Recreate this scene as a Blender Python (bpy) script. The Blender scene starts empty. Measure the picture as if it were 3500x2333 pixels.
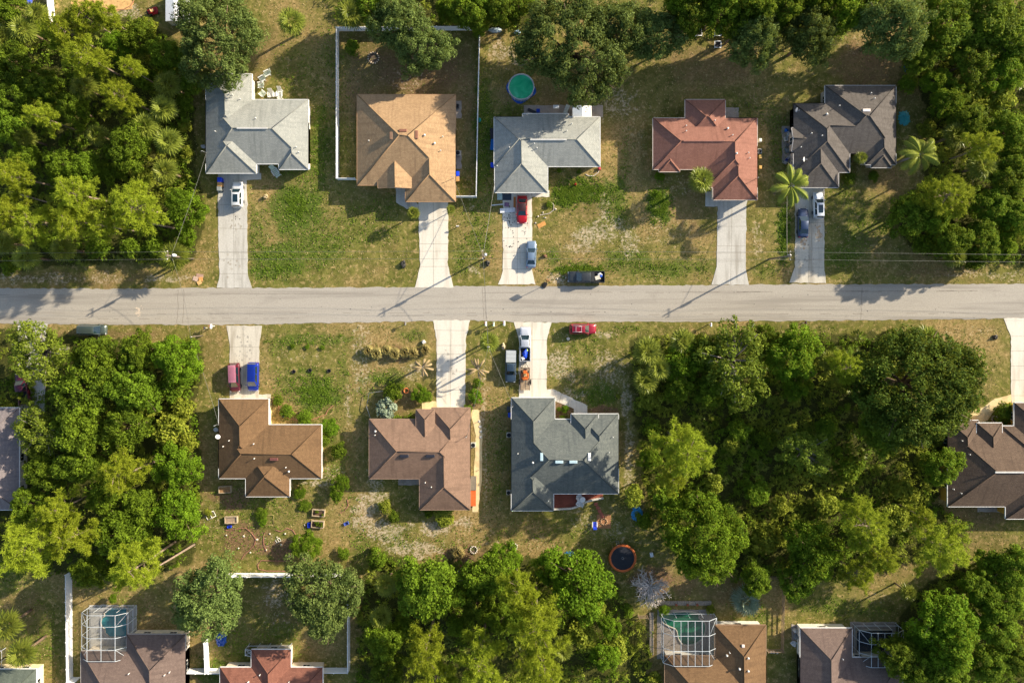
EXPOSURE = 1.0
SUN_STRENGTH = 4.8
SKY_STRENGTH = 0.112
GC = dict(dry0=(116, 96, 55), dry1=(165, 141, 92), olive0=(84, 86, 34), olive1=(120, 116, 56), green0=(54, 76, 20), green1=(86, 106, 34),
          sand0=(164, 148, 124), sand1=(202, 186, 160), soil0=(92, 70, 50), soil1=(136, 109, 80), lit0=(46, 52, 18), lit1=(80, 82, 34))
LC = dict(broad0=(42, 64, 12), broad1=(122, 146, 36), oak0=(46, 66, 24), oak1=(120, 136, 70), pine0=(92, 112, 22), pine1=(166, 176, 50), palm0=(56, 76, 20), palm1=(152, 158, 64),
          yel0=(80, 96, 20), yel1=(158, 164, 58), olv_0=(72, 92, 24), olv_1=(130, 144, 48), deep0=(36, 58, 14), deep1=(106, 130, 42), lime0=(50, 78, 12), lime1=(124, 154, 34), lawn0=(72, 98, 22), lawn1=(124, 146, 48), dryb0=(110, 96, 56), dryb1=(180, 162, 114), olv0=(74, 82, 30), olv1=(118, 122, 56))
import bpy, math, random
import numpy as np
from mathutils import Vector, Matrix

R = math.radians
H = 120.0            # camera height in metres
S = 19.35            # survey units per metre on the ground
NX, NY = 1750.0, 1020.0   # survey point right below the camera
D = 1.4881           # second survey grid used for small things
rnd = random.Random(7)
sc = bpy.context.scene
col = sc.collection


def P(px, py, z=0.0):
    k = (1 - z / H) / S
    return ((px - NX) * k, (NY - py) * k)


def PD(dx, dy, z=0.0):
    return P(dx * D, dy * D, z)


def lin(r, g, b):
    def f(c):
        c /= 255.0
        return c / 12.92 if c <= 0.04045 else ((c + 0.055) / 1.055) ** 2.4
    return (f(r), f(g), f(b), 1.0)


# ------------------------------------------------------------------ objects
def tag(o, label=None, cat=None, group=None, kind=None):
    if label: o['label'] = label
    if cat: o['category'] = cat
    if group: o['group'] = group
    if kind: o['kind'] = kind
    return o


def empty(name, x, y, z=0.0, rz=0.0, label=None, cat=None, group=None):
    o = bpy.data.objects.new(name, None)
    o.empty_display_size = 0.3
    o.location = (x, y, z)
    o.rotation_euler = (0, 0, rz)
    col.objects.link(o)
    return tag(o, label, cat, group)


class MB:
    """collects shapes into one mesh"""
    def __init__(s):
        s.v = []; s.f = []; s.m = []; s.s = []; s.uv = {}

    def add(s, verts, faces, m=0, smooth=False):
        b = len(s.v)
        s.v.extend([tuple(p) for p in verts])
        for f in faces:
            s.f.append([i + b for i in f]); s.m.append(m); s.s.append(smooth)
        return s

    def box(s, cx, cy, cz, sx, sy, sz, rz=0.0, m=0, tx=1.0, ty=1.0, rx=0.0, ry=0.0):
        hx, hy, hz = sx / 2, sy / 2, sz / 2
        pts = [(-hx, -hy, -hz), (hx, -hy, -hz), (hx, hy, -hz), (-hx, hy, -hz),
               (-hx * tx, -hy * ty, hz), (hx * tx, -hy * ty, hz), (hx * tx, hy * ty, hz), (-hx * tx, hy * ty, hz)]
        M = Matrix.Translation((cx, cy, cz)) @ Matrix.Rotation(rz, 4, 'Z') @ Matrix.Rotation(ry, 4, 'Y') @ Matrix.Rotation(rx, 4, 'X')
        return s.add([M @ Vector(p) for p in pts],
                     [(0, 3, 2, 1), (4, 5, 6, 7), (0, 1, 5, 4), (1, 2, 6, 5), (2, 3, 7, 6), (3, 0, 4, 7)], m)

    def rbox(s, cx, cy, cz, sx, sy, sz, rz=0.0, m=0, b=0.02):
        """box with chamfered edges"""
        hx, hy, hz = sx / 2, sy / 2, sz / 2
        b = min(b, hx * .8, hy * .8, hz * .8)
        def ring(x, y, z):
            c = b if True else 0
            return [(-x + c, -y, z), (x - c, -y, z), (x, -y + c, z), (x, y - c, z), (x - c, y, z), (-x + c, y, z), (-x, y - c, z), (-x, -y + c, z)]
        rings = [ring(hx - b, hy - b, -hz), ring(hx, hy, -hz + b), ring(hx, hy, hz - b), ring(hx - b, hy - b, hz)]
        M = Matrix.Translation((cx, cy, cz)) @ Matrix.Rotation(rz, 4, 'Z')
        vs = [M @ Vector(p) for r_ in rings for p in r_]
        fs = [tuple(reversed(range(8))), tuple(range(24, 32))]
        for k in range(3):
            for i in range(8):
                j = (i + 1) % 8
                fs.append((k * 8 + i, k * 8 + j, k * 8 + 8 + j, k * 8 + 8 + i))
        return s.add(vs, fs, m)

    def tube(s, pts, rad, n=6, m=0, caps=True, smooth=True):
        pts = [Vector(p) for p in pts]
        if not isinstance(rad, (list, tuple)): rad = [rad] * len(pts)
        vs = []; fs = []
        up = Vector((0.31, 0.17, 0.93))
        for i, p in enumerate(pts):
            d = (pts[min(i + 1, len(pts) - 1)] - pts[max(i - 1, 0)])
            if d.length < 1e-9: d = Vector((0, 0, 1))
            d.normalize()
            u = d.cross(up)
            if u.length < 1e-3: u = d.cross(Vector((1, 0, 0)))
            u.normalize(); w = d.cross(u)
            for k in range(n):
                a = 2 * math.pi * k / n
                vs.append(p + (u * math.cos(a) + w * math.sin(a)) * rad[i])
        for i in range(len(pts) - 1):
            for k in range(n):
                j = (k + 1) % n
                fs.append((i * n + k, i * n + j, (i + 1) * n + j, (i + 1) * n + k))
        s.add(vs, fs, m, smooth)
        if caps:
            b = len(s.v) - len(vs)
            s.f.append([b + k for k in reversed(range(n))]); s.m.append(m); s.s.append(False)
            e = b + (len(pts) - 1) * n
            s.f.append([e + k for k in range(n)]); s.m.append(m); s.s.append(False)
        return s

    def cyl(s, x, y, z0, z1, r0, r1=None, n=12, m=0, smooth=True):
        return s.lathe([(r0, z0), (r0 if r1 is None else r1, z1)], x, y, n, m, True, smooth)

    def lathe(s, prof, x=0, y=0, n=16, m=0, caps=True, smooth=True):
        vs = []; fs = []
        for r_, z in prof:
            for k in range(n):
                a = 2 * math.pi * k / n
                vs.append((x + r_ * math.cos(a), y + r_ * math.sin(a), z))
        for i in range(len(prof) - 1):
            for k in range(n):
                j = (k + 1) % n
                fs.append((i * n + k, i * n + j, (i + 1) * n + j, (i + 1) * n + k))
        s.add(vs, fs, m, smooth)
        if caps:
            b = len(s.v) - len(vs); e = b + (len(prof) - 1) * n
            s.f.append([b + k for k in reversed(range(n))]); s.m.append(m); s.s.append(False)
            s.f.append([e + k for k in range(n)]); s.m.append(m); s.s.append(False)
        return s

    def prism(s, pts, z0, z1, m=0, side=None):
        a = sum(pts[i][0] * pts[(i + 1) % len(pts)][1] - pts[(i + 1) % len(pts)][0] * pts[i][1] for i in range(len(pts)))
        if a < 0: pts = pts[::-1]
        n = len(pts)
        vs = [(p[0], p[1], z0) for p in pts] + [(p[0], p[1], z1) for p in pts]
        s.add(vs, [tuple(range(n, 2 * n))], m)
        b = len(s.v) - 2 * n
        for i in range(n):
            j = (i + 1) % n
            s.f.append([b + i, b + j, b + n + j, b + n + i]); s.m.append(m if side is None else side); s.s.append(False)
        return s

    def ball(s, x, y, z, rx, ry=None, rz=None, n=10, m=0, jit=0.0, rg=None):
        ry = rx if ry is None else ry; rz = rx if rz is None else rz
        rows = max(4, n // 2)
        vs = [(x, y, z - rz)]
        for i in range(1, rows):
            t = math.pi * i / rows
            for k in range(n):
                a = 2 * math.pi * k / n
                q = 1 + (rg.uniform(-jit, jit) if rg else 0)
                vs.append((x + rx * q * math.sin(t) * math.cos(a), y + ry * q * math.sin(t) * math.sin(a), z - rz * q * math.cos(t)))
        vs.append((x, y, z + rz))
        fs = []
        for k in range(n): fs.append((0, 1 + (k + 1) % n, 1 + k))
        for i in range(rows - 2):
            for k in range(n):
                j = (k + 1) % n
                fs.append((1 + i * n + k, 1 + i * n + j, 1 + (i + 1) * n + j, 1 + (i + 1) * n + k))
        e = len(vs) - 1; o = 1 + (rows - 2) * n
        for k in range(n): fs.append((e, o + k, o + (k + 1) % n))
        return s.add(vs, fs, m, True)

    def mesh(s, name, mats):
        me = bpy.data.meshes.new(name)
        me.from_pydata(s.v, [], s.f)
        me.polygons.foreach_set('material_index', s.m)
        me.polygons.foreach_set('use_smooth', s.s)
        for m in (mats if isinstance(mats, (list, tuple)) else [mats]): me.materials.append(m)
        if s.uv:
            l = me.uv_layers.new(name='UVMap')
            for fi, uvs in s.uv.items():
                p = me.polygons[fi]
                for k, li in enumerate(p.loop_indices): l.data[li].uv = uvs[k]
        me.update()
        return me

    def build(s, name, mats, parent=None, loc=(0, 0, 0), rz=0.0):
        o = bpy.data.objects.new(name, s.mesh(name, mats))
        o.location = loc; o.rotation_euler = (0, 0, rz)
        col.objects.link(o)
        if parent is not None: o.parent = parent
        return o


def inst(name, me, parent=None, loc=(0, 0, 0), rz=0.0, scale=None):
    o = bpy.data.objects.new(name, me)
    o.location = loc; o.rotation_euler = (0, 0, rz)
    if scale is not None: o.scale = scale
    col.objects.link(o)
    if parent is not None: o.parent = parent
    return o


def copy_tree(o, parent=None):
    c = o.copy(); col.objects.link(c)
    if parent is not None: c.parent = parent
    for ch in [q for q in bpy.data.objects if q.parent == o]:
        copy_tree(ch, c)
    return c


def np_mesh(name, V, F, mats, tint=None, mi=None, smooth=False):
    me = bpy.data.meshes.new(name)
    V = np.asarray(V, dtype=np.float32); F = np.asarray(F, dtype=np.int32)
    n, k = F.shape
    me.vertices.add(len(V)); me.vertices.foreach_set('co', V.ravel())
    me.loops.add(n * k); me.loops.foreach_set('vertex_index', F.ravel())
    me.polygons.add(n); me.polygons.foreach_set('loop_start', np.arange(0, n * k, k, dtype=np.int32))
    for m in (mats if isinstance(mats, (list, tuple)) else [mats]): me.materials.append(m)
    if mi is not None: me.polygons.foreach_set('material_index', np.asarray(mi, dtype=np.int32))
    if smooth: me.polygons.foreach_set('use_smooth', np.ones(n, dtype=bool))
    if tint is not None:
        a = me.attributes.new('tint', 'FLOAT', 'FACE')
        a.data.foreach_set('value', np.asarray(tint, dtype=np.float32))
    me.update(calc_edges=True)
    me.validate()
    return me


# ------------------------------------------------------------------ materials
_mats = {}


def nodes_of(name):
    m = bpy.data.materials.new(name); m.use_nodes = True
    nt = m.node_tree
    return m, nt, nt.nodes, nt.links, nt.nodes['Principled BSDF']


def mixc(nt, fac, a, b, mode='MIX'):
    n = nt.nodes.new('ShaderNodeMix'); n.data_type = 'RGBA'; n.blend_type = mode
    for sock, val in ((n.inputs[0], fac), (n.inputs[6], a), (n.inputs[7], b)):
        if isinstance(val, (int, float)): sock.default_value = val
        elif isinstance(val, tuple): sock.default_value = val
        else: nt.links.new(val, sock)
    return n.outputs[2]


def noise(nt, scale, detail=4, rough=.6, vec=None, dist=0.0):
    n = nt.nodes.new('ShaderNodeTexNoise')
    n.inputs['Scale'].default_value = scale; n.inputs['Detail'].default_value = detail
    n.inputs['Roughness'].default_value = rough; n.inputs['Distortion'].default_value = dist
    if vec is not None: nt.links.new(vec, n.inputs['Vector'])
    return n.outputs['Fac']


def ramp(nt, fac, lo, hi):
    n = nt.nodes.new('ShaderNodeMapRange'); n.interpolation_type = 'SMOOTHSTEP'
    n.inputs[1].default_value = lo; n.inputs[2].default_value = hi
    nt.links.new(fac, n.inputs[0])
    return n.outputs[0]


def math_(nt, op, a, b=None):
    n = nt.nodes.new('ShaderNodeMath'); n.operation = op
    for i, v in enumerate((a, b)):
        if v is None: continue
        if isinstance(v, (int, float)): n.inputs[i].default_value = v
        else: nt.links.new(v, n.inputs[i])
    return n.outputs[0]


def wpos(nt):
    return nt.nodes.new('ShaderNodeNewGeometry').outputs['Position']


def opos(nt):
    return nt.nodes.new('ShaderNodeTexCoord').outputs['Object']


def mat(name, rgb, rough=.7, var=.18, scale=3.0, metal=0.0, spec=.4, bump=0.0, coat=0.0):
    """plain surface of one colour with some wear in it"""
    if name in _mats: return _mats[name]
    m, nt, N, L, b = nodes_of(name)
    c = lin(*rgb)
    v = opos(nt)
    n1 = noise(nt, scale, 5, .65, v)
    dark = tuple(x * (1 - var) for x in c[:3]) + (1,)
    light = tuple(min(1, x * (1 + var)) for x in c[:3]) + (1,)
    L.new(mixc(nt, ramp(nt, n1, .3, .7), dark, light), b.inputs['Base Color'])
    b.inputs['Roughness'].default_value = rough
    b.inputs['Metallic'].default_value = metal
    b.inputs['Specular IOR Level'].default_value = spec
    if coat: b.inputs['Coat Weight'].default_value = coat; b.inputs['Coat Roughness'].default_value = .08
    if bump:
        bp = N.new('ShaderNodeBump'); bp.inputs['Strength'].default_value = bump; bp.inputs['Distance'].default_value = .03
        L.new(n1, bp.inputs['Height']); L.new(bp.outputs[0], b.inputs['Normal'])
    _mats[name] = m
    return m


def leaf_mat(name, dark, light, trans=.3, hue=.5, rough=.75):
    if name in _mats: return _mats[name]
    m, nt, N, L, b = nodes_of(name)
    at = N.new('ShaderNodeAttribute'); at.attribute_name = 'tint'
    oi = N.new('ShaderNodeObjectInfo')
    f = math_(nt, 'ADD', math_(nt, 'MULTIPLY', at.outputs['Fac'], .75), math_(nt, 'MULTIPLY', oi.outputs['Random'], .35))
    c = mixc(nt, f, lin(*dark), lin(*light))
    hs = N.new('ShaderNodeHueSaturation')
    L.new(math_(nt, 'ADD', .5 - .02 * hue, math_(nt, 'MULTIPLY', oi.outputs['Random'], .04 * hue)), hs.inputs['Hue'])
    hs.inputs['Saturation'].default_value = 1.0
    L.new(c, hs.inputs['Color'])
    L.new(hs.outputs[0], b.inputs['Base Color'])
    b.inputs['Roughness'].default_value = rough
    b.inputs['Specular IOR Level'].default_value = .12
    tr = N.new('ShaderNodeBsdfTranslucent'); L.new(mixc(nt, .35, hs.outputs[0], (.55, .6, .08, 1)), tr.inputs['Color'])
    mx = N.new('ShaderNodeMixShader'); mx.inputs[0].default_value = trans
    L.new(b.outputs[0], mx.inputs[1]); L.new(tr.outputs[0], mx.inputs[2])
    L.new(mx.outputs[0], N['Material Output'].inputs['Surface'])
    _mats[name] = m
    return m
# ------------------------------------------------------------------ light, sky, camera
SUN_EL, SUN_AZ = R(23.5), math.atan2(.472, .882)      # from the +x axis towards +y
w = bpy.data.worlds.new('World'); sc.world = w; w.use_nodes = True
wn = w.node_tree
sky = wn.nodes.new('ShaderNodeTexSky'); sky.sky_type = 'NISHITA'; sky.sun_disc = False
sky.sun_elevation = SUN_EL; sky.sun_rotation = math.pi / 2 - SUN_AZ
sky.air_density = 1.0; sky.dust_density = 1.5; sky.ozone_density = 1.0
wn.links.new(sky.outputs[0], wn.nodes['Background'].inputs[0])
wn.nodes['Background'].inputs[1].default_value = SKY_STRENGTH
ld = bpy.data.lights.new('sun', 'SUN'); ld.energy = SUN_STRENGTH; ld.angle = R(.6); ld.color = (1.0, .885, .71)
lo = bpy.data.objects.new('sun', ld); col.objects.link(lo)
sd = Vector((math.cos(SUN_EL) * math.cos(SUN_AZ), math.cos(SUN_EL) * math.sin(SUN_AZ), math.sin(SUN_EL)))
lo.rotation_euler = sd.to_track_quat('Z', 'Y').to_euler(); lo.location = (60, 40, 60)
cd = bpy.data.cameras.new('camera'); cam = bpy.data.objects.new('camera', cd); col.objects.link(cam)
cam.location = (0, 0, H); cam.rotation_euler = (0, 0, 0)
cd.sensor_width = 36; cd.lens = 36 * H / (3500 / S); cd.clip_end = 2000; cd.clip_start = 1
cd.shift_y = -(1166.5 - NY) / 3500.0
sc.camera = cam
sc.view_settings.view_transform = 'Standard'; sc.view_settings.look = 'None'
sc.view_settings.exposure = EXPOSURE; sc.view_settings.gamma = 1

# ------------------------------------------------------------------ ground colour plan: what grows or lies where
# woods (second grid), leaf litter and undergrowth
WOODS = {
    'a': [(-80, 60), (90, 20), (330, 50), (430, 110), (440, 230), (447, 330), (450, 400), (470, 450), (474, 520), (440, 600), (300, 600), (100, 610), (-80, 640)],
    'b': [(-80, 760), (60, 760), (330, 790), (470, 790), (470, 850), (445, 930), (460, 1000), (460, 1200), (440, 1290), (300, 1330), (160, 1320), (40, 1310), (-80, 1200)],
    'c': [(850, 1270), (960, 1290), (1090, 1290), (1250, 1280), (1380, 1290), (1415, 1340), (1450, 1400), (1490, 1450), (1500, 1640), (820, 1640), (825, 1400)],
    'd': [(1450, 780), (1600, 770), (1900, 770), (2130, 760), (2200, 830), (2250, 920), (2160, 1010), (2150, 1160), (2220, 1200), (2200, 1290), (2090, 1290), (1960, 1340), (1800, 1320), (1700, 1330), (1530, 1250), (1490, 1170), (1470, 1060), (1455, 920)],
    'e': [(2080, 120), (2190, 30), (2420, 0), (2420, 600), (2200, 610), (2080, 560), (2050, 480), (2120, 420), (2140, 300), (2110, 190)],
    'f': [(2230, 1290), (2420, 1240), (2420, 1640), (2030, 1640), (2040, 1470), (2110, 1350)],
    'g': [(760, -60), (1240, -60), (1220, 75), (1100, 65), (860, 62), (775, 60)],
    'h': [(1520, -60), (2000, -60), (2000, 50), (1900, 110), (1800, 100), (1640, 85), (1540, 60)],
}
# colour patches: x, y, rx, ry, kind, strength
PATCH = [
    # lawns
    (680, 480, 70, 70, 'g', .75), (640, 600, 70, 50, 'g', .7), (740, 560, 60, 60, 'g', .55), (690, 380, 60, 50, 'g', .5), (735, 330, 25, 120, 'g', .6),
    (590, 560, 30, 90, 'g', .5), (680, 470, 22, 32, 'g', 1.0), (620, 620, 60, 20, 'g', .7), (800, 500, 70, 40, 'g', .35), (870, 480, 50, 40, 'g', .4),
    (850, 540, 80, 25, 'g', .35), (1110, 300, 20, 160, 'g', .7), (1180, 260, 60, 30, 'g', .4), (1340, 440, 60, 28, 'g', .8), (1410, 460, 30, 60, 'g', .7),
    (1300, 450, 30, 25, 'g', .8), (1330, 620, 60, 15, 'g', .8), (1440, 600, 70, 30, 'g', .55), (1520, 620, 80, 18, 'g', .6), (1270, 590, 20, 20, 'g', .6),
    (1515, 470, 25, 40, 'g', .9), (1435, 400, 16, 110, 'g', .4), (1600, 610, 60, 20, 'g', .5), (1800, 530, 12, 70, 'g', .9), (1765, 620, 40, 20, 'g', .4),
    (1980, 520, 60, 70, 'g', .45), (1940, 590, 50, 25, 'g', .55), (1940, 440, 30, 30, 'g', .4), (1790, 330, 30, 100, 'g', .5), (1740, 250, 50, 40, 'g', .3),
    (1100, 480, 45, 90, 'g', .45), (1100, 560, 35, 40, 'g', .55), (1060, 600, 20, 40, 'g', .4),
    (720, 780, 110, 14, 'g', .6), (640, 790, 40, 20, 'g', .4), (700, 880, 70, 40, 'g', .45), (730, 905, 45, 35, 'g', .8), (660, 890, 40, 50, 'g', .4),
    (790, 870, 12, 90, 'g', .4), (950, 770, 40, 12, 'g', .5), (880, 870, 60, 22, 'g', .6), (840, 900, 30, 14, 'g', .5), (1140, 1000, 40, 100, 'g', .3), (1130, 1120, 30, 80, 'g', .3),
    (1340, 780, 70, 20, 'g', .35), (1370, 910, 50, 28, 'g', .7), (1440, 750, 60, 10, 'g', .35), (1320, 870, 60, 30, 'g', .3), (1350, 810, 50, 20, 'g', .25),
    (900, 1240, 80, 30, 'g', .3), (1050, 1250, 120, 25, 'g', .25), (1230, 1220, 150, 40, 'g', .25), (810, 1140, 20, 110, 'g', .35), (830, 1260, 20, 60, 'g', .4),
    (2210, 870, 25, 16, 'g', .8), (2230, 800, 25, 20, 'g', .3), (2190, 840, 50, 60, 'g', .3), (2130, 1360, 60, 30, 'g', .3), (1900, 1390, 80, 25, 'g', .5), (2000, 1400, 60, 22, 'g', .4),
    (1850, 745, 200, 12, 'g', .25), (1700, 1480, 30, 80, 'g', .5), (1740, 1410, 30, 40, 'g', .5), (640, 1480, 60, 60, 'g', .4), (560, 1480, 80, 60, 'g', .4), (490, 1540, 40, 40, 'g', .6),
    (100, 1480, 60, 90, 'g', .3), (20, 1300, 40, 60, 'g', .5), (300, 1400, 40, 40, 'g', .3), (600, 1150, 150, 60, 'g', .3), (560, 1230, 120, 50, 'g', .25), (770, 1050, 25, 100, 'g', .5),
    (30, 800, 30, 60, 'g', .5), (780, 260, 26, 180, 'g', .3), (690, 170, 60, 80, 'g', .25), (760, 130, 30, 100, 'g', .3), (330, 50, 60, 25, 'g', .3),
    # pale sandy thin turf
    (1360, 540, 50, 24, 's', .7), (1400, 520, 40, 30, 's', .6), (1330, 570, 50, 16, 's', .55), (1445, 560, 20, 50, 's', .6), (1280, 640, 24, 12, 's', .7), (1260, 700, 10, 8, 's', .3),
    (1390, 480, 14, 40, 's', .5), (1530, 530, 60, 40, 's', .35), (1420, 240, 50, 40, 's', .55), (1380, 230, 30, 30, 's', .5), (1480, 300, 60, 60, 's', .3), (1160, 120, 50, 30, 's', .6),
    (930, 190, 60, 30, 's', .4), (950, 160, 40, 30, 's', .3), (1090, 620, 24, 16, 's', .6), (1085, 460, 6, 50, 's', .6), (1290, 840, 40, 40, 's', .65), (1310, 910, 36, 20, 's', .65), (1400, 850, 50, 50, 's', .55),
    (1440, 920, 14, 60, 's', .7), (1445, 1050, 12, 110, 's', .65), (830, 800, 22, 130, 's', .5), (860, 1080, 22, 60, 's', .7), (860, 1150, 40, 30, 's', .7), (840, 1190, 30, 40, 's', .75), (890, 1220, 60, 26, 's', .7), (950, 1260, 80, 22, 's', .75),
    (1000, 1215, 40, 18, 's', .85), (1065, 1200, 30, 16, 's', .7), (1110, 960, 8, 60, 's', .6), (1115, 1100, 8, 90, 's', .5), (1350, 1200, 60, 30, 's', .45), (1420, 1220, 30, 30, 's', .45), (1240, 1250, 60, 20, 's', .35), (1100, 1240, 60, 20, 's', .35),
    (700, 820, 80, 16, 's', .35), (800, 930, 8, 70, 's', .6), (770, 1090, 40, 20, 's', .5), (735, 1110, 40, 8, 's', .7), (1390, 770, 25, 10, 's', .6), (960, 850, 30, 24, 's', .55), (1100, 880, 26, 26, 's', .6),
    (630, 1370, 36, 40, 's', .6), (640, 1430, 40, 40, 's', .35), (660, 1510, 60, 20, 's', .4), (2230, 760, 80, 14, 's', .35), (2140, 780, 40, 16, 's', .3), (2020, 1370, 30, 20, 's', .4), (2000, 1300, 40, 30, 's', .35),
    (100, 640, 120, 14, 's', .6), (380, 640, 60, 12, 's', .65), (240, 640, 60, 14, 's', .45), (2260, 630, 120, 10, 's', .5), (1590, 300, 60, 60, 's', .25), (1560, 430, 60, 30, 's', .4), (1740, 550, 12, 60, 's', .5),
    (240, 15, 60, 22, 's', 1.0), (290, 30, 30, 20, 's', .7), (1960, 100, 40, 30, 's', .3), (1290, 780, 30, 40, 's', .3), (2340, 640, 60, 16, 's', .4),
    (480, 1190, 40, 40, 's', .35), (640, 1240, 60, 20, 's', .35), (740, 1230, 40, 20, 's', .3), (520, 200, 40, 40, 's', .2),
    # bare brown soil and mulch
    (960, 160, 130, 80, 'b', .7), (850, 180, 60, 130, 'b', .55), (1070, 200, 30, 120, 'b', .5), (1180, 170, 50, 70, 'b', .35), (1300, 230, 80, 40, 'b', .5), (530, 1140, 60, 20, 'b', .7), (530, 1160, 30, 14, 'b', .8),
    (560, 1240, 60, 40, 'b', .75), (650, 1260, 70, 26, 'b', .9), (620, 1200, 60, 26, 'b', .35), (1060, 1270, 60, 20, 'b', .8), (1060, 1300, 60, 20, 'b', .7), (920, 920, 60, 26, 'b', .55), (910, 812, 80, 18, 'b', .7),
    (1090, 920, 16, 40, 'b', .6), (1295, 935, 26, 26, 'b', 1.0), (1380, 942, 40, 10, 'b', 1.0), (1500, 200, 130, 80, 'b', .35), (1620, 150, 120, 60, 'b', .5), (1980, 150, 80, 60, 'b', .6), (2050, 230, 30, 60, 'b', .5), (1400, 450, 40, 20, 'b', .3),
    (1370, 480, 50, 30, 'b', .45), (1590, 480, 60, 50, 'b', .5), (1640, 400, 80, 20, 'b', .5), (1500, 380, 40, 40, 'b', .4), (600, 110, 60, 60, 'b', .45), (590, 180, 24, 20, 'b', .5), (690, 230, 60, 60, 'b', .3),
    (250, 770, 140, 14, 'b', .55), (490, 820, 24, 80, 'b', .4), (860, 455, 60, 60, 'b', .35), (1500, 1330, 60, 40, 'b', .8), (1560, 1340, 40, 30, 'b', .6), (1660, 1350, 80, 30, 'b', .5), (2240, 1180, 100, 40, 'b', .6), (2260, 1240, 90, 40, 'b', .45),
    (2050, 1300, 60, 40, 'b', .4), (1900, 1390, 40, 40, 'b', .2), (50, 1400, 60, 60, 'b', .5), (480, 300, 8, 130, 'b', .5), (470, 1080, 16, 100, 'b', .4), (650, 1380, 70, 60, 'b', .5), (1900, 740, 100, 12, 'b', .35), (1750, 750, 100, 10, 'b', .35),
    (2050, 420, 40, 40, 'b', .5), (2010, 560, 60, 30, 'b', .35), (1290, 905, 16, 10, 'b', .4), (840, 1130, 20, 40, 'b', .2), (1470, 1130, 30, 40, 'b', .4), (200, 640, 200, 24, 'b', .5), (2150, 625, 120, 14, 'b', .5), (160, 690, 60, 4, 'b', .2),
]


def inpoly(X, Y, poly):
    ins = np.zeros(X.shape, bool)
    n = len(poly)
    for i in range(n):
        x0, y0 = poly[i]; x1, y1 = poly[(i + 1) % n]
        if y0 == y1: continue
        c = ((y0 > Y) != (y1 > Y)) & (X < (x1 - x0) * (Y - y0) / (y1 - y0) + x0)
        ins ^= c
    return ins


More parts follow.
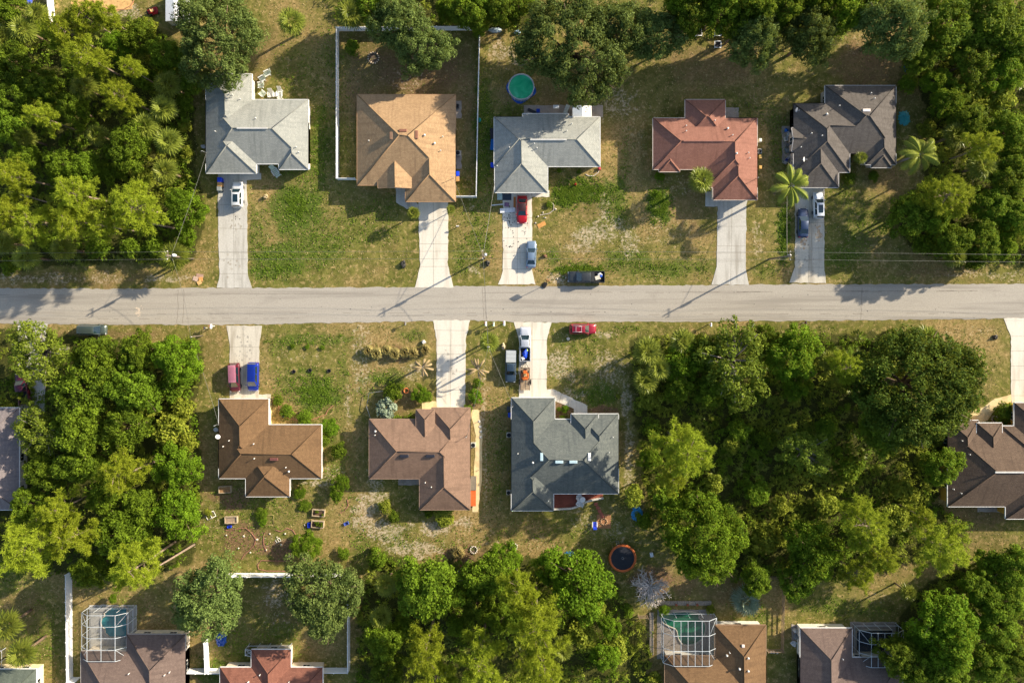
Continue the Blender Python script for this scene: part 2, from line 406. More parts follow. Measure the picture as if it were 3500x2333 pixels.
def ground():
    step = 0.5
    xs = np.concatenate([[-900, -400, -200, -140], np.arange(-104, 104.01, step), [140, 200, 400, 900]])
    ys = np.concatenate([[-900, -400, -200, -120], np.arange(-76, 64.01, step), [120, 200, 400, 900]])
    X, Y = np.meshgrid(xs, ys)
    DX = (X * S + NX) / D; DY = (NY - Y * S) / D
    rg = np.random.default_rng(3)
    # warp the plan a little so that patches have ragged outlines
    wx = 9 * np.sin(DX * .11 + 1.3 * np.sin(DY * .07)) + 5 * np.sin(DY * .23 + DX * .05)
    wy = 9 * np.sin(DY * .10 + 1.7 * np.sin(DX * .06)) + 5 * np.sin(DX * .21 - DY * .08)
    ch = {'g': np.zeros(X.shape), 's': np.zeros(X.shape), 'b': np.zeros(X.shape), 'w': np.zeros(X.shape)}
    for (cx, cy, rx, ry, k, st) in PATCH:
        d = ((DX + wx * min(1, rx / 30) - cx) / (rx * 1.15)) ** 2 + ((DY + wy * min(1, ry / 30) - cy) / (ry * 1.15)) ** 2
        ch[k] = np.maximum(ch[k], st * np.clip(1.45 - d * 1.3, 0, 1))
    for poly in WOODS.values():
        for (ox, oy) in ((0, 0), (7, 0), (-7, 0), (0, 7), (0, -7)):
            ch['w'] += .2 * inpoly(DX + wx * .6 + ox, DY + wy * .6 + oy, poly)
    V = np.stack([X, Y, np.zeros_like(X)], -1).reshape(-1, 3)
    ny, nx = X.shape
    I = np.arange(nx * ny).reshape(ny, nx)
    F = np.stack([I[:-1, :-1], I[:-1, 1:], I[1:, 1:], I[1:, :-1]], -1).reshape(-1, 4)
    m, nt, N, L, b = nodes_of('turf')
    me = np_mesh('ground', V, F, m)
    a = me.attributes.new('plan', 'FLOAT_COLOR', 'POINT')
    a.data.foreach_set('color', np.stack([ch['g'], ch['s'], ch['b'], np.clip(ch['w'], 0, 1)], -1).astype(np.float32).ravel())
    at = N.new('ShaderNodeAttribute'); at.attribute_name = 'plan'
    sp = N.new('ShaderNodeSeparateColor'); L.new(at.outputs['Color'], sp.inputs[0])
    p = wpos(nt)
    big = noise(nt, .06, 4, .6, p); mid = noise(nt, .45, 5, .7, p, .6); fine = noise(nt, 2.6, 4, .75, p); vf = noise(nt, 7.0, 3, .8, p)
    def edge(chan, amp, lo, hi):      # patch weight broken up by noise
        return ramp(nt, math_(nt, 'ADD', chan, math_(nt, 'MULTIPLY', math_(nt, 'SUBTRACT', math_(nt, 'ADD', math_(nt, 'MULTIPLY', mid, .5), math_(nt, 'MULTIPLY', fine, .5)), .5), amp)), lo, hi)
    dry = mixc(nt, ramp(nt, fine, .32, .68), lin(*GC['dry0']), lin(*GC['dry1']))
    dry = mixc(nt, ramp(nt, big, .36, .56), dry, mixc(nt, ramp(nt, mid, .35, .65), lin(*GC['olive0']), lin(*GC['olive1'])))
    m2 = noise(nt, 1.15, 5, .72, p, .3); mp3 = nt.nodes.new('ShaderNodeMapping'); mp3.inputs['Location'].default_value = (31, 17, 0); L.new(p, mp3.inputs['Vector']); m3 = noise(nt, .8, 5, .75, mp3.outputs[0], .4)
    dry = mixc(nt, math_(nt, 'MULTIPLY', ramp(nt, m2, .5, .68), .75), dry, lin(184, 156, 106))
    dry = mixc(nt, math_(nt, 'MULTIPLY', ramp(nt, m3, .5, .66), .6), dry, lin(90, 98, 34))
    grn = mixc(nt, ramp(nt, fine, .3, .7), lin(*GC['green0']), lin(*GC['green1']))
    grn = mixc(nt, math_(nt, 'MULTIPLY', ramp(nt, m2, .52, .7), .6), grn, lin(146, 138, 78))
    snd = mixc(nt, ramp(nt, fine, .35, .65), lin(*GC['sand0']), lin(*GC['sand1']))
    soil = mixc(nt, ramp(nt, fine, .3, .7), lin(*GC['soil0']), lin(*GC['soil1']))
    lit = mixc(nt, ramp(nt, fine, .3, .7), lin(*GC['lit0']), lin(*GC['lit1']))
    c = mixc(nt, edge(sp.outputs[0], 1.5, .15, .85), dry, grn)
    c = mixc(nt, edge(sp.outputs[2], 1.2, .2, .9), c, soil)
    sandf = math_(nt, 'MULTIPLY', ramp(nt, math_(nt, 'ADD', sp.outputs[1], math_(nt, 'MULTIPLY', math_(nt, 'SUBTRACT', math_(nt, 'ADD', math_(nt, 'MULTIPLY', m2, .45), math_(nt, 'MULTIPLY', fine, .55)), .5), 3.6)), .4, .95), .72)
    c = mixc(nt, sandf, c, snd)
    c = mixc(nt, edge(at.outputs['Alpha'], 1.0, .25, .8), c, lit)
    # thatch and blades: small light and dark flecks
    c = mixc(nt, math_(nt, 'MULTIPLY', ramp(nt, vf, .5, .74), .55), c, mixc(nt, .45, c, lin(196, 176, 128)))
    c = mixc(nt, math_(nt, 'MULTIPLY', ramp(nt, vf, .5, .25), .55), c, mixc(nt, .6, c, lin(44, 40, 22)))
    L.new(c, b.inputs['Base Color'])
    b.inputs['Roughness'].default_value = .95; b.inputs['Specular IOR Level'].default_value = .1
    bp = N.new('ShaderNodeBump'); bp.inputs['Strength'].default_value = .55; bp.inputs['Distance'].default_value = .12
    L.new(math_(nt, 'ADD', math_(nt, 'MULTIPLY', fine, 1.0), math_(nt, 'MULTIPLY', vf, .5)), bp.inputs['Height']); L.new(bp.outputs[0], b.inputs['Normal'])
    o = bpy.data.objects.new('ground', me); col.objects.link(o)
    tag(o, 'patchy dry and green turf of the plots with sandy thin spots', 'ground', kind='structure')


ground()


# ------------------------------------------------------------------ road, driveways, paths
def paved(name, c0, c1, stain, joint_dark=False):
    if name in _mats: return _mats[name]
    m, nt, N, L, b = nodes_of(name)
    p = wpos(nt)
    big = noise(nt, .22, 5, .65, p, .5); fine = noise(nt, 4.5, 5, .75, p)
    # wear drawn out along the driving direction
    mp = N.new('ShaderNodeMapping'); mp.inputs['Scale'].default_value = stain[1]; L.new(p, mp.inputs['Vector'])
    st = noise(nt, 1.0, 4, .6, mp.outputs[0])
    c = mixc(nt, ramp(nt, fine, .3, .7), lin(*c0), lin(*c1))
    c = mixc(nt, math_(nt, 'MULTIPLY', ramp(nt, st, .46, .7), .75), c, lin(*stain[0]))
    c = mixc(nt, math_(nt, 'MULTIPLY', ramp(nt, big, .55, .78), .45), c, lin(*stain[0]))
    vo = N.new('ShaderNodeTexVoronoi'); vo.inputs['Scale'].default_value = .55; L.new(p, vo.inputs['Vector'])
    c = mixc(nt, ramp(nt, math_(nt, 'MULTIPLY', math_(nt, 'ADD', vo.outputs['Distance'], math_(nt, 'MULTIPLY', fine, .06)), 1.0), .11, .04), c, lin(stain[0][0] * .6, stain[0][1] * .58, stain[0][2] * .55)) if joint_dark else c
    L.new(c, b.inputs['Base Color']); b.inputs['Roughness'].default_value = .85; b.inputs['Specular IOR Level'].default_value = .25
    bp = N.new('ShaderNodeBump'); bp.inputs['Strength'].default_value = .25; bp.inputs['Distance'].default_value = .01
    L.new(fine, bp.inputs['Height']); L.new(bp.outputs[0], b.inputs['Normal'])
    _mats[name] = m
    return m


ROADM = paved('asphalt', (156, 149, 137), (174, 166, 152), ((138, 131, 120), (.03, .7, 1)))
CONC = {
    'grey': paved('grey_concrete', (178, 174, 164), (198, 194, 184), ((148, 142, 130), (.8, .08, 1))),
    'pale': paved('pale_concrete', (205, 197, 180), (220, 212, 196), ((186, 176, 158), (.8, .1, 1))),
    'worn': paved('worn_concrete', (188, 180, 163), (206, 198, 180), ((156, 145, 127), (.9, .1, 1)), True),
    'cream': paved('cream_paving', (214, 190, 140), (226, 204, 156), ((190, 164, 118), (.5, .5, 1))),
    'brick': paved('red_paving', (122, 66, 52), (142, 80, 64), ((100, 56, 44), (.5, .5, 1))),
    'deck': paved('deck_concrete', (150, 140, 128), (170, 158, 146), ((126, 116, 106), (.5, .5, 1))),
}
JOINT = mat('joint_dirt', (134, 126, 110), .95, .3, 2)


def road():
    rg = random.Random(5)
    top = [(-420, 663), (0, 662), (250, 663), (490, 661), (600, 661), (940, 659), (1140, 656), (1260, 657), (1640, 655), (1740, 653), (2352, 652), (2800, 651)]
    bot = [(-420, 743), (0, 743), (260, 745), (500, 746), (620, 744), (990, 737), (1090, 736), (1180, 739), (1270, 740), (1800, 737), (2352, 731), (2800, 727)]
    def fill(pl):
        out = []
        for (a, b) in zip(pl[:-1], pl[1:]):
            n = max(1, int((b[0] - a[0]) / 9))
            for i in range(n):
                t = i / n
                out.append(PD(a[0] + (b[0] - a[0]) * t, a[1] + (b[1] - a[1]) * t + rg.uniform(-1.5, 1.5)))
        out.append(PD(*pl[-1]))
        return out
    T = fill(top); B = fill(bot)
    n = min(len(T), len(B))
    mb = MB()
    T2 = [T[int(i * (len(T) - 1) / (n - 1))] for i in range(n)]; B2 = [B[int(i * (len(B) - 1) / (n - 1))] for i in range(n)]
    vs = [(x, y, .03) for x, y in T2] + [(x, y, .03) for x, y in B2]
    mb.add(vs, [(i, n + i, n + i + 1, i + 1) for i in range(n - 1)])
    # narrow cracks and patched seams lying on the asphalt
    for (x0, x1, yy, wv) in ((-60, 2400, 677, .05), (300, 1500, 722, .04), (900, 2352, 728, .05), (0, 700, 733, .04), (1300, 2352, 676, .04)):
        pts = []
        for i in range(60):
            dx = x0 + (x1 - x0) * i / 59
            pts.append(PD(dx, yy - (dx / 2352) * 9 + rg.uniform(-.6, .6)))
        for a, b in zip(pts[:-1], pts[1:]):
            if rg.random() < .6: continue
            mb.add([(a[0], a[1] - wv, .034), (b[0], b[1] - wv, .034), (b[0], b[1] + wv, .034), (a[0], a[1] + wv, .034)], [(0, 1, 2, 3)], 1)
    for dx in (410, 423, 1108, 1113, 1980):
        a = PD(dx, 664 if dx < 1000 else 660); b = PD(dx + rg.uniform(-3, 12), 742 if dx < 1000 else 734)
        pts = [(a[0] + (b[0] - a[0]) * t + rg.uniform(-.1, .1), a[1] + (b[1] - a[1]) * t) for t in [i / 10 for i in range(11)]]
        for p, q in zip(pts[:-1], pts[1:]):
            mb.add([(p[0] - .05, p[1], .034), (q[0] - .05, q[1], .034), (q[0] + .05, q[1], .034), (p[0] + .05, p[1], .034)], [(0, 1, 2, 3)], 1)
    for q in range(90):
        dx, dy = rg.uniform(-20, 2372), rg.uniform(668, 730); x, y = PD(dx, dy); r0 = rg.uniform(.03, .11)
        mb.add([(x + r0 * rg.uniform(.5, 1.2) * math.cos(k * .9), y + r0 * rg.uniform(.5, 1.2) * math.sin(k * .9), .034 + q * .00005) for k in range(7)], [tuple(range(7))], 2 if rg.random() < .7 else 1)
    for q in range(26):
        x, y = PD(318 + rg.gauss(0, 5), 712 + rg.gauss(0, 5)); r0 = rg.uniform(.08, .25)
        mb.add([(x + r0 * rg.uniform(.5, 1.2) * math.cos(k * .9), y + r0 * rg.uniform(.5, 1.2) * math.sin(k * .9), .039 + q * .00005) for k in range(7)], [tuple(range(7))], 3)
    o = mb.build('road', [ROADM, mat('road_crack', (138, 130, 118), .95, .2, 2), mat('road_oil', (88, 84, 78), .8, .3, 2), mat('road_scuff', (198, 182, 160), .9, .15, 2)])
    tag(o, 'pale grey asphalt street running straight across between the two rows of houses', 'road', kind='structure')
    # pale worn spot on the asphalt by the wood
    return o


road()


def slab(name, pts, m, label, cat, joints=(), z=.045, src=False, jw=.024, spots=()):
    f = P if src else PD
    q = [f(*p) for p in pts]
    re_ = random.Random(len(pts) * 7 + int(pts[0][0]))
    qq = []
    for a, b in zip(q, q[1:] + q[:1]):      # slightly ragged, chipped edges
        ln = math.hypot(b[0] - a[0], b[1] - a[1]); nn = max(1, int(ln / .6))
        qq += [(a[0] + (b[0] - a[0]) * k / nn + (re_.gauss(0, .045) if k else 0), a[1] + (b[1] - a[1]) * k / nn + (re_.gauss(0, .045) if k else 0)) for k in range(nn)]
    mb = MB(); mb.prism(qq, -.05, z, 0)
    for (a, b) in joints:
        A = Vector(f(*a)); B = Vector(f(*b)); d = (B - A).normalized(); nrm = Vector((-d.y, d.x)) * jw
        mb.add([(A.x - nrm.x, A.y - nrm.y, z + .004), (B.x - nrm.x, B.y - nrm.y, z + .004), (B.x + nrm.x, B.y + nrm.y, z + .004), (A.x + nrm.x, A.y + nrm.y, z + .004)], [(0, 1, 2, 3)], 1)
    rs = random.Random(int(pts[0][0] + pts[0][1])); ti = 0
    for (sx_, sy_, rr, mm, cnt) in spots:
        for _ in range(cnt):
            ti += 1
            ox, oy = f(sx_ + rs.gauss(0, rr * .5), sy_ + rs.gauss(0, rr * .9)); r0 = rs.uniform(.03, .15) * (1.9 if mm >= 3 else 1); n = 9
            zz = z + .003 + ti * .0002
            mb.add([(ox + r0 * rs.uniform(.5, 1.1) * math.cos(k * 6.283 / n), oy + r0 * rs.uniform(.6, 1.4) * math.sin(k * 6.283 / n), zz) for k in range(n)], [tuple(range(n))], mm)
    return tag(mb.build(name, [m, JOINT, mat('oil_stain', (78, 74, 68), .7, .3, 3), mat('rust_stain', (184, 158, 128), .85, .2, 2), mat('tyre_stain', (166, 159, 145), .85, .2, 2)]), label, cat, kind='structure')


slab('driveway', [(501, 398), (600, 398), (600, 412), (567, 414), (569, 630), (579, 661), (498, 661), (504, 636), (500, 420)], CONC['grey'],
     'worn grey concrete driveway with a white SUV on it', 'driveway',
     [((536, 412), (538, 661)), ((502, 470), (567, 470)), ((502, 524), (568, 526)), ((503, 580), (568, 580)), ((504, 629), (568, 629))], spots=[(540, 520, 12, 4, 16), (546, 500, 8, 2, 5), (530, 600, 20, 4, 12)])
slab('driveway', [(961, 440), (1029, 440), (1029, 610), (1042, 660), (953, 660), (965, 612), (961, 470)], CONC['pale'],
     'empty pale concrete driveway of the tan roofed house', 'driveway',
     [((995, 440), (996, 660)), ((962, 506), (1029, 506)), ((962, 560), (1029, 560)), ((964, 612), (1029, 612))])
slab('path', [(909, 425), (948, 425), (948, 458), (961, 470), (961, 480), (934, 480), (910, 465)], CONC['grey'],
     'short grey concrete walk from the tan house to its driveway', 'path')
slab('driveway', [(1155, 436), (1222, 436), (1222, 620), (1230, 653), (1144, 653), (1155, 622)], CONC['pale'],
     'stained concrete driveway with the red and blue sedans on it', 'driveway',
     [((1188, 440), (1188, 653)), ((1155, 547), (1222, 547)), ((1155, 500), (1222, 500)), ((1155, 580), (1222, 580)), ((1155, 618), (1222, 618))], spots=[(1172, 500, 14, 2, 46), (1205, 525, 12, 2, 14), (1175, 560, 14, 2, 16)])
slab('path', [(1222, 438), (1262, 438), (1262, 452), (1222, 452)], CONC['pale'], 'pale concrete step strip beside the red sedan', 'path')
slab('driveway', [(1620, 440), (1720, 440), (1714, 470), (1713, 615), (1720, 654), (1634, 653), (1646, 612), (1648, 474), (1620, 474)], CONC['grey'],
     'empty grey concrete driveway of the red roofed house', 'driveway',
     [((1681, 470), (1678, 653)), ((1648, 520), (1713, 520)), ((1647, 565), (1713, 565)), ((1646, 581), (1713, 581)), ((1646, 600), (1713, 600))])
slab('driveway', [(1826, 420), (1893, 420), (1893, 612), (1897, 650), (1813, 649), (1826, 612)], CONC['worn'],
     'worn concrete driveway with two cars under the palm', 'driveway',
     [((1860, 440), (1857, 649)), ((1826, 512), (1893, 512)), ((1826, 570), (1893, 570)), ((1825, 596), (1893, 596)), ((1825, 614), (1893, 614))], spots=[(1882, 535, 9, 3, 26), (1845, 560, 8, 3, 12), (1850, 600, 18, 4, 14)])
slab('driveway', [(2305, 731), (2450, 728), (2450, 960), (2326, 960), (2322, 900), (2321, 770)], CONC['pale'],
     'pale concrete driveway at the right edge of the photo', 'driveway',
     [((2321, 772), (2450, 772)), ((2321, 806), (2450, 806)), ((2322, 840), (2450, 840)), ((2322, 873), (2450, 873)), ((2324, 908), (2450, 908)), ((2352, 731), (2352, 940))])
slab('path', [(2322, 905), (2322, 925), (2290, 935), (2268, 965), (2225, 975), (2230, 945), (2258, 935), (2285, 915)], CONC['cream'],
     'cream curved walk to the brown house at right', 'path')
slab('driveway', [(520, 747), (602, 748), (596, 790), (594, 905), (622, 905), (622, 918), (528, 918), (528, 790)], CONC['worn'],
     'short stained concrete driveway with the maroon and blue vans', 'driveway',
     [((527, 796), (596, 797)), ((527, 843), (595, 843)), ((560, 748), (560, 905)), ((528, 890), (594, 890))], spots=[(545, 830, 12, 4, 20), (575, 810, 12, 4, 14), (560, 780, 14, 4, 10)])
slab('driveway', [(994, 735), (1080, 735), (1070, 776), (1068, 945), (1003, 945), (1003, 780)], CONC['pale'],
     'empty pale concrete driveway with palm shadows on it', 'driveway',
     [((1036, 735), (1034, 945)), ((998, 758), (1074, 759)), ((1002, 793), (1070, 793)), ((1003, 813), (1069, 813)), ((1003, 853), (1069, 853)), ((1003, 895), (1069, 895))], spots=[(1022, 804, 2, 2, 2), (1040, 840, 16, 4, 8)])
slab('path', [(969, 921), (1003, 921), (1003, 945), (969, 945)], CONC['cream'], 'cream square landing beside the brown house driveway', 'path')
slab('driveway', [(1180, 739), (1267, 740), (1256, 780), (1256, 920), (1192, 920), (1192, 783)], CONC['pale'],
     'pale concrete driveway with the silver pickup and trailer', 'driveway',
     [((1222, 740), (1222, 920)), ((1192, 781), (1257, 781)), ((1192, 825), (1256, 825)), ((1192, 870), (1256, 870))])
slab('path', [(1256, 894), (1270, 893), (1349, 930), (1349, 952), (1318, 952), (1318, 938), (1256, 912)], CONC['pale'],
     'slanting concrete walk to the dark green house entry', 'path', [((1290, 903), (1284, 923)), ((1310, 914), (1304, 932))])
slab('driveway', [(42, 743), (110, 743), (102, 790), (104, 960), (42, 960)], CONC['grey'], 'grey driveway under the trees at the far left', 'driveway',
     [((72, 743), (73, 950)), ((42, 850), (104, 850))])
slab('path', [(1080, 940), (1100, 940), (1108, 1000), (1106, 1110), (1098, 1175), (1085, 1175), (1088, 1100), (1093, 1000)], CONC['cream'],
     'narrow cream gravel walk along the brown house side', 'path', z=.03)
slab('patio', [(1203, 242), (1385, 242), (1385, 270), (1203, 270)], CONC['deck'], 'narrow concrete patio behind the middle grey house', 'patio')
slab('patio', [(1665, 247), (1697, 247), (1697, 275), (1665, 275)], CONC['deck'], 'small square patio in the red house corner', 'patio')
slab('patio', [(1045, 232), (1060, 232), (1060, 272), (1045, 272)], CONC['deck'], 'small concrete pad beside the tan house wall', 'patio')
slab('patio', [(1045, 346), (1060, 346), (1060, 388), (1045, 388)], CONC['deck'], 'air conditioner pad by the tan house wall', 'patio')
slab('patio', [(1272, 1124), (1385, 1124), (1385, 1144), (1340, 1154), (1318, 1166), (1272, 1168)], CONC['brick'], 'red brick patio behind the dark green house', 'patio')
slab('patio', [(915, 1093), (968, 1093), (968, 1113), (915, 1113)], CONC['deck'], 'grey patio slab behind the brown house', 'patio')
slab('patio', [(2245, 1155), (2320, 1155), (2320, 1175), (2245, 1175)], CONC['deck'], 'grey patio slab behind the far right house', 'patio')
slab('patio', [(1845, 1445), (1855, 1445), (1855, 1432), (1818, 1432), (1818, 1470), (1845, 1470)], CONC['deck'], 'grey equipment pad at the corner of the small house', 'patio')
slab('patio', [(1796, 290), (1824, 290), (1824, 375), (1796, 375)], CONC['deck'], 'cluttered concrete strip beside the dark grey house', 'patio')
# ------------------------------------------------------------------ houses
def clip(poly, h):
    a, b, c = h
    out = []; n = len(poly)
    for i in range(n):
        p, q = poly[i], poly[(i + 1) % n]
        dp = a * p[0] + b * p[1] + c; dq = a * q[0] + b * q[1] + c
        if dp >= 0: out.append(p)
        if (dp > 0 and dq < 0) or (dp < 0 and dq > 0):
            t = dp / (dp - dq)
            out.append((p[0] + (q[0] - p[0]) * t, p[1] + (q[1] - p[1]) * t))
    return out


def area(p):
    return abs(sum(p[i][0] * p[(i + 1) % len(p)][1] - p[(i + 1) % len(p)][0] * p[i][1] for i in range(len(p)))) / 2 if len(p) > 2 else 0


def subtract(polys, hs):
    res = []
    for poly in polys:
        rem = poly
        for (a, b, c) in hs:
            o = clip(rem, (-a, -b, -c))
            if area(o) > 1e-3: res.append(o)
            rem = clip(rem, (a, b, c))
            if area(rem) < 1e-3: break
    return res


class Piece:
    def __init__(s, r, eave, pitch, gab='', only=''):
        s.x0, s.y0, s.x1, s.y1 = r; s.e = eave; s.gab = gab
        s.pl = []
        sides = only or [k for k in 'WESN' if k not in gab]
        for k in sides:
            if k == 'W': s.pl.append((k, pitch, 0, eave - pitch * s.x0))
            if k == 'E': s.pl.append((k, -pitch, 0, eave + pitch * s.x1))
            if k == 'S': s.pl.append((k, 0, pitch, eave - pitch * s.y0))
            if k == 'N': s.pl.append((k, 0, -pitch, eave + pitch * s.y1))
    def rect(s): return [(s.x0, s.y0), (s.x1, s.y0), (s.x1, s.y1), (s.x0, s.y1)]
    def hs(s): return [(1, 0, -s.x0), (-1, 0, s.x1), (0, 1, -s.y0), (0, -1, s.y1)]
    def h(s, x, y): return min(p[1] * x + p[2] * y + p[3] for p in s.pl)
    def inside(s, x, y, e=.02): return s.x0 + e < x < s.x1 - e and s.y0 + e < y < s.y1 - e


def roof_mat(name, c0, c1, streak):
    if name in _mats: return _mats[name]
    m, nt, N, L, b = nodes_of(name)
    uv = N.new('ShaderNodeUVMap'); uv.uv_map = 'UVMap'
    br = N.new('ShaderNodeTexBrick'); L.new(uv.outputs[0], br.inputs['Vector'])
    br.inputs['Scale'].default_value = 1.0; br.inputs['Brick Width'].default_value = .42; br.inputs['Row Height'].default_value = .2
    br.inputs['Mortar Size'].default_value = .02; br.inputs['Mortar Smooth'].default_value = .6; br.offset = .5
    br.inputs['Color1'].default_value = (0, 0, 0, 1); br.inputs['Color2'].default_value = (1, 1, 1, 1); br.inputs['Mortar'].default_value = (.2, .2, .2, 1)
    c = mixc(nt, math_(nt, 'ADD', .22, math_(nt, 'MULTIPLY', br.outputs['Color'], .56)), lin(*c0), lin(*c1))
    c = mixc(nt, math_(nt, 'MULTIPLY', br.outputs['Fac'], .5), c, lin(c0[0] * .62, c0[1] * .62, c0[2] * .62))
    mp = N.new('ShaderNodeMapping'); mp.inputs['Scale'].default_value = (1.6, .16, 1); L.new(uv.outputs[0], mp.inputs['Vector'])
    st = noise(nt, 1.0, 5, .65, mp.outputs[0])
    c = mixc(nt, math_(nt, 'MULTIPLY', ramp(nt, st, .45, .74), .65), c, lin(*streak))
    big = noise(nt, .35, 4, .6, opos(nt))
    c = mixc(nt, math_(nt, 'MULTIPLY', ramp(nt, big, .45, .75), .35), c, lin(*streak))
    fine = noise(nt, 5.5, 3, .8, opos(nt))
    c = mixc(nt, math_(nt, 'MULTIPLY', ramp(nt, fine, .5, .75), .3), c, lin(min(255, c1[0] * 1.25), min(255, c1[1] * 1.25), min(255, c1[2] * 1.25)))
    L.new(c, b.inputs['Base Color']); b.inputs['Roughness'].default_value = .88; b.inputs['Specular IOR Level'].default_value = .2
    bp = N.new('ShaderNodeBump'); bp.inputs['Strength'].default_value = .5; bp.inputs['Distance'].default_value = .03
    L.new(math_(nt, 'ADD', br.outputs['Fac'], math_(nt, 'MULTIPLY', fine, -.8)), bp.inputs['Height']); bp.invert = True
    L.new(bp.outputs[0], b.inputs['Normal'])
    _mats[name] = m
    return m


WHITE = mat('white_trim', (232, 230, 224), .45, .05)
GLASS = mat('window_glass', (38, 46, 52), .08, .2, spec=.8)
METAL = mat('grey_metal', (150, 152, 152), .4, .1, metal=.6)
DARKM = mat('dark_metal', (42, 42, 44), .5, .15, metal=.3)


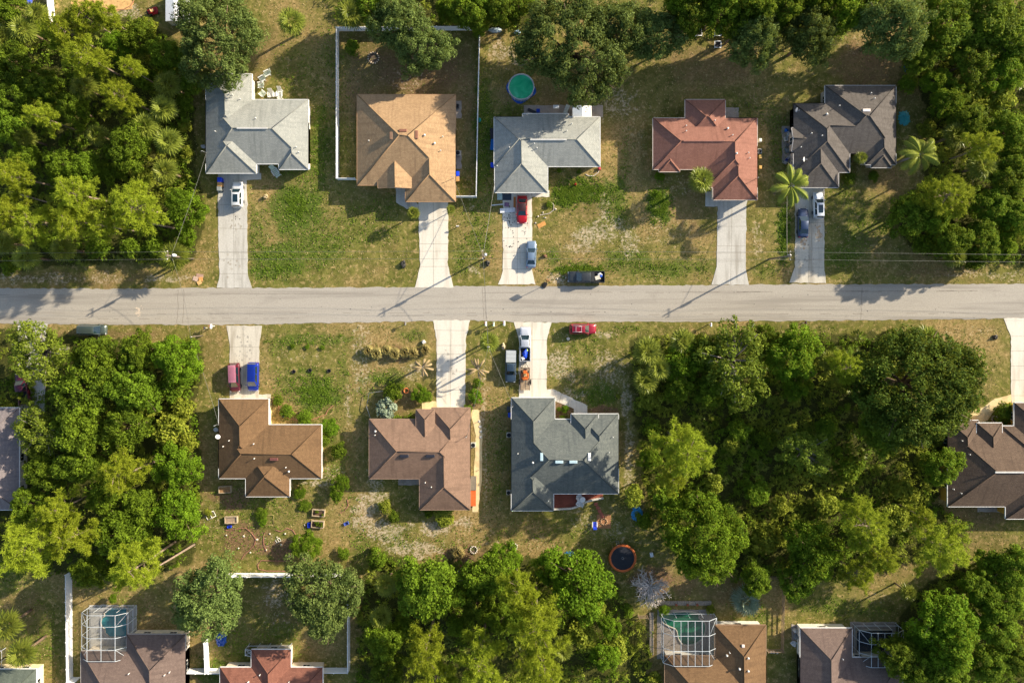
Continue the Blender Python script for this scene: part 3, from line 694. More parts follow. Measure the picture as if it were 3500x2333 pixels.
def house(label, pieces, rm, wallc, wname, cat='house', group='houses along the street', pitch=.42, eave=2.75, feats=(), garage=(), trim=True, cap=None, trimc=None):
    P_ = []
    for pc in pieces:
        o = pc[4] if len(pc) > 4 else {}
        e = eave + o.get('dz', 0)
        x0, y1 = P(pc[0], pc[1], e); x1, y0 = P(pc[2], pc[3], e)
        P_.append(Piece((x0, y0, x1, y1), e, o.get('pitch', pitch), o.get('gab', ''), o.get('only', '')))
    cx = sum(p.x0 + p.x1 for p in P_) / len(P_) / 2; cy = sum(p.y0 + p.y1 for p in P_) / len(P_) / 2
    for p in P_:      # to house coordinates
        p.x0 -= cx; p.x1 -= cx; p.y0 -= cy; p.y1 -= cy
        p.pl = [(k, a, b, c + a * cx + b * cy) for (k, a, b, c) in p.pl]
    top = lambda x, y: max([p.h(x, y) for p in P_ if p.inside(x, y, -.01)] or [0])
    root = empty('house', cx, cy, 0, 0, label, cat, group)
    # slopes
    rb = MB()
    for i, A in enumerate(P_):
        for j, (k, a, b, c) in enumerate(A.pl):
            poly = A.rect()
            for jj, (k2, a2, b2, c2) in enumerate(A.pl):
                if jj != j: poly = clip(poly, (a2 - a, b2 - b, c2 - c))
            if area(poly) < 1e-3: continue
            polys = [poly]
            for q, B in enumerate(P_):
                if q == i: continue
                bias = 1e-4 if q < i else -1e-4
                polys = subtract(polys, B.hs() + [(a2 - a, b2 - b, c2 - c + bias) for (_, a2, b2, c2) in B.pl])
            sl = math.sqrt(1 + pitch * pitch)
            for pl in polys:
                s_ = sum(pl[t][0] * pl[(t + 1) % len(pl)][1] - pl[(t + 1) % len(pl)][0] * pl[t][1] for t in range(len(pl)))
                if s_ < 0: pl = pl[::-1]
                rb.add([(x, y, a * x + b * y + c + .03) for x, y in pl], [tuple(range(len(pl)))])
                if k in 'WE': rb.uv[len(rb.f) - 1] = [(y, (x if k == 'W' else -x) * sl) for x, y in pl]
                else: rb.uv[len(rb.f) - 1] = [(x, (y if k == 'S' else -y) * sl) for x, y in pl]
    rc = rb.build('roof', rm, root)
    # ridge and hip caps where they show
    cb = MB()
    for A in P_:
        W = A.x1 - A.x0; Dp = A.y1 - A.y0
        segs = []
        ks = ''.join(p[0] for p in A.pl)
        if len(ks) == 1: continue
        if W <= Dp or 'N' not in ks and 'S' not in ks:
            hw = W / 2; m = A.x0 + hw
            ya = A.y0 + (hw if 'S' in ks else 0); yb = A.y1 - (hw if 'N' in ks else 0)
            segs.append(((m, ya), (m, yb)))
            if 'S' in ks: segs += [((A.x0, A.y0), (m, ya)), ((A.x1, A.y0), (m, ya))]
            if 'N' in ks: segs += [((A.x0, A.y1), (m, yb)), ((A.x1, A.y1), (m, yb))]
        else:
            hw = Dp / 2; m = A.y0 + hw
            xa = A.x0 + (hw if 'W' in ks else 0); xb = A.x1 - (hw if 'E' in ks else 0)
            segs.append(((xa, m), (xb, m)))
            if 'W' in ks: segs += [((A.x0, A.y0), (xa, m)), ((A.x0, A.y1), (xa, m))]
            if 'E' in ks: segs += [((A.x1, A.y0), (xb, m)), ((A.x1, A.y1), (xb, m))]
        for (p, q) in segs:
            n = max(2, int(math.hypot(q[0] - p[0], q[1] - p[1]) / .2)); run = []
            for t in range(n + 1):
                x = p[0] + (q[0] - p[0]) * t / n; y = p[1] + (q[1] - p[1]) * t / n
                z = A.h(x, y)
                ok = all(not B.inside(x, y, .001) or B.h(x, y) < z + .02 for B in P_ if B is not A) and all(
                    not (B.inside(x, y, .001) and abs(B.h(x, y) - z) < .02 and min(abs(B.h(x + .1, y) - A.h(x + .1, y)), 9) < .005 and abs(B.h(x - .1, y) - A.h(x - .1, y)) < .005 and False) for B in P_ if B is not A)
                ux_, uy_ = (q[0] - p[0]), (q[1] - p[1]); ul_ = math.hypot(ux_, uy_) + 1e-9; ax_, ay_ = -uy_ / ul_ * .12, ux_ / ul_ * .12
                if ok and 0 < t < n and top(x + ax_, y + ay_) + top(x - ax_, y - ay_) > 2 * z - .03: ok = False
                if ok: run.append((x, y, z + .035))
                if (not ok or t == n) and len(run) > 1:
                    cb.tube([run[0], run[-1]], .085, 5)
                if not ok: run = []
    if cb.v: cb.build('ridge_cap', cap or rm, rc)
    # fascia and gutter, walls
    fb = MB(); wb = MB(); wins = []
    ins = .5
    for A in P_:
        for side in 'WESN':
            if side in 'WE':
                X = A.x0 if side == 'W' else A.x1
                pts = lambda t, X=X, A=A: (X, A.y0 + (A.y1 - A.y0) * t); ln = A.y1 - A.y0; nx, ny = (-1 if side == 'W' else 1), 0
            else:
                Y = A.y0 if side == 'S' else A.y1
                pts = lambda t, Y=Y, A=A: (A.x0 + (A.x1 - A.x0) * t, Y); ln = A.x1 - A.x0; nx, ny = 0, (-1 if side == 'S' else 1)
            n = max(2, int(ln / .12)); run = []
            for t in range(n + 1):
                x, y = pts(t / n)
                xi = min(max(x, A.x0 + .01), A.x1 - .01); yi = min(max(y, A.y0 + .01), A.y1 - .01)
                z = A.h(xi, yi)
                hid = any(B is not A and B.inside(x + nx * .04, y + ny * .04, .0) and B.h(x, y) > z - .05 for B in P_)
                if not hid: run.append((x, y, z))
                if (hid or t == n) and len(run) > 1:
                    zs = [r_[2] for r_ in run]; mid = max(range(len(run)), key=lambda q: zs[q])
                    brk = [run[0], run[-1]] if max(zs) - min(zs) < .05 else [run[0], run[mid], run[-1]]
                    for p, q in zip(brk[:-1], brk[1:]):
                        w_ = .08
                        v = [(p[0], p[1], p[2] - .2), (p[0] + nx * w_, p[1] + ny * w_, p[2] - .2), (p[0] + nx * w_, p[1] + ny * w_, p[2] + .03), (p[0], p[1], p[2] + .03)]
                        v += [(q[0], q[1], q[2] - .2), (q[0] + nx * w_, q[1] + ny * w_, q[2] - .2), (q[0] + nx * w_, q[1] + ny * w_, q[2] + .03), (q[0], q[1], q[2] + .03)]
                        fb.add(v, [(1, 2, 6, 5), (2, 3, 7, 6), (0, 1, 5, 4), (0, 3, 2, 1), (4, 5, 6, 7)])
                if hid: run = []
            # wall behind the overhang
            run = []; last = []
            for t in range(n + 1):
                x, y = pts(t / n)
                x -= nx * ins; y -= ny * ins
                x = min(max(x, A.x0 + ins), A.x1 - ins); y = min(max(y, A.y0 + ins), A.y1 - ins)
                z = A.h(x, y) - .12
                low = 0.0; hid = False
                for B in P_:
                    if B is A: continue
                    if B.x0 + ins - .01 < x + nx * .03 < B.x1 - ins + .01 and B.y0 + ins - .01 < y + ny * .03 < B.y1 - ins + .01:
                        if B.h(x, y) > z - .2: hid = True
                if not hid and (not run or math.hypot(run[-1][0] - x, run[-1][1] - y) > 1e-4): run.append((x, y, z))
                if (hid or t == n) and len(run) > 1:
                    zs = [r_[2] for r_ in run]; mid = max(range(len(run)), key=lambda q: zs[q])
                    brk = [run[0], run[-1]] if max(zs) - min(zs) < .05 else [run[0], run[mid], run[-1]]
                    for p, q in zip(brk[:-1], brk[1:]):
                        wb.add([(p[0], p[1], 0), (q[0], q[1], 0), (q[0], q[1], q[2]), (p[0], p[1], p[2])], [(0, 1, 2, 3)])
                    wins.append((run[0], run[-1], nx, ny))
                if hid: run = []
    if trim: fb.build('gutter', mat('trim_%d_%d' % (trimc[0], trimc[2]), trimc, .6, .1) if trimc else WHITE, rc)
    wall = wb.build('wall', mat(wname, wallc, .85, .08, 1.5), root)
    # openings
    gpos = [(P(gx, gy, 1)[0] - cx, P(gx, gy, 1)[1] - cy) for gx, gy in garage]
    for (a, b, nx, ny) in wins:
        ln = math.hypot(b[0] - a[0], b[1] - a[1])
        if ln < 2.2: continue
        ux, uy = (b[0] - a[0]) / ln, (b[1] - a[1]) / ln
        rz = math.atan2(uy, ux)
        isg = False
        for gx, gy in gpos:
            t = (gx - a[0]) * ux + (gy - a[1]) * uy
            d = abs((gx - a[0]) * nx + (gy - a[1]) * ny)
            if 0 < t < ln and d < 2.2: isg = True
        if isg and ln > 4:
            wd = min(4.9, ln - .8); mx_, my_ = (a[0] + b[0]) / 2, (a[1] + b[1]) / 2
            g = MB(); g.box(0, 0, 1.08, wd, .06, 2.16)
            for q in range(1, 4): g.box(0, (-1 if (ny * math.cos(rz) - nx * math.sin(rz)) < 0 else 1) * .035, q * .54, wd - .1, .02, .03, m=1)
            g.build('garage_door', [WHITE, mat('groove', (190, 188, 182), .6)], root, (mx_ + nx * .03, my_ + ny * .03, 0), rz)
            continue
        nw = max(1, int(ln / 4.2))
        for q in range(nw):
            t = (q + .5) / nw * ln
            wx, wy = a[0] + ux * t, a[1] + uy * t
            f = MB(); f.box(0, 0, 1.5, 1.32, .07, 1.22); fo = f.build('window', WHITE, root, (wx + nx * .035, wy + ny * .035, 0), rz)
            sgn = 1 if (ny * math.cos(rz) - nx * math.sin(rz)) > 0 else -1
            g = MB()
            for sx in (-.3, .3): g.box(sx, sgn * .045, 1.5, .54, .02, 1.06)
            g.build('pane', GLASS, fo)
    # things fixed on the roof
    for ft in feats:
        kind, px, py = ft[:3]
        z = eave + 1
        for _ in range(4):
            x, y = P(px, py, z); x -= cx; y -= cy
            z = top(x, y)
        if kind == 'pipe':
            f = MB(); f.cyl(0, 0, -.1, .38, .06, n=8); f.lathe([(.1, .38), (.1, .46), (.03, .5)], n=8); f.build('vent_pipe', mat('vent_white', (225, 222, 214), .5, .05), rc, (x, y, z))
        elif kind == 'cap':
            f = MB(); f.cyl(0, 0, -.1, .3, .12, n=10); f.lathe([(.18, .3), (.19, .36), (.08, .45)], n=10); f.build('roof_vent', mat('vent_white', (225, 222, 214), .5, .05), rc, (x, y, z))
        elif kind == 'box':
            c = ft[5] if len(ft) > 5 else (216, 220, 222)
            f = MB(); f.rbox(0, 0, .12, ft[3], ft[4], .26, b=.05); f.build('roof_vent', mat('vent_%d_%d' % (c[0], c[1]), c, .5, .08), rc, (x, y, z))
        elif kind == 'ridge':
            f = MB(); f.rbox(0, 0, .1, ft[3], .3, .12, b=.04); f.build('ridge_vent', mat('ridge_vent_%d' % (ft[4][0] if len(ft) > 4 else 188), ft[4] if len(ft) > 4 else (188, 186, 180), .5, .1), rc, (x, y, z))
        elif kind == 'mast':
            f = MB(); f.tube([(0, 0, -.2), (0, 0, 1.6)], .045, 6); f.tube([(0, 0, 1.55), (-.2, -.05, 1.75)], .06, 6); f.build('service_mast', METAL, root, (x, y, z))
        elif kind == 'dish':
            a = ft[3]
            f = MB(); f.tube([(0, 0, -.3), (0, 0, .5)], .04, 6)
            f.build('satellite_dish', [WHITE], root, (x, y, z))
            d = MB(); d.lathe([(.02, 0), (.25, .05), (.42, .13), (.43, .15), (.25, .08), (.02, .03)], n=14, caps=False)
            d.tube([(.0, -.38, .12), (0, -.1, .55)], .02, 5); d.box(0, -.08, .56, .1, .12, .1)
            oo = d.build('dish_bowl', [mat('dish_grey', (206, 206, 204), .5, .05)], [q for q in col.objects if q.name.startswith('satellite_dish')][-1], (0, 0, .5))
            oo.rotation_euler = (R(50), 0, a)
    return root


RM = {
    'silver': roof_mat('silver_shingle', (140, 142, 136), (168, 168, 158), (116, 118, 112)),
    'silver2': roof_mat('pale_shingle', (142, 144, 138), (172, 172, 162), (120, 122, 116)),
    'tan': roof_mat('tan_shingle', (154, 125, 93), (187, 155, 116), (129, 104, 78)),
    'red': roof_mat('red_shingle', (136, 94, 80), (160, 114, 97), (114, 77, 64)),
    'char': roof_mat('charcoal_shingle', (86, 80, 75), (110, 104, 98), (70, 65, 60)),
    'brown': roof_mat('brown_shingle', (104, 80, 56), (130, 102, 72), (86, 66, 46)),
    'taupe': roof_mat('taupe_shingle', (122, 98, 82), (148, 120, 100), (102, 82, 68)),
    'slate': roof_mat('slate_green_shingle', (86, 91, 89), (116, 120, 113), (72, 78, 78)),
    'umber': roof_mat('umber_shingle', (88, 72, 60), (112, 94, 78), (70, 57, 48)),
    'dusk': roof_mat('dusk_shingle', (104, 88, 80), (126, 108, 98), (86, 72, 66)),
    'rust': roof_mat('rust_shingle', (122, 80, 66), (148, 100, 82), (102, 66, 54)),
    'olive': roof_mat('olive_shingle', (84, 92, 82), (104, 112, 100), (70, 76, 68)),
    'lilac': roof_mat('lilac_grey_shingle', (124, 115, 114), (146, 135, 132), (102, 95, 95)),
}

house('pale grey hip roofed house beside the upper left wood, white SUV in front',
      [(704, 253, 861, 480), (704, 341, 1054, 560), (704, 420, 876, 592), (953, 420, 1054, 579)], RM['silver'], (222, 216, 204), 'stucco_cream',
      feats=[('pipe', 797, 325), ('pipe', 823, 340), ('pipe', 738, 450), ('pipe', 876, 405), ('pipe', 1014, 503), ('pipe', 1023, 521), ('ridge', 862, 439, 5.2), ('mast', 706, 523), ('dish', 698, 505, 2.2)], garage=[(790, 585)])
house('tan shingle hip roofed house inside the white fenced yard',
      [(1221, 324, 1557, 633), (1386, 440, 1557, 689), (1292, 470, 1415, 643, {'gab': 'SN', 'dz': .35})], RM['tan'], (214, 196, 168), 'stucco_tan', trimc=(170, 132, 96),
      feats=[('box', 1378, 447, 1.3, .5, (140, 96, 74)), ('box', 1424, 461, .55, 1.4, (140, 96, 74)), ('box', 1337, 465, .5, 1.3, (128, 100, 78)), ('cap', 1452, 463), ('pipe', 1262, 482), ('cap', 1486, 491), ('pipe', 1514, 468), ('pipe', 1507, 516), ('mast', 1550, 610)], garage=[(1470, 680)])
house('light grey hip roofed house in the middle with the red sedan in front',
      [(1689, 400, 2051, 569), (1691, 400, 1872, 658), (1786, 389, 1943, 480, {'only': 'N', 'dz': -.24})], RM['silver2'], (206, 200, 188), 'stucco_grey',
      feats=[('pipe', 1954, 424), ('pipe', 1937, 448), ('pipe', 1741, 505), ('pipe', 1835, 507), ('pipe', 1826, 492), ('pipe', 1699, 568), ('ridge', 1874, 478, 6.2), ('mast', 1692, 620)], garage=[(1780, 652)])
house('brick red hip roofed house with a palm at its front door',
      [(2232, 404, 2587, 579), (2412, 404, 2588, 641), (2437, 500, 2588, 683), (2342, 341, 2479, 470), (2252, 500, 2323, 587)], RM['red'], (226, 206, 170), 'stucco_peach', trimc=(206, 190, 176),
      feats=[('pipe', 2344, 431), ('pipe', 2344, 449), ('pipe', 2442, 413), ('cap', 2486, 440), ('pipe', 2502, 463), ('cap', 2516, 525), ('pipe', 2556, 523), ('pipe', 2560, 541), ('mast', 2582, 612), ('ridge', 2405, 482, 7.0, (142, 96, 80))], garage=[(2512, 676)])
house('charcoal roofed house at the upper right with two parked cars in front',
      [(2820, 293, 3062, 525), (2712, 354, 3062, 525), (2712, 354, 2904, 589), (2715, 400, 2866, 641), (2957, 430, 3062, 563), (2706, 437, 2800, 517, {'gab': 'W'}), (2977, 500, 3047, 573)], RM['char'], (196, 180, 162), 'stucco_sand', trimc=(190, 186, 182),
      feats=[('box', 2960, 378, 1.3, .5, (226, 216, 206)), ('cap', 2824, 391), ('pipe', 2974, 320), ('pipe', 2986, 338), ('pipe', 2771, 457), ('pipe', 2807, 465), ('pipe', 2866, 363), ('pipe', 2735, 504), ('dish', 2716, 378, 1.2), ('dish', 2714, 560, 1.5)], garage=[(2790, 634)])
house('chestnut brown hip roofed house with the maroon and blue vans in front',
      [(748, 1363, 918, 1600), (748, 1451, 1099, 1634), (840, 1540, 990, 1696)], RM['brown'], (232, 218, 176), 'stucco_butter',
      feats=[('pipe', 785, 1504), ('pipe', 765, 1524), ('pipe', 869, 1515), ('pipe', 871, 1565), ('box', 937, 1568, 1.4, .5, (112, 70, 62)), ('pipe', 979, 1595), ('cap', 989, 1609), ('dish', 742, 1467, 2.4), ('dish', 748, 1491, 2.4), ('mast', 748, 1448)], garage=[(815, 1370)])
house('taupe brown house with ornamental grasses and an empty driveway in front',
      [(1262, 1432, 1607, 1635), (1434, 1470, 1607, 1741), (1475, 1393, 1607, 1560), (1422, 1399, 1485, 1540, {'dz': .55})], RM['taupe'], (224, 206, 176), 'stucco_rose', trimc=(150, 124, 104),
      feats=[('cap', 1284, 1472), ('pipe', 1283, 1485), ('box', 1382, 1557, 1.5, .5, (40, 42, 52)), ('box', 1471, 1557, 1.5, .5, (40, 42, 52)), ('pipe', 1454, 1647), ('pipe', 1475, 1662), ('mast', 1597, 1487)], garage=[(1545, 1400)])
house('dark slate green hip roofed house behind the silver pickup and trailer',
      [(1748, 1359, 1896, 1660), (1748, 1432, 2114, 1686), (1748, 1560, 1892, 1744), (1952, 1414, 2045, 1580, {'dz': .35}), (1975, 1414, 2114, 1600)], RM['slate'], (192, 182, 168), 'stucco_stone',
      feats=[('box', 1851, 1560, .5, 1.35, (176, 200, 206)), ('box', 1911, 1577, 1.35, .5, (176, 200, 206)), ('box', 1959, 1577, 1.35, .5, (176, 200, 206)), ('box', 2014, 1560, .5, 1.35, (232, 232, 228)), ('cap', 1821, 1579), ('pipe', 1770, 1548), ('pipe', 1874, 1709), ('pipe', 2094, 1492), ('pipe', 2081, 1544), ('mast', 1753, 1385)], garage=[(1822, 1366)])
house('umber brown roofed house with yellow walls at the right edge',
      [(3239, 1467, 3640, 1730), (3239, 1436, 3345, 1600), (3338, 1445, 3425, 1600, {'dz': .3}), (3425, 1455, 3640, 1600), (3466, 1376, 3660, 1620), (3437, 1600, 3660, 1772)], RM['umber'], (196, 152, 62), 'stucco_yellow',
      feats=[('pipe', 3284, 1504), ('pipe', 3310, 1551), ('pipe', 3281, 1683), ('pipe', 3255, 1669), ('ridge', 3450, 1613, 5.0)], garage=[])
house('brown grey roofed house beside the screened pool at the lower left',
      [(277, 2223, 634, 2440), (433, 2166, 634, 2440)], RM['dusk'], (230, 216, 192), 'stucco_cream2', trimc=(180, 170, 160), eave=2.6,
      feats=[('pipe', 443, 2298), ('pipe', 582, 2293), ('pipe', 565, 2303)], garage=[])
house('rust red roofed house at the bottom edge between white fences',
      [(752, 2279, 1103, 2500), (859, 2218, 994, 2400)], RM['rust'], (216, 200, 176), 'stucco_tan2', eave=2.6,
      feats=[('cap', 850, 2328), ('pipe', 890, 2302), ('pipe', 989, 2327)])
house('brown roofed house beside the green screened pool at the bottom',
      [(2272, 2240, 2618, 2480), (2443, 2135, 2618, 2480)], RM['brown'], (232, 226, 212), 'stucco_white', trimc=(150, 122, 96), eave=2.6,
      feats=[('box', 2539, 2205, .5, .5, (220, 206, 196)), ('cap', 2483, 2236), ('pipe', 2492, 2226), ('cap', 2556, 2245), ('cap', 2526, 2282), ('cap', 2556, 2289)])
house('grey brown roofed house with a dark screened pool at the lower right',
      [(2735, 2145, 2912, 2500), (2735, 2245, 3085, 2500)], RM['dusk'], (222, 216, 202), 'stucco_white2', eave=2.6,
      feats=[('pipe', 2878, 2248)])
house('lilac grey roofed house cut by the left edge of the photo',
      [(-260, 1393, 66, 1741)], RM['lilac'], (222, 216, 206), 'stucco_white3', eave=2.6, feats=[])
house('olive green roofed house with cream walls in the bottom left corner',
      [(-160, 2285, 124, 2500)], RM['olive'], (238, 216, 172), 'stucco_cream3', eave=2.6, feats=[])
# ------------------------------------------------------------------ foliage
LEAF = {
    'broad': leaf_mat('leaf_broad', LC['broad0'], LC['broad1'], .3),
    'oak': leaf_mat('leaf_oak', LC['oak0'], LC['oak1'], .2),
    'pine': leaf_mat('needles', LC['pine0'], LC['pine1'], .35),
    'palm': leaf_mat('palm_leaf', LC['palm0'], LC['palm1'], .25, rough=.35),
    'yellow': leaf_mat('leaf_yellow', LC['yel0'], LC['yel1'], .3),
    'olive': leaf_mat('leaf_olive', LC['olv_0'], LC['olv_1'], .25),
    'deep': leaf_mat('leaf_deep', LC['deep0'], LC['deep1'], .2),
    'lime': leaf_mat('leaf_lime', LC['lime0'], LC['lime1'], .35),
    'silver': leaf_mat('leaf_silver', (92, 110, 88), (156, 166, 140), .15),
    'straw': leaf_mat('leaf_straw', (112, 104, 54), (172, 156, 100), .2),
    'dryfrond': leaf_mat('leaf_dryfrond', (122, 102, 70), (176, 152, 116), .15),
    'dead': leaf_mat('dead_twigs', (120, 112, 106), (172, 164, 156), .0),
}
BARK = mat('bark', (112, 92, 74), .9, .35, 4, bump=.4)
PBARK = mat('pine_bark', (138, 120, 104), .9, .35, 4, bump=.4)
DBARK = mat('grey_bark', (128, 120, 112), .9, .3, 4, bump=.3)


def rhombs(C, Nn, size, rg, ratio=.55):
    """leaf shaped faces at C facing Nn"""
    n = len(C)
    a = rg.normal(size=(n, 3)); U = np.cross(Nn, a); U /= np.linalg.norm(U, axis=1)[:, None] + 1e-9
    W = np.cross(Nn, U)
    s = (size * rg.uniform(.65, 1.35, n))[:, None]
    V = np.stack([C - U * s, C - W * s * ratio + U * s * .1, C + U * s, C + W * s * ratio + U * s * .1], 1).reshape(-1, 3)
    F = np.arange(n * 4).reshape(n, 4)
    return V, F


def shell_points(n, rg, zlo=-.4):
    d = rg.normal(size=(n * 4, 3)); d /= np.linalg.norm(d, axis=1)[:, None]
    d = d[d[:, 2] > zlo][:n]
    return d


def crown_leafy(name, seed, Rr, h0, hz, nclump, nleaf, leaf, m, irr=.25, rc=.26, limbs=7, bark=None):
    """a tree of unit kind: trunk with limbs, crown of leaf clumps. returns (crown mesh, trunk mesh)"""
    rg = np.random.default_rng(seed)
    d = shell_points(nclump, rg, -.35)
    az = np.arctan2(d[:, 1], d[:, 0])
    ph = rg.uniform(0, 6.3, 4)
    lob = 1 + irr * (.55 * np.sin(2 * az + ph[0]) + .5 * np.sin(3 * az + ph[1]) + .45 * np.sin(5 * az + ph[2]))
    rad = rg.uniform(.45, 1.0, nclump) ** .6
    rcl = Rr * rc * rg.uniform(.7, 1.35, nclump)
    C = np.stack([d[:, 0] * Rr * lob * rad, d[:, 1] * Rr * lob * rad, h0 + hz * d[:, 2] * rad * (1 + rg.uniform(-.15, .15, nclump))], 1)
    C[:, :2] *= (1 - rc * .7)
    Vs = []; Fs = []; T = []; off = 0
    for i in range(nclump):
        q = shell_points(nleaf, rg, -.5)
        rr = rg.uniform(.35, 1.0, len(q)) ** .5
        pos = C[i] + q * (rcl[i] * rr)[:, None] * np.array([1, 1, .72])
        nn = q * .7 + rg.normal(size=q.shape) * .55 + np.array([0, 0, .25]); nn /= np.linalg.norm(nn, axis=1)[:, None]
        V, F = rhombs(pos, nn, leaf, rg)
        Vs.append(V); Fs.append(F + off); off += len(V)
        T.append(np.clip(rg.normal(.5 + rg.uniform(-.34, .34), .18, len(q)), 0, 1))
    crown = np_mesh(name + '_crown', np.concatenate(Vs), np.concatenate(Fs), m, np.concatenate(T))
    mb = MB(); tr = max(.12, Rr * .05)
    fork = h0 - hz * .55
    mb.tube([(0, 0, -.2), (.05, .03, fork * .5), (0, .05, fork), (.1, 0, h0)], [tr * 1.35, tr, tr * .8, tr * .45], 8)
    idx = rg.permutation(nclump)[:limbs]
    for i in idx:
        c = C[i]
        mb.tube([(0, .03, fork * rg.uniform(.75, 1.0)), (c[0] * .45, c[1] * .45, fork + (c[2] - fork) * .6), (c[0] * 1.12, c[1] * 1.12, c[2] + rcl[i] * .75)], [tr * .55, tr * .36, tr * .1], 6)
    return crown, mb.mesh(name + '_trunk', bark or BARK)


def crown_pine(name, seed, Rr, h, nbr, m, droop=.1):
    rg = np.random.default_rng(seed)
    tips = []
    mb = MB()
    lean = rg.uniform(-.5, .5, 2)
    mb.tube([(0, 0, -.2), (lean[0] * .3, lean[1] * .3, h * .5), (lean[0], lean[1], h * .97)], [.24, .18, .05], 8)
    z0 = h * .62
    for i in range(nbr):
        t = (i + .5) / nbr
        z = z0 + (h - z0) * t
        L = Rr * (1 - .55 * t ** 1.6) * rg.uniform(.5, 1.05)
        a = i * 2.4 + rg.uniform(-.4, .4)
        ex, ey = lean[0] * z / h + L * math.cos(a), lean[1] * z / h + L * math.sin(a)
        ez = z + L * rg.uniform(-droop, .35)
        b0 = np.array([lean[0] * z / h, lean[1] * z / h, z - .3]); b1 = np.array([ex, ey, ez])
        mb.tube([tuple(b0), tuple((b0 + b1) / 2 + [0, 0, -.15]), tuple(b1)], [.07, .05, .02], 5)
        k = max(3, int(L * 2.6))
        for j in range(k):
            f = .38 + .62 * (j + 1) / k
            p = b0 + (b1 - b0) * f
            for _ in range(3):
                tips.append(p + rg.normal(size=3) * np.array([.55, .55, .3]) * (.35 + .9 * f * (1.15 - f) * 2))
        tips.append(b1)
    for _ in range(10): tips.append(np.array([lean[0], lean[1], h]) + rg.normal(size=3) * [.6, .6, .35])
    tips = np.array(tips)
    nt_ = len(tips); per = 26
    d = rg.normal(size=(nt_, per, 3)) + np.array([0, 0, .35]); d /= np.linalg.norm(d, axis=2)[..., None]
    base = np.repeat(tips[:, None, :], per, 1) + d * .05
    L = rg.uniform(.28, .52, (nt_, per, 1))
    sd_ = np.cross(d, rg.normal(size=d.shape)); sd_ /= np.linalg.norm(sd_, axis=2)[..., None]
    wd = .05
    V = np.stack([base - sd_ * wd * .6, base + sd_ * wd * .6, base + d * L + sd_ * wd * .4, base + d * L - sd_ * wd * .4], 2).reshape(-1, 3)
    F = np.arange(len(V)).reshape(-1, 4)
    tt = np.repeat(np.clip(rg.normal(.5, .2, nt_), 0, 1), per) * .8 + rg.uniform(0, .2, nt_ * per)
    return np_mesh(name + '_crown', V, F, m, tt), mb.mesh(name + '_trunk', PBARK)


def crown_fanpalm(name, seed, Rr, h, nf, m):
    rg = np.random.default_rng(seed)
    Vs = []; T = []
    for i in range(nf):
        t = i / nf
        el = 1.25 - 1.75 * t + rg.uniform(-.12, .12)          # young fronds upright, old ones hanging
        az = i * 2.39996 + rg.uniform(-.2, .2)
        ax = np.array([math.cos(az) * math.cos(el), math.sin(az) * math.cos(el), math.sin(el)])
        side = np.array([-math.sin(az), math.cos(az), 0]); up = np.cross(ax, side) * -1
        pl = Rr * rg.uniform(.38, .5)
        hub = np.array([0, 0, h]) + ax * pl
        c = np.clip(rg.normal(.55 - .25 * t, .12), 0, 1)
        Vs.append(np.array([np.array([0, 0, h]) - side * .03, np.array([0, 0, h]) + side * .03, hub + side * .025, hub - side * .025])); T.append(.6)
        nl = 15
        for j in range(nl):
            a = (j / (nl - 1) - .5) * 3.9
            dr = ax * math.cos(a) + side * math.sin(a)
            ll = Rr * .56 * (.72 + .28 * math.cos(a)) * rg.uniform(.9, 1.1)
            mid = hub + dr * ll * .55 + up * rg.uniform(-.04, .06)
            tip = hub + dr * ll - np.array([0, 0, .22 * ll]) + rg.normal(size=3) * .04
            w = np.cross(dr, up); w /= np.linalg.norm(w) + 1e-9
            w = w * .075 * Rr / 2.3 + up * .03 * (1 if j % 2 else -1)
            Vs.append(np.array([hub, mid - w, tip, mid + w])); T.append(np.clip(c + rg.uniform(-.12, .12), 0, 1))
    V = np.concatenate(Vs); F = np.arange(len(V)).reshape(-1, 4)
    mb = MB()
    pts = [(0.05 * math.sin(q), 0, -.2 + (h + .1) * q / 5) for q in range(6)]
    mb.tube(pts, [.24, .2, .19, .19, .2, .22], 8)
    return np_mesh(name + '_crown', V, F, m, np.array(T)), mb.mesh(name + '_trunk', BARK)


def crown_feather(name, seed, Rr, h, nf, m, dry=0.0, droop=1.0, dense=1.0):
    rg = np.random.default_rng(seed)
    Vs = []; T = []
    for i in range(nf):
        az = i * 2.39996 + rg.uniform(-.25, .25)
        el0 = rg.uniform(.25, 1.05)
        L = Rr * 1.22 * rg.uniform(.85, 1.1)
        p = np.array([0, 0, h], float); n = 26
        dirh = np.array([math.cos(az), math.sin(az), 0]); side = np.array([-math.sin(az), math.cos(az), 0])
        c0 = rg.uniform(.35, .7)
        for j in range(n):
            t = j / n
            el = el0 - droop * 2.1 * t ** 1.3
            d = dirh * math.cos(el) + np.array([0, 0, math.sin(el)])
            q = p + d * L / n
            Vs.append(np.array([p - side * .035, p + side * .035, q + side * .03, q - side * .03])); T.append(.8)
            if t > .12:
                ll = Rr * .26 * math.sin(min(1, (t - .05) * 1.25) * math.pi) ** .5 * dense
                for sg in (-1, 1):
                    for e in range(2):
                        b = p + (q - p) * e * .5
                        tip = b + side * sg * ll * rg.uniform(.8, 1.1) * .8 + d * ll * .45 - np.array([0, 0, ll * .5])
                        w = d * .055
                        Vs.append(np.array([b - w, b + w, tip + w * .3, tip - w * .3])); T.append(np.clip(c0 + rg.uniform(-.2, .2), 0, 1))
            p = q
    V = np.concatenate(Vs); F = np.arange(len(V)).reshape(-1, 4)
    mb = MB()
    mb.tube([(0, 0, -.2), (.03, 0, h * .4), (0, .03, h - .6), (0, 0, h + .15)], [.26, .2, .17, .13], 8)
    return np_mesh(name + '_crown', V, F, m, np.array(T)), mb.mesh(name + '_trunk', DBARK)


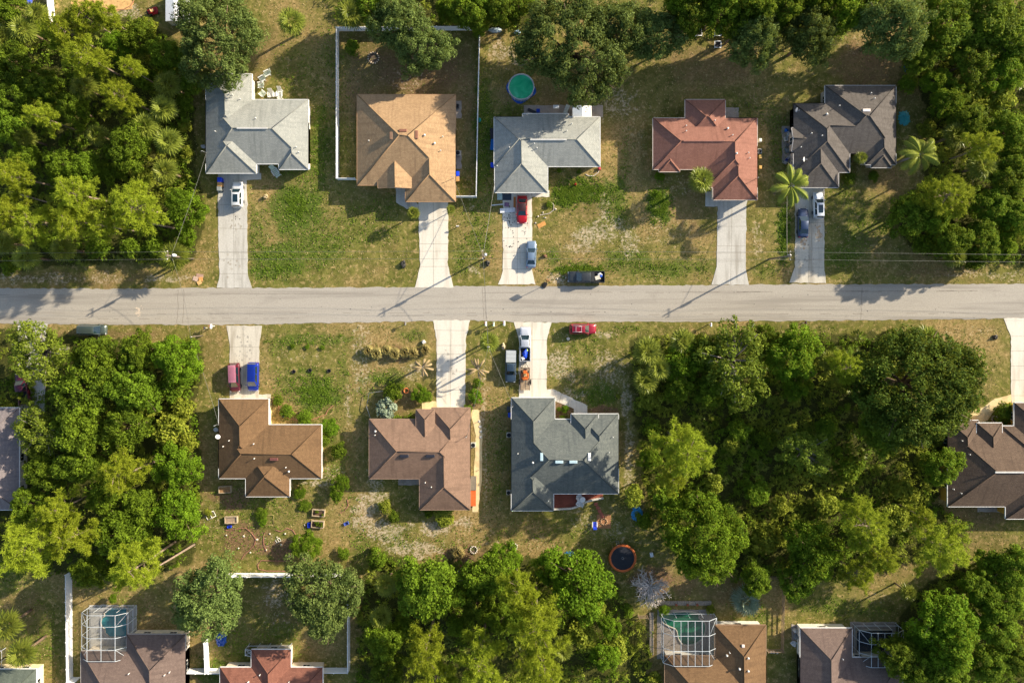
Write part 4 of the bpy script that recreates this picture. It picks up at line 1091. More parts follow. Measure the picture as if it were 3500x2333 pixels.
def tuft(name, seed, Rr, h, n, m, wd=.04, spread=1.0):
    """clump of arching blades"""
    rg = np.random.default_rng(seed)
    az = rg.uniform(0, 6.283, n); out = rg.uniform(.25, 1.0, n) * Rr; hh = h * rg.uniform(.6, 1.1, n)
    dx = np.stack([np.cos(az), np.sin(az), np.zeros(n)], 1); sd_ = np.stack([-np.sin(az), np.cos(az), np.zeros(n)], 1) * wd
    b = dx * (out * .22)[:, None]
    k = dx * (out * .65)[:, None]; k[:, 2] = hh
    t = dx * (out * spread)[:, None]; t[:, 2] = hh * rg.uniform(.45, .85, n)
    V = np.concatenate([np.stack([b - sd_, b + sd_, k + sd_, k - sd_], 1), np.stack([k - sd_, k + sd_, t + sd_ * .3, t - sd_ * .3], 1)]).reshape(-1, 3)
    F = np.arange(len(V)).reshape(-1, 4)
    tt = rg.uniform(0, 1, n)
    return np_mesh(name, V, F, m, np.concatenate([tt, tt]))


PROTO = {'oak': [], 'broad': [], 'lime': [], 'pine': [], 'palm': [], 'bush': [], 'yellow': [], 'bigoak': [], 'loose': []}
for q in range(4): PROTO['oak'].append((7.0, 9.5) + crown_leafy('oak', 10 + q, 7.0, 6.3, 3.6, 200, 120, .19, LEAF['oak'], .24, .145, 12))
for q in range(2): PROTO['bigoak'].append((10.5, 11.0) + crown_leafy('big_oak', 20 + q, 10.5, 7.0, 4.4, 380, 120, .2, LEAF['oak' if q == 0 else 'deep'], .24 if q == 0 else .11, .11, 14))
PROTO['dome'] = [(7.0, 9.5) + crown_leafy('dome', 25, 7.0, 5.6, 4.2, 260, 110, .18, LEAF['lime'], .09, .13, 8)]
for q in range(4): PROTO['broad'].append((4.6, 9.0) + crown_leafy('leafy', 30 + q, 4.6, 6.0, 3.2, 130, 95, .19, LEAF['broad'], .27, .175, 10))
for q in range(3): PROTO['lime'].append((4.6, 8.0) + crown_leafy('lime', 40 + q, 4.6, 5.2, 3.0, 130, 95, .18, LEAF['lime'], .27, .17, 10))
for q in range(2): PROTO['loose'].append((5.2, 9.0) + crown_leafy('loose', 50 + q, 5.2, 6.2, 2.8, 105, 60, .19, LEAF['olive'], .32, .15, 30, DBARK))
for q in range(4): PROTO['pine'].append((4.6, 14.0) + crown_pine('pine', 60 + q, 4.6, 14.0, 22, LEAF['pine']))
for q in range(3): PROTO['palm'].append((2.4, 6.0) + crown_fanpalm('fan_palm', 70 + q, 2.4, 6.0, 30, LEAF['palm']))
for q in range(3): PROTO['bush'].append((2.2, 3.0) + crown_leafy('bush', 80 + q, 2.2, 1.7, 1.3, 30, 70, .19, LEAF['broad'], .25, .32, 4))
for q in range(2): PROTO['yellow'].append((2.2, 3.0) + crown_leafy('yellow_bush', 90 + q, 2.2, 1.7, 1.3, 30, 70, .2, LEAF['yellow'], .25, .32, 4))

KIND = {   # name, description, category, shared height rule
    'oak': ('oak_tree', 'broad olive oak', 'oak tree', lambda r: 4.5 + r * .62),
    'bigoak': ('oak_tree', 'huge spreading oak', 'oak tree', lambda r: 5.0 + r * .55),
    'broad': ('leafy_tree', 'mid green tree', 'tree', lambda r: 4.6 + r * .85),
    'dome': ('leafy_tree', 'round bright green tree', 'tree', lambda r: 9.0),
    'lime': ('leafy_tree', 'bright green tree', 'tree', lambda r: 4.0 + r * .8),
    'loose': ('leafy_tree', 'loose olive tree', 'tree', lambda r: 5.0 + r * .7),
    'pine': ('pine_tree', 'feathery pine', 'pine tree', lambda r: 10.5 + r * .7),
    'palm': ('fan_palm', 'shaggy fan palm', 'palm', lambda r: 4.2 + r * .5),
    'bush': ('shrub', 'rounded green shrub', 'shrub', lambda r: r * 1.5),
    'yellow': ('shrub', 'yellow green shrub', 'shrub', lambda r: r * 1.5),
}
_tn = {k: 0 for k in KIND}


def tree(kind, dx, dy, rd, label, h=None, group=None, proto=None, cz=.72):
    nm, desc, cat, hf = KIND[kind]
    r0 = rd / 13.0
    hh = h or hf(r0)
    zc = hh * cz
    r = r0 * (1 - zc / H)
    x, y = PD(dx, dy, zc)
    pr = PROTO[kind]
    i = _tn[kind] % len(pr) if proto is None else proto
    _tn[kind] += 1
    R0, H0, cm, tm = pr[i]
    o = empty(nm, x, y, 0, rnd.uniform(0, 6.28), label, cat, group)
    o.scale = (r / R0, r / R0, hh / H0)
    inst('crown', cm, o); inst('trunk', tm, o)
    return o


ORD = ['leftmost', 'second from the left', 'third from the left', 'fourth from the left', 'fifth from the left', 'sixth from the left', 'seventh from the left', 'eighth from the left', 'ninth from the left', 'tenth from the left']


def wood(region, items, group):
    """trees of one wood; each label counts its own kind from the left inside the named stretch"""
    by = {}
    for it in items: by.setdefault(it[0], []).append(it)
    for k, lst in by.items():
        lst.sort(key=lambda t: t[1])
        for q, it in enumerate(lst):
            d = KIND[k][1]
            lab = f'{d} {region}' if len(lst) == 1 else f'{d}, {ORD[q]} {region}'
            tree(k, it[1], it[2], it[3], lab, it[4] if len(it) > 4 else None, group)


G1 = 'trees of the upper left wood'
wood('along the top of the upper left wood', [('pine', 165, 78, 52), ('pine', 130, 82, 36), ('pine', 212, 50, 46), ('palm', 69, 75, 36), ('palm', 20, 92, 30), ('pine', 252, 45, 34), ('broad', 320, 85, 40), ('broad', 20, 20, 40, 8),
      ('palm', 100, 40, 30), ('broad', 385, 130, 46), ('pine', 206, 134, 55), ('broad', 34, 147, 52), ('lime', 270, 105, 34), ('yellow', 340, 60, 24), ('yellow', 300, 68, 22)], G1)
wood('in the middle of the upper left wood', [('broad', 27, 223, 48), ('broad', 24, 291, 48), ('broad', 106, 202, 44), ('palm', 206, 208, 34), ('palm', 398, 200, 36), ('palm', 387, 254, 35), ('palm', 346, 295, 34), ('palm', 398, 330, 36), ('palm', 236, 315, 28), ('palm', 391, 398, 34),
      ('pine', 285, 223, 46), ('pine', 103, 271, 38), ('broad', 295, 336, 56), ('broad', 144, 377, 42), ('broad', 192, 384, 36), ('palm', 72, 322, 28), ('broad', 170, 250, 40), ('bush', 330, 180, 34), ('pine', 310, 165, 28), ('broad', 60, 360, 34), ('yellow', 330, 408, 26), ('bush', 250, 400, 30), ('bush', 425, 235, 22), ('yellow', 425, 290, 18), ('yellow', 430, 350, 16)], G1)
wood('in the upper left wood beside the road', [('pine', 34, 405, 52), ('pine', 178, 446, 62), ('pine', 326, 478, 68), ('pine', 27, 500, 50), ('pine', 86, 514, 52), ('pine', 171, 507, 52), ('pine', 250, 520, 40), ('lime', 425, 480, 50, 6), ('palm', 158, 574, 32), ('palm', 75, 593, 34), ('palm', 408, 590, 40, 4.2), ('bush', 219, 567, 30), ('bush', 300, 570, 26),
      ('palm', 20, 560, 32), ('bush', 355, 565, 28), ('lime', 425, 540, 26, 4), ('bush', 20, 610, 22), ('bush', 110, 560, 26)], G1)
tree('bigoak', 497, 85, 108, 'broad dark oak overhanging the rear of the upper left grey house', 11.5, proto=0)
tree('broad', 440, 190, 30, 'small dark tree between the big oak and the palms', 6)

G2 = 'trees of the lower left wood'
wood('in the lower left wood near the road', [('loose', 84, 808, 72, 11), ('broad', 222, 832, 64), ('broad', 315, 804, 46), ('lime', 405, 825, 58), ('broad', 192, 897, 72), ('broad', 302, 890, 62), ('palm', 440, 790, 22, 3), ('bush', 395, 890, 36), ('bush', 440, 850, 20)], G2)
wood('in the middle of the lower left wood', [('loose', 90, 990, 62), ('broad', 180, 985, 66), ('broad', 285, 985, 58), ('yellow', 390, 985, 44), ('yellow', 420, 940, 30), ('lime', 405, 1070, 56), ('pine', 290, 1090, 58), ('broad', 180, 1065, 54), ('broad', 100, 1085, 44), ('broad', 330, 1165, 46), ('lime', 407, 1182, 60), ('broad', 240, 1140, 44), ('yellow', 430, 1020, 26)], G2)
wood('in the lower end of the lower left wood', [('pine', 79, 1240, 82), ('pine', 176, 1231, 56), ('broad', 281, 1231, 64), ('pine', 331, 1295, 70), ('broad', 205, 1312, 44), ('broad', 60, 1160, 40), ('bush', 270, 1310, 34), ('pine', 145, 1165, 46)], G2)
tree('oak', 480, 1378, 94, 'broad dark oak right of the lower left screened pool', 9.5)
tree('oak', 738, 1365, 96, 'broad dark oak across the white fence, left of the middle bottom wood', 9.5)
wood('in the bottom left corner by the cream house', [('palm', 32, 1425, 40), ('palm', 66, 1488, 38)], 'fan palms in the bottom left corner')

G3 = 'trees of the bottom middle wood'
wood('in the bottom middle wood', [('broad', 988, 1350, 84), ('palm', 891, 1334, 30), ('palm', 879, 1407, 30), ('bush', 865, 1284, 24), ('pine', 982, 1478, 62, 16), ('pine', 1108, 1508, 70, 16), ('pine', 1236, 1412, 76, 17), ('pine', 1187, 1335, 52, 14), ('broad', 1115, 1322, 58), ('lime', 1158, 1284, 42), ('lime', 1333, 1337, 84), ('lime', 1262, 1300, 40), ('pine', 1245, 1520, 70, 16),
      ('broad', 1093, 1390, 44), ('broad', 1155, 1420, 42), ('yellow', 1340, 1460, 36), ('yellow', 1415, 1490, 30), ('lime', 1400, 1440, 26), ('broad', 880, 1470, 46), ('broad', 890, 1540, 46), ('pine', 1000, 1556, 56, 15), ('lime', 1390, 1510, 34), ('bush', 925, 1440, 34), ('yellow', 1370, 1400, 24), ('palm', 1290, 1480, 30, 5), ('bush', 1050, 1440, 30)], G3)

G4 = 'trees of the right middle wood'
wood('along the road edge of the right middle wood', [('palm', 1482, 806, 38), ('palm', 1508, 843, 36), ('palm', 1478, 872, 34), ('palm', 1562, 782, 34), ('lime', 1568, 836, 52), ('loose', 1690, 830, 92, 10.5), ('broad', 1623, 815, 46), ('lime', 1826, 812, 66, 10), ('broad', 1758, 782, 36), ('broad', 1632, 895, 42), ('loose', 1695, 908, 40), ('pine', 1935, 843, 42, 12), ('palm', 1893, 825, 26), ('lime', 1830, 885, 36), ('broad', 1560, 890, 36), ('bush', 1740, 900, 26)], G4)
tree('bigoak', 2110, 890, 152, 'huge round dark green tree left of the yellow walled house', 14, proto=1)
tree('broad', 2030, 985, 62, 'dark leafy tree on the lower left flank of the huge round tree', 9)
tree('broad', 2166, 1070, 46, 'dark leafy tree against the yellow house roof edge', 8)
tree('palm', 2115, 775, 34, 'pale fan palm behind the top of the huge round tree', 6)
wood('in the middle of the right middle wood', [('pine', 1565, 1018, 78, 15), ('lime', 1492, 1053, 26, 6), ('pine', 1546, 1098, 38, 11), ('loose', 1851, 1040, 58), ('bush', 1742, 1135, 34), ('yellow', 1491, 915, 30), ('bush', 1500, 985, 26), ('yellow', 1455, 1140, 28), ('bush', 1530, 1145, 32), ('bush', 1700, 990, 28), ('yellow', 1680, 1020, 24), ('bush', 1900, 980, 30), ('yellow', 1640, 1110, 26), ('bush', 1950, 1080, 32), ('bush', 1480, 1195, 22), ('bush', 1760, 1010, 26), ('yellow', 1790, 1160, 26)], G4)
tree('dome', 1620, 1238, 104, 'round bright green tree above the lower right screened pool', 10.5)
wood('in the lower part of the right middle wood', [('pine', 1975, 1200, 68, 12), ('lime', 1868, 1268, 72), ('pine', 1966, 1316, 44, 11), ('broad', 1835, 1335, 46), ('pine', 2015, 1275, 40, 11), ('pine', 2155, 1252, 74, 12), ('pine', 2115, 1185, 32, 10), ('yellow', 1760, 1240, 36), ('yellow', 2080, 1130, 34), ('yellow', 2060, 1190, 36), ('broad', 1735, 1330, 40), ('bush', 1710, 1250, 26), ('yellow', 1900, 1160, 30)], G4)

G5 = 'trees of the lower right wood'
wood('in the lower right wood', [('lime', 2170, 1415, 66, 9.5), ('lime', 2185, 1480, 62, 10), ('broad', 2058, 1500, 46), ('broad', 2099, 1530, 46), ('broad', 2167, 1545, 58), ('broad', 2253, 1354, 46), ('broad', 2302, 1386, 54), ('broad', 2289, 1440, 54), ('broad', 2330, 1305, 50), ('broad', 2275, 1522, 50), ('broad', 2335, 1508, 50), ('bush', 2270, 1296, 40), ('lime', 2115, 1455, 36)], G5)
tree('palm', 2077, 1354, 22, 'small spiky palm alone on the turf beside the lower right wood', 4.0)

G6 = 'trees along the top edge'
wood('along the top edge behind the tan house', [('palm', 811, 41, 40), ('oak', 917, 51, 70, 9), ('oak', 972, 112, 68, 9), ('broad', 849, 20, 44), ('broad', 1076, 27, 50), ('broad', 1150, 22, 46), ('lime', 1030, 15, 36), ('broad', 1110, 0, 46), ('bush', 1100, 60, 26), ('broad', 1190, 10, 40)], G6)
tree('bigoak', 1314, 104, 128, 'huge grey green oak over the round green pool', 12, proto=0)
tree('oak', 1425, 62, 74, 'grey green oak between the huge oak over the pool and the right one', 10)
tree('oak', 1508, 82, 66, 'grey green oak just right of the huge oak over the pool', 9)
wood('along the top edge behind the red house', [('broad', 1598, 22, 58, 12), ('broad', 1655, 15, 52, 13), ('oak', 1733, 92, 64, 12), ('broad', 1735, 28, 52, 13), ('oak', 1859, 84, 64, 12), ('broad', 1808, 14, 46, 13), ('lime', 1928, 27, 54, 12), ('broad', 1700, 60, 40, 11), ('broad', 1560, 0, 40, 12), ('broad', 1970, 5, 44, 12), ('broad', 1870, 10, 40, 12)], G6)
tree('oak', 2052, 60, 84, 'olive oak behind the charcoal roofed house', 13)
G7 = 'trees of the upper right wood'
wood('at the top of the upper right wood', [('broad', 2175, 55, 72), ('broad', 2270, 40, 76), ('broad', 2340, 90, 60), ('lime', 2151, 185, 32), ('lime', 2180, 225, 44), ('yellow', 2229, 223, 44), ('lime', 2309, 165, 52), ('yellow', 2295, 215, 40), ('broad', 2227, 278, 44), ('yellow', 2131, 295, 24), ('broad', 2110, 130, 44), ('broad', 2230, 140, 50), ('bush', 2090, 190, 24)], G7)
wood('in the upper right wood beside the road', [('palm', 2182, 316, 34), ('pine', 2244, 346, 44, 12), ('palm', 2240, 386, 36), ('pine', 2165, 453, 64, 11), ('broad', 2090, 496, 56, 7), ('broad', 2312, 422, 50), ('broad', 2254, 550, 46), ('lime', 2306, 562, 34), ('broad', 2190, 555, 44), ('broad', 2320, 300, 50), ('broad', 2335, 370, 44), ('broad', 2280, 470, 46), ('broad', 2335, 500, 46), ('bush', 2130, 560, 30), ('palm', 2180, 590, 28), ('broad', 2140, 500, 40), ('bush', 2240, 595, 28)], G7)


def special(name, label, cat, dx, dy, z, meshes, parts, rz=0.0, sc_=1.0, group=None):
    x, y = PD(dx, dy, z)
    o = empty(name, x, y, 0, rz, label, cat, group)
    o.scale = (sc_,) * 3
    for p, me in zip(parts, meshes): inst(p, me, o)
    return o


qp = [crown_feather('feather_palm', 101, 3.6, 7.0, 12, LEAF['palm']), crown_feather('feather_palm', 102, 3.6, 7.5, 12, LEAF['palm'])]
special('feather_palm', 'feather palm over the driveway of the charcoal house, left of the dark sedan', 'palm', 1812, 428, 6.5, qp[0], ('crown', 'trunk'), 0, 1.0)
special('feather_palm', 'feather palm at the right corner of the charcoal roofed house', 'palm', 2104, 358, 6.5, qp[1], ('crown', 'trunk'), 1, 1.0)
dry = [crown_feather('dry_palm', 103, 2.3, 3.6, 10, LEAF['dryfrond'], droop=1.25, dense=.45), crown_feather('dry_palm', 104, 2.3, 3.6, 9, LEAF['dryfrond'], droop=1.25, dense=.45)]
special('feather_palm', 'withered tan feather palm left of the empty lower driveway', 'palm', 972, 842, 3, dry[0], ('crown', 'trunk'), .4)
special('feather_palm', 'withered tan feather palm right of the empty lower driveway', 'palm', 1098, 846, 3, dry[1], ('crown', 'trunk'), 1.4)
tree('palm', 1605, 416, 34, 'shaggy fan palm at the red house front door', 5)
tree('palm', 676, 58, 37, 'lone golden fan palm on the lawn behind the upper left house', 5)
tree('palm', 951, 490, 17, 'small fan palm at the bend of the tan house walk', 3.2)
tree('palm', 1971, 365, 17, 'small palm in the entry nook of the charcoal house', 3.2)
tree('palm', 1124, 784, 27, 'short golden palm under the service pole by the empty lower driveway', 4.4)
tree('palm', 1036, 482, 12, 'small yellow palm on the turf right of the tan house driveway', 2.6)
bis = crown_fanpalm('silver_palm', 111, 2.9, 2.0, 26, LEAF['silver'])
special('fan_palm', 'silver leaved fan palm inside the brown fenced yard', 'palm', 1713, 1378, 2, bis, ('crown', 'trunk'))
sil = crown_leafy('silver_bush', 112, 2.0, 1.4, 1.0, 26, 60, .26, LEAF['silver'], .2, .3, 4)
special('shrub', 'silvery leaved shrub at the taupe brown house corner', 'shrub', 888, 940, 1.2, sil, ('crown', 'trunk'))


def dead_tree():
    rg = random.Random(9); mb = MB()
    mb.tube([(0, 0, -.1), (.05, 0, 1.2), (0, 0, 2.2)], [.28, .22, .15], 7)
    tw = MB()
    for i in range(70):
        a = rg.uniform(0, 6.28); L = rg.uniform(1.9, 4.0); z = rg.uniform(1.2, 2.2)
        p = [(0, 0, z)]
        for k in range(1, 6):
            t = k / 5
            p.append((L * t * math.cos(a + .25 * math.sin(t * 5 + i)), L * t * math.sin(a + .25 * math.sin(t * 5 + i)), z + 2.6 * t - 1.5 * t * t + rg.uniform(-.1, .1)))
        tw.tube(p, [.1, .09, .08, .07, .05, .02], 5)
        for k in (2, 3, 4):
            for s_ in (-1, 1):
                b = p[k]; a2 = a + s_ * rg.uniform(.4, .9); l2 = rg.uniform(.4, .9)
                tw.tube([b, (b[0] + l2 * math.cos(a2), b[1] + l2 * math.sin(a2), b[2] + rg.uniform(0, .35))], [.055, .018], 4)
    x, y = PD(1492, 1345, 2)
    o = empty('dead_tree', x, y, 0, 0, 'leafless silver grey dead tree beside the round orange trampoline', 'dead tree')
    mb.build('trunk', DBARK, o); tw.build('branches', mat('dead_wood', (186, 176, 166), .9, .15, 4), o)


dead_tree()

# fallen and leaning bare trunks
for (x0, y0, x1, y1, z1, lab) in ((20, 440, 108, 464, 1.5, 'fallen bare pine trunk in the upper left wood'), (446, 1250, 342, 1312, 9.0, 'leaning bare pine trunk across the lower left wood'), (402, 524, 318, 508, 3.0, 'leaning bare pine trunk beside the road pine')):
    a = PD(x0, y0, .3); b = PD(x1, y1, z1)
    mb = MB(); mb.tube([(0, 0, .2), ((b[0] - a[0]) * .5, (b[1] - a[1]) * .5, z1 * .55 + .1), (b[0] - a[0], b[1] - a[1], z1)], [.2, .17, .1], 7)
    tag(mb.build('fallen_trunk', PBARK, None, (a[0], a[1], 0)), lab, 'tree trunk')

# ornamental grasses in a row
gm = [tuft('grass_tuft', 120 + q, 1.05, .95, 520, LEAF['straw']) for q in range(3)]
GR = [(846, 806, 'leftmost'), (865, 811, 'second from the left'), (888, 804, 'third from the left'), (907, 812, 'fourth from the left'), (930, 809, 'fifth from the left'), (949, 811, 'sixth from the left'), (977, 803, 'rightmost')]
for q, (dx, dy, o_) in enumerate(GR):
    x, y = PD(dx, dy, .5)
    tag(inst('ornamental_grass', gm[q % 3], None, (x, y, 0), q * 1.1, (rnd.uniform(1.0, 1.25),) * 3), f'straw coloured ornamental grass clump, {o_} in the front row', 'grass clump', 'ornamental grass clumps in a row')
x, y = PD(1052, 1268, .5)
tag(inst('ornamental_grass', gm[0], None, (x, y, 0), 0, (1.3, 1.3, 1.1)), 'straw coloured grass clump at the edge of the bottom middle wood', 'grass clump')

# single shrubs
SHR = [
    ('bush', 940, 965, 17, 'low green shrub directly left of the cream landing'), ('lime', 968, 905, 24, 'green hedge shrub between the cream landing and the empty driveway', 1.6), ('bush', 905, 900, 24, 'olive shrub beside the orange hose ring in front of the taupe house', 1.8),
    ('bush', 910, 965, 16, 'small shrub between the silvery shrub and the taupe house entry'), ('bush', 1097, 880, 13, 'upper small shrub right of the empty lower driveway'), ('lime', 1092, 910, 18, 'bright flowering shrub right of the empty lower driveway', 1.3), ('bush', 1076, 938, 11, 'small shrub at the garage corner of the taupe house'),
    ('lime', 1298, 939, 9, 'round clipped shrub in the dark mulch bed, upper one', 1.1), ('lime', 1291, 958, 7, 'round clipped shrub against the dark green house wall, lower one', .9), ('lime', 1284, 939, 6, 'half hidden clipped shrub at the garage edge of the dark green house', .9),
    ('yellow', 1022, 1180, 30, 'yellow leaved hedge behind the taupe house', 1.2), ('bush', 985, 1178, 12, 'small dark shrub behind the taupe house corner'), ('yellow', 885, 1162, 18, 'yellow green shrub on the sandy turf behind the taupe house', 1.4), ('bush', 905, 1185, 14, 'lower shrub of the pair on the sandy turf behind the taupe house'),
    ('lime', 705, 1250, 36, 'big rounded shrub behind the raised garden beds', 2.8), ('lime', 775, 1130, 20, 'banana like bright shrub right of the brown house rear', 2.2), ('bush', 780, 1035, 20, 'upper shrub in the strip right of the brown house'), ('lime', 785, 1105, 20, 'lower shrub in the strip right of the brown house', 2.0),
    ('lime', 757, 980, 22, 'leafy shrub at the front right corner of the brown house', 1.6), ('bush', 745, 1010, 18, 'shrub against the right wall of the brown house', 1.4), ('bush', 660, 945, 18, 'shrub row piece at the brown house front, near the blue bucket', 1.2), ('bush', 700, 960, 20, 'low shrub in front of the brown house main wall', 1.2), ('bush', 640, 920, 14, 'small grey shrub at the brown house garage corner', 1.2),
    ('lime', 604, 1198, 11, 'weedy green mound in the back garden of the brown house', .8), ('bush', 600, 1180, 16, 'small weed clump below the brown house rear bump', .8), ('lime', 690, 1130, 16, 'weed clump near the upper raised bed', .8), ('yellow', 478, 1175, 10, 'small yellow shrub at the wood edge of the back garden', 1.0), ('bush', 790, 1270, 16, 'small shrub at the end of the back garden turf', 1.0),
    ('lime', 1515, 405, 12, 'small dark shrub under the red house front window', .9), ('lime', 1506, 446, 11, 'bright shrub on the turf in front of the red house', .9),
    ('bush', 808, 108, 20, 'low green bush inside the fenced dirt yard', 1.4), 
    ('bush', 1950, 410, 16, 'dark shrub below the entry nook of the charcoal house', 1.2), ('bush', 2005, 405, 14, 'dark shrub at the right front wall of the charcoal house', 1.0), ('bush', 2305, 945, 30, 'big dark rounded shrub in the yellow house entry yard', 1.6), ('bush', 1730, 1440, 10, 'small shrub by the rear door of the green pool house', .9),
    ('yellow', 1632, 1398, 12, 'dry reddish shrub at the pool screen corner', 1.2), ('lime', 1525, 1400, 14, 'dry shrub at the left pool screen corner', 1.2), ('lime', 262, 1372, 10, 'small bright tree behind the lower left pool screen', 2.0), ('bush', 860, 1262, 10, 'spiky shrub at the turf edge above the bottom middle wood', .9),
    ('yellow', 1420, 910, 6, 'tiny yellow weed by the slanting walk', .4), ('bush', 1262, 470, 9, 'flower bed plants beside the red sedan', .5), ('lime', 1330, 395, 6, 'small plant in the bed under the middle grey house, right', .5), ('lime', 1285, 392, 6, 'small plant in the bed under the middle grey house, left', .5),
    ('lime', 672, 795, 6, 'tiny orange tinged plant on the lower left front lawn, first', .4), ('lime', 706, 796, 6, 'tiny orange tinged plant on the lower left front lawn, second', .4), ('lime', 740, 798, 6, 'tiny orange tinged plant on the lower left front lawn, third', .4),
    ('lime', 1040, 1565, 14, 'yellow palm like plant at the very bottom edge', .8), ('yellow', 1500, 1560, 22, 'yellow leaved plant at the bottom edge by the brown roof', 2.0), ('bush', 645, 1120, 14, 'low shrub at the brown house rear right corner', .8), ('bush', 700, 1160, 16, 'low weeds right of the garden, near the beds', .5),
]
for s_ in SHR: tree(s_[0], s_[1], s_[2], s_[3], s_[4], s_[5] if len(s_) > 5 else max(.6, s_[3] / 13 * 1.3), cz=.5)


# undergrowth: saw palmetto and scrub filling the woods, nobody could count it
def undergrowth():
    rg = np.random.default_rng(77)
    dens = {'a': 1.0, 'b': .8, 'c': .9, 'd': 1.3, 'e': 1.3, 'f': 1.1, 'g': 1.1, 'h': .9}
    C = []
    for key, poly in WOODS.items():
        pl = np.array(poly, float); x0, y0 = pl.min(0); x1, y1 = pl.max(0)
        n = int((x1 - x0) * (y1 - y0) / 169 * .8 * dens[key])
        X = rg.uniform(x0, x1, n); Y = rg.uniform(y0, y1, n); ok = inpoly(X, Y, poly)
        C.append(np.stack([X[ok], Y[ok]], 1))
    C = np.concatenate(C); n = len(C)
    bump = np.sin(C[:, 0] * .06 + 1.7 * np.sin(C[:, 1] * .045)) + np.sin(C[:, 1] * .07 + 1.3 * np.sin(C[:, 0] * .05))
    drift = np.sin(C[:, 0] * .021 + 1.1) + np.sin(C[:, 1] * .027 + C[:, 0] * .008) + rg.normal(0, .45, n)
    Hh = np.clip(.5 + .55 * (bump + 1.2) * rg.uniform(.5, 1.2, n), .25, 2.6)
    B = np.stack([(C[:, 0] * D - NX) / S, (NY - C[:, 1] * D) / S, Hh], 1)
    pal = rg.random(n) < .5
    V = []; T = []; MI = []
    # palmetto fans
    Pb = B[pal]; m = len(Pb); nf, nl = 6, 6
    az = rg.uniform(0, 6.283, (m, nf)); el = rg.uniform(-.1, 1.0, (m, nf))
    ax = np.stack([np.cos(az) * np.cos(el), np.sin(az) * np.cos(el), np.sin(el)], -1); sd2 = np.stack([-np.sin(az), np.cos(az), np.zeros_like(az)], -1)
    hub = Pb[:, None, :] + ax * rg.uniform(.1, .6, (m, nf, 1)); hub[..., 2] = np.maximum(hub[..., 2] - .2, .12)
    a = ((np.arange(nl) / (nl - 1) - .5) * 2.6)[None, None, :, None] + rg.normal(0, .15, (m, nf, nl, 1))
    dr = np.cos(a) * ax[:, :, None, :] + np.sin(a) * sd2[:, :, None, :]
    L = rg.uniform(.4, .8, (m, nf, nl, 1))
    tip = hub[:, :, None, :] + dr * L; tip[..., 2] -= .12; mid = hub[:, :, None, :] + dr * L * .55
    w = np.cross(dr, np.array([0, 0, 1.0])) * .075 + np.array([0, 0, .035])
    Q = np.stack([np.broadcast_to(hub[:, :, None, :], mid.shape), mid - w, tip, mid + w], 3).reshape(-1, 4, 3)
    V.append(Q); T.append(np.clip(np.repeat(rg.normal(.5, .22, m * nf), nl) + rg.normal(0, .1, len(Q)), 0, 1))
    k = np.where((drift[pal] > -.15), 1, np.where(rg.random(m) < .4, 2, 0)); MI.append(np.repeat(k, nf * nl))
    # leafy scrub
    Sb = B[~pal]; m = len(Sb); nl = 34
    q = rg.normal(size=(m, nl, 3)); q /= np.linalg.norm(q, axis=2)[..., None]; q[..., 2] = np.abs(q[..., 2]) * .8
    rr = rg.uniform(.4, 1.1, (m, 1, 1))
    pos = Sb[:, None, :] * np.array([1, 1, .75]) + q * rr * rg.uniform(.4, 1, (m, nl, 1)); pos[..., 2] = np.maximum(pos[..., 2], .1)
    nn = q + rg.normal(size=q.shape) * .6; nn /= np.linalg.norm(nn, axis=2)[..., None]
    V2, _ = rhombs(pos.reshape(-1, 3), nn.reshape(-1, 3), .17, rg)
    V.append(V2.reshape(-1, 4, 3)); T.append(np.clip(np.repeat(rg.normal(.45, .2, m), nl) + rg.normal(0, .12, m * nl), 0, 1))
    MI.append(np.repeat(np.where(drift[~pal] > .5, 1, np.where(rg.random(m) < .25, 3, 0)), nl))
    V = np.concatenate(V).reshape(-1, 3); F = np.arange(len(V)).reshape(-1, 4)
    me = np_mesh('undergrowth', V, F, [LEAF['broad'], LEAF['yellow'], LEAF['palm'], LEAF['lime']], np.concatenate(T), np.concatenate(MI))
    o = bpy.data.objects.new('undergrowth', me); col.objects.link(o)
    tag(o, 'tangled palmetto and scrub covering the floor of the woods', 'undergrowth', kind='stuff')


undergrowth()


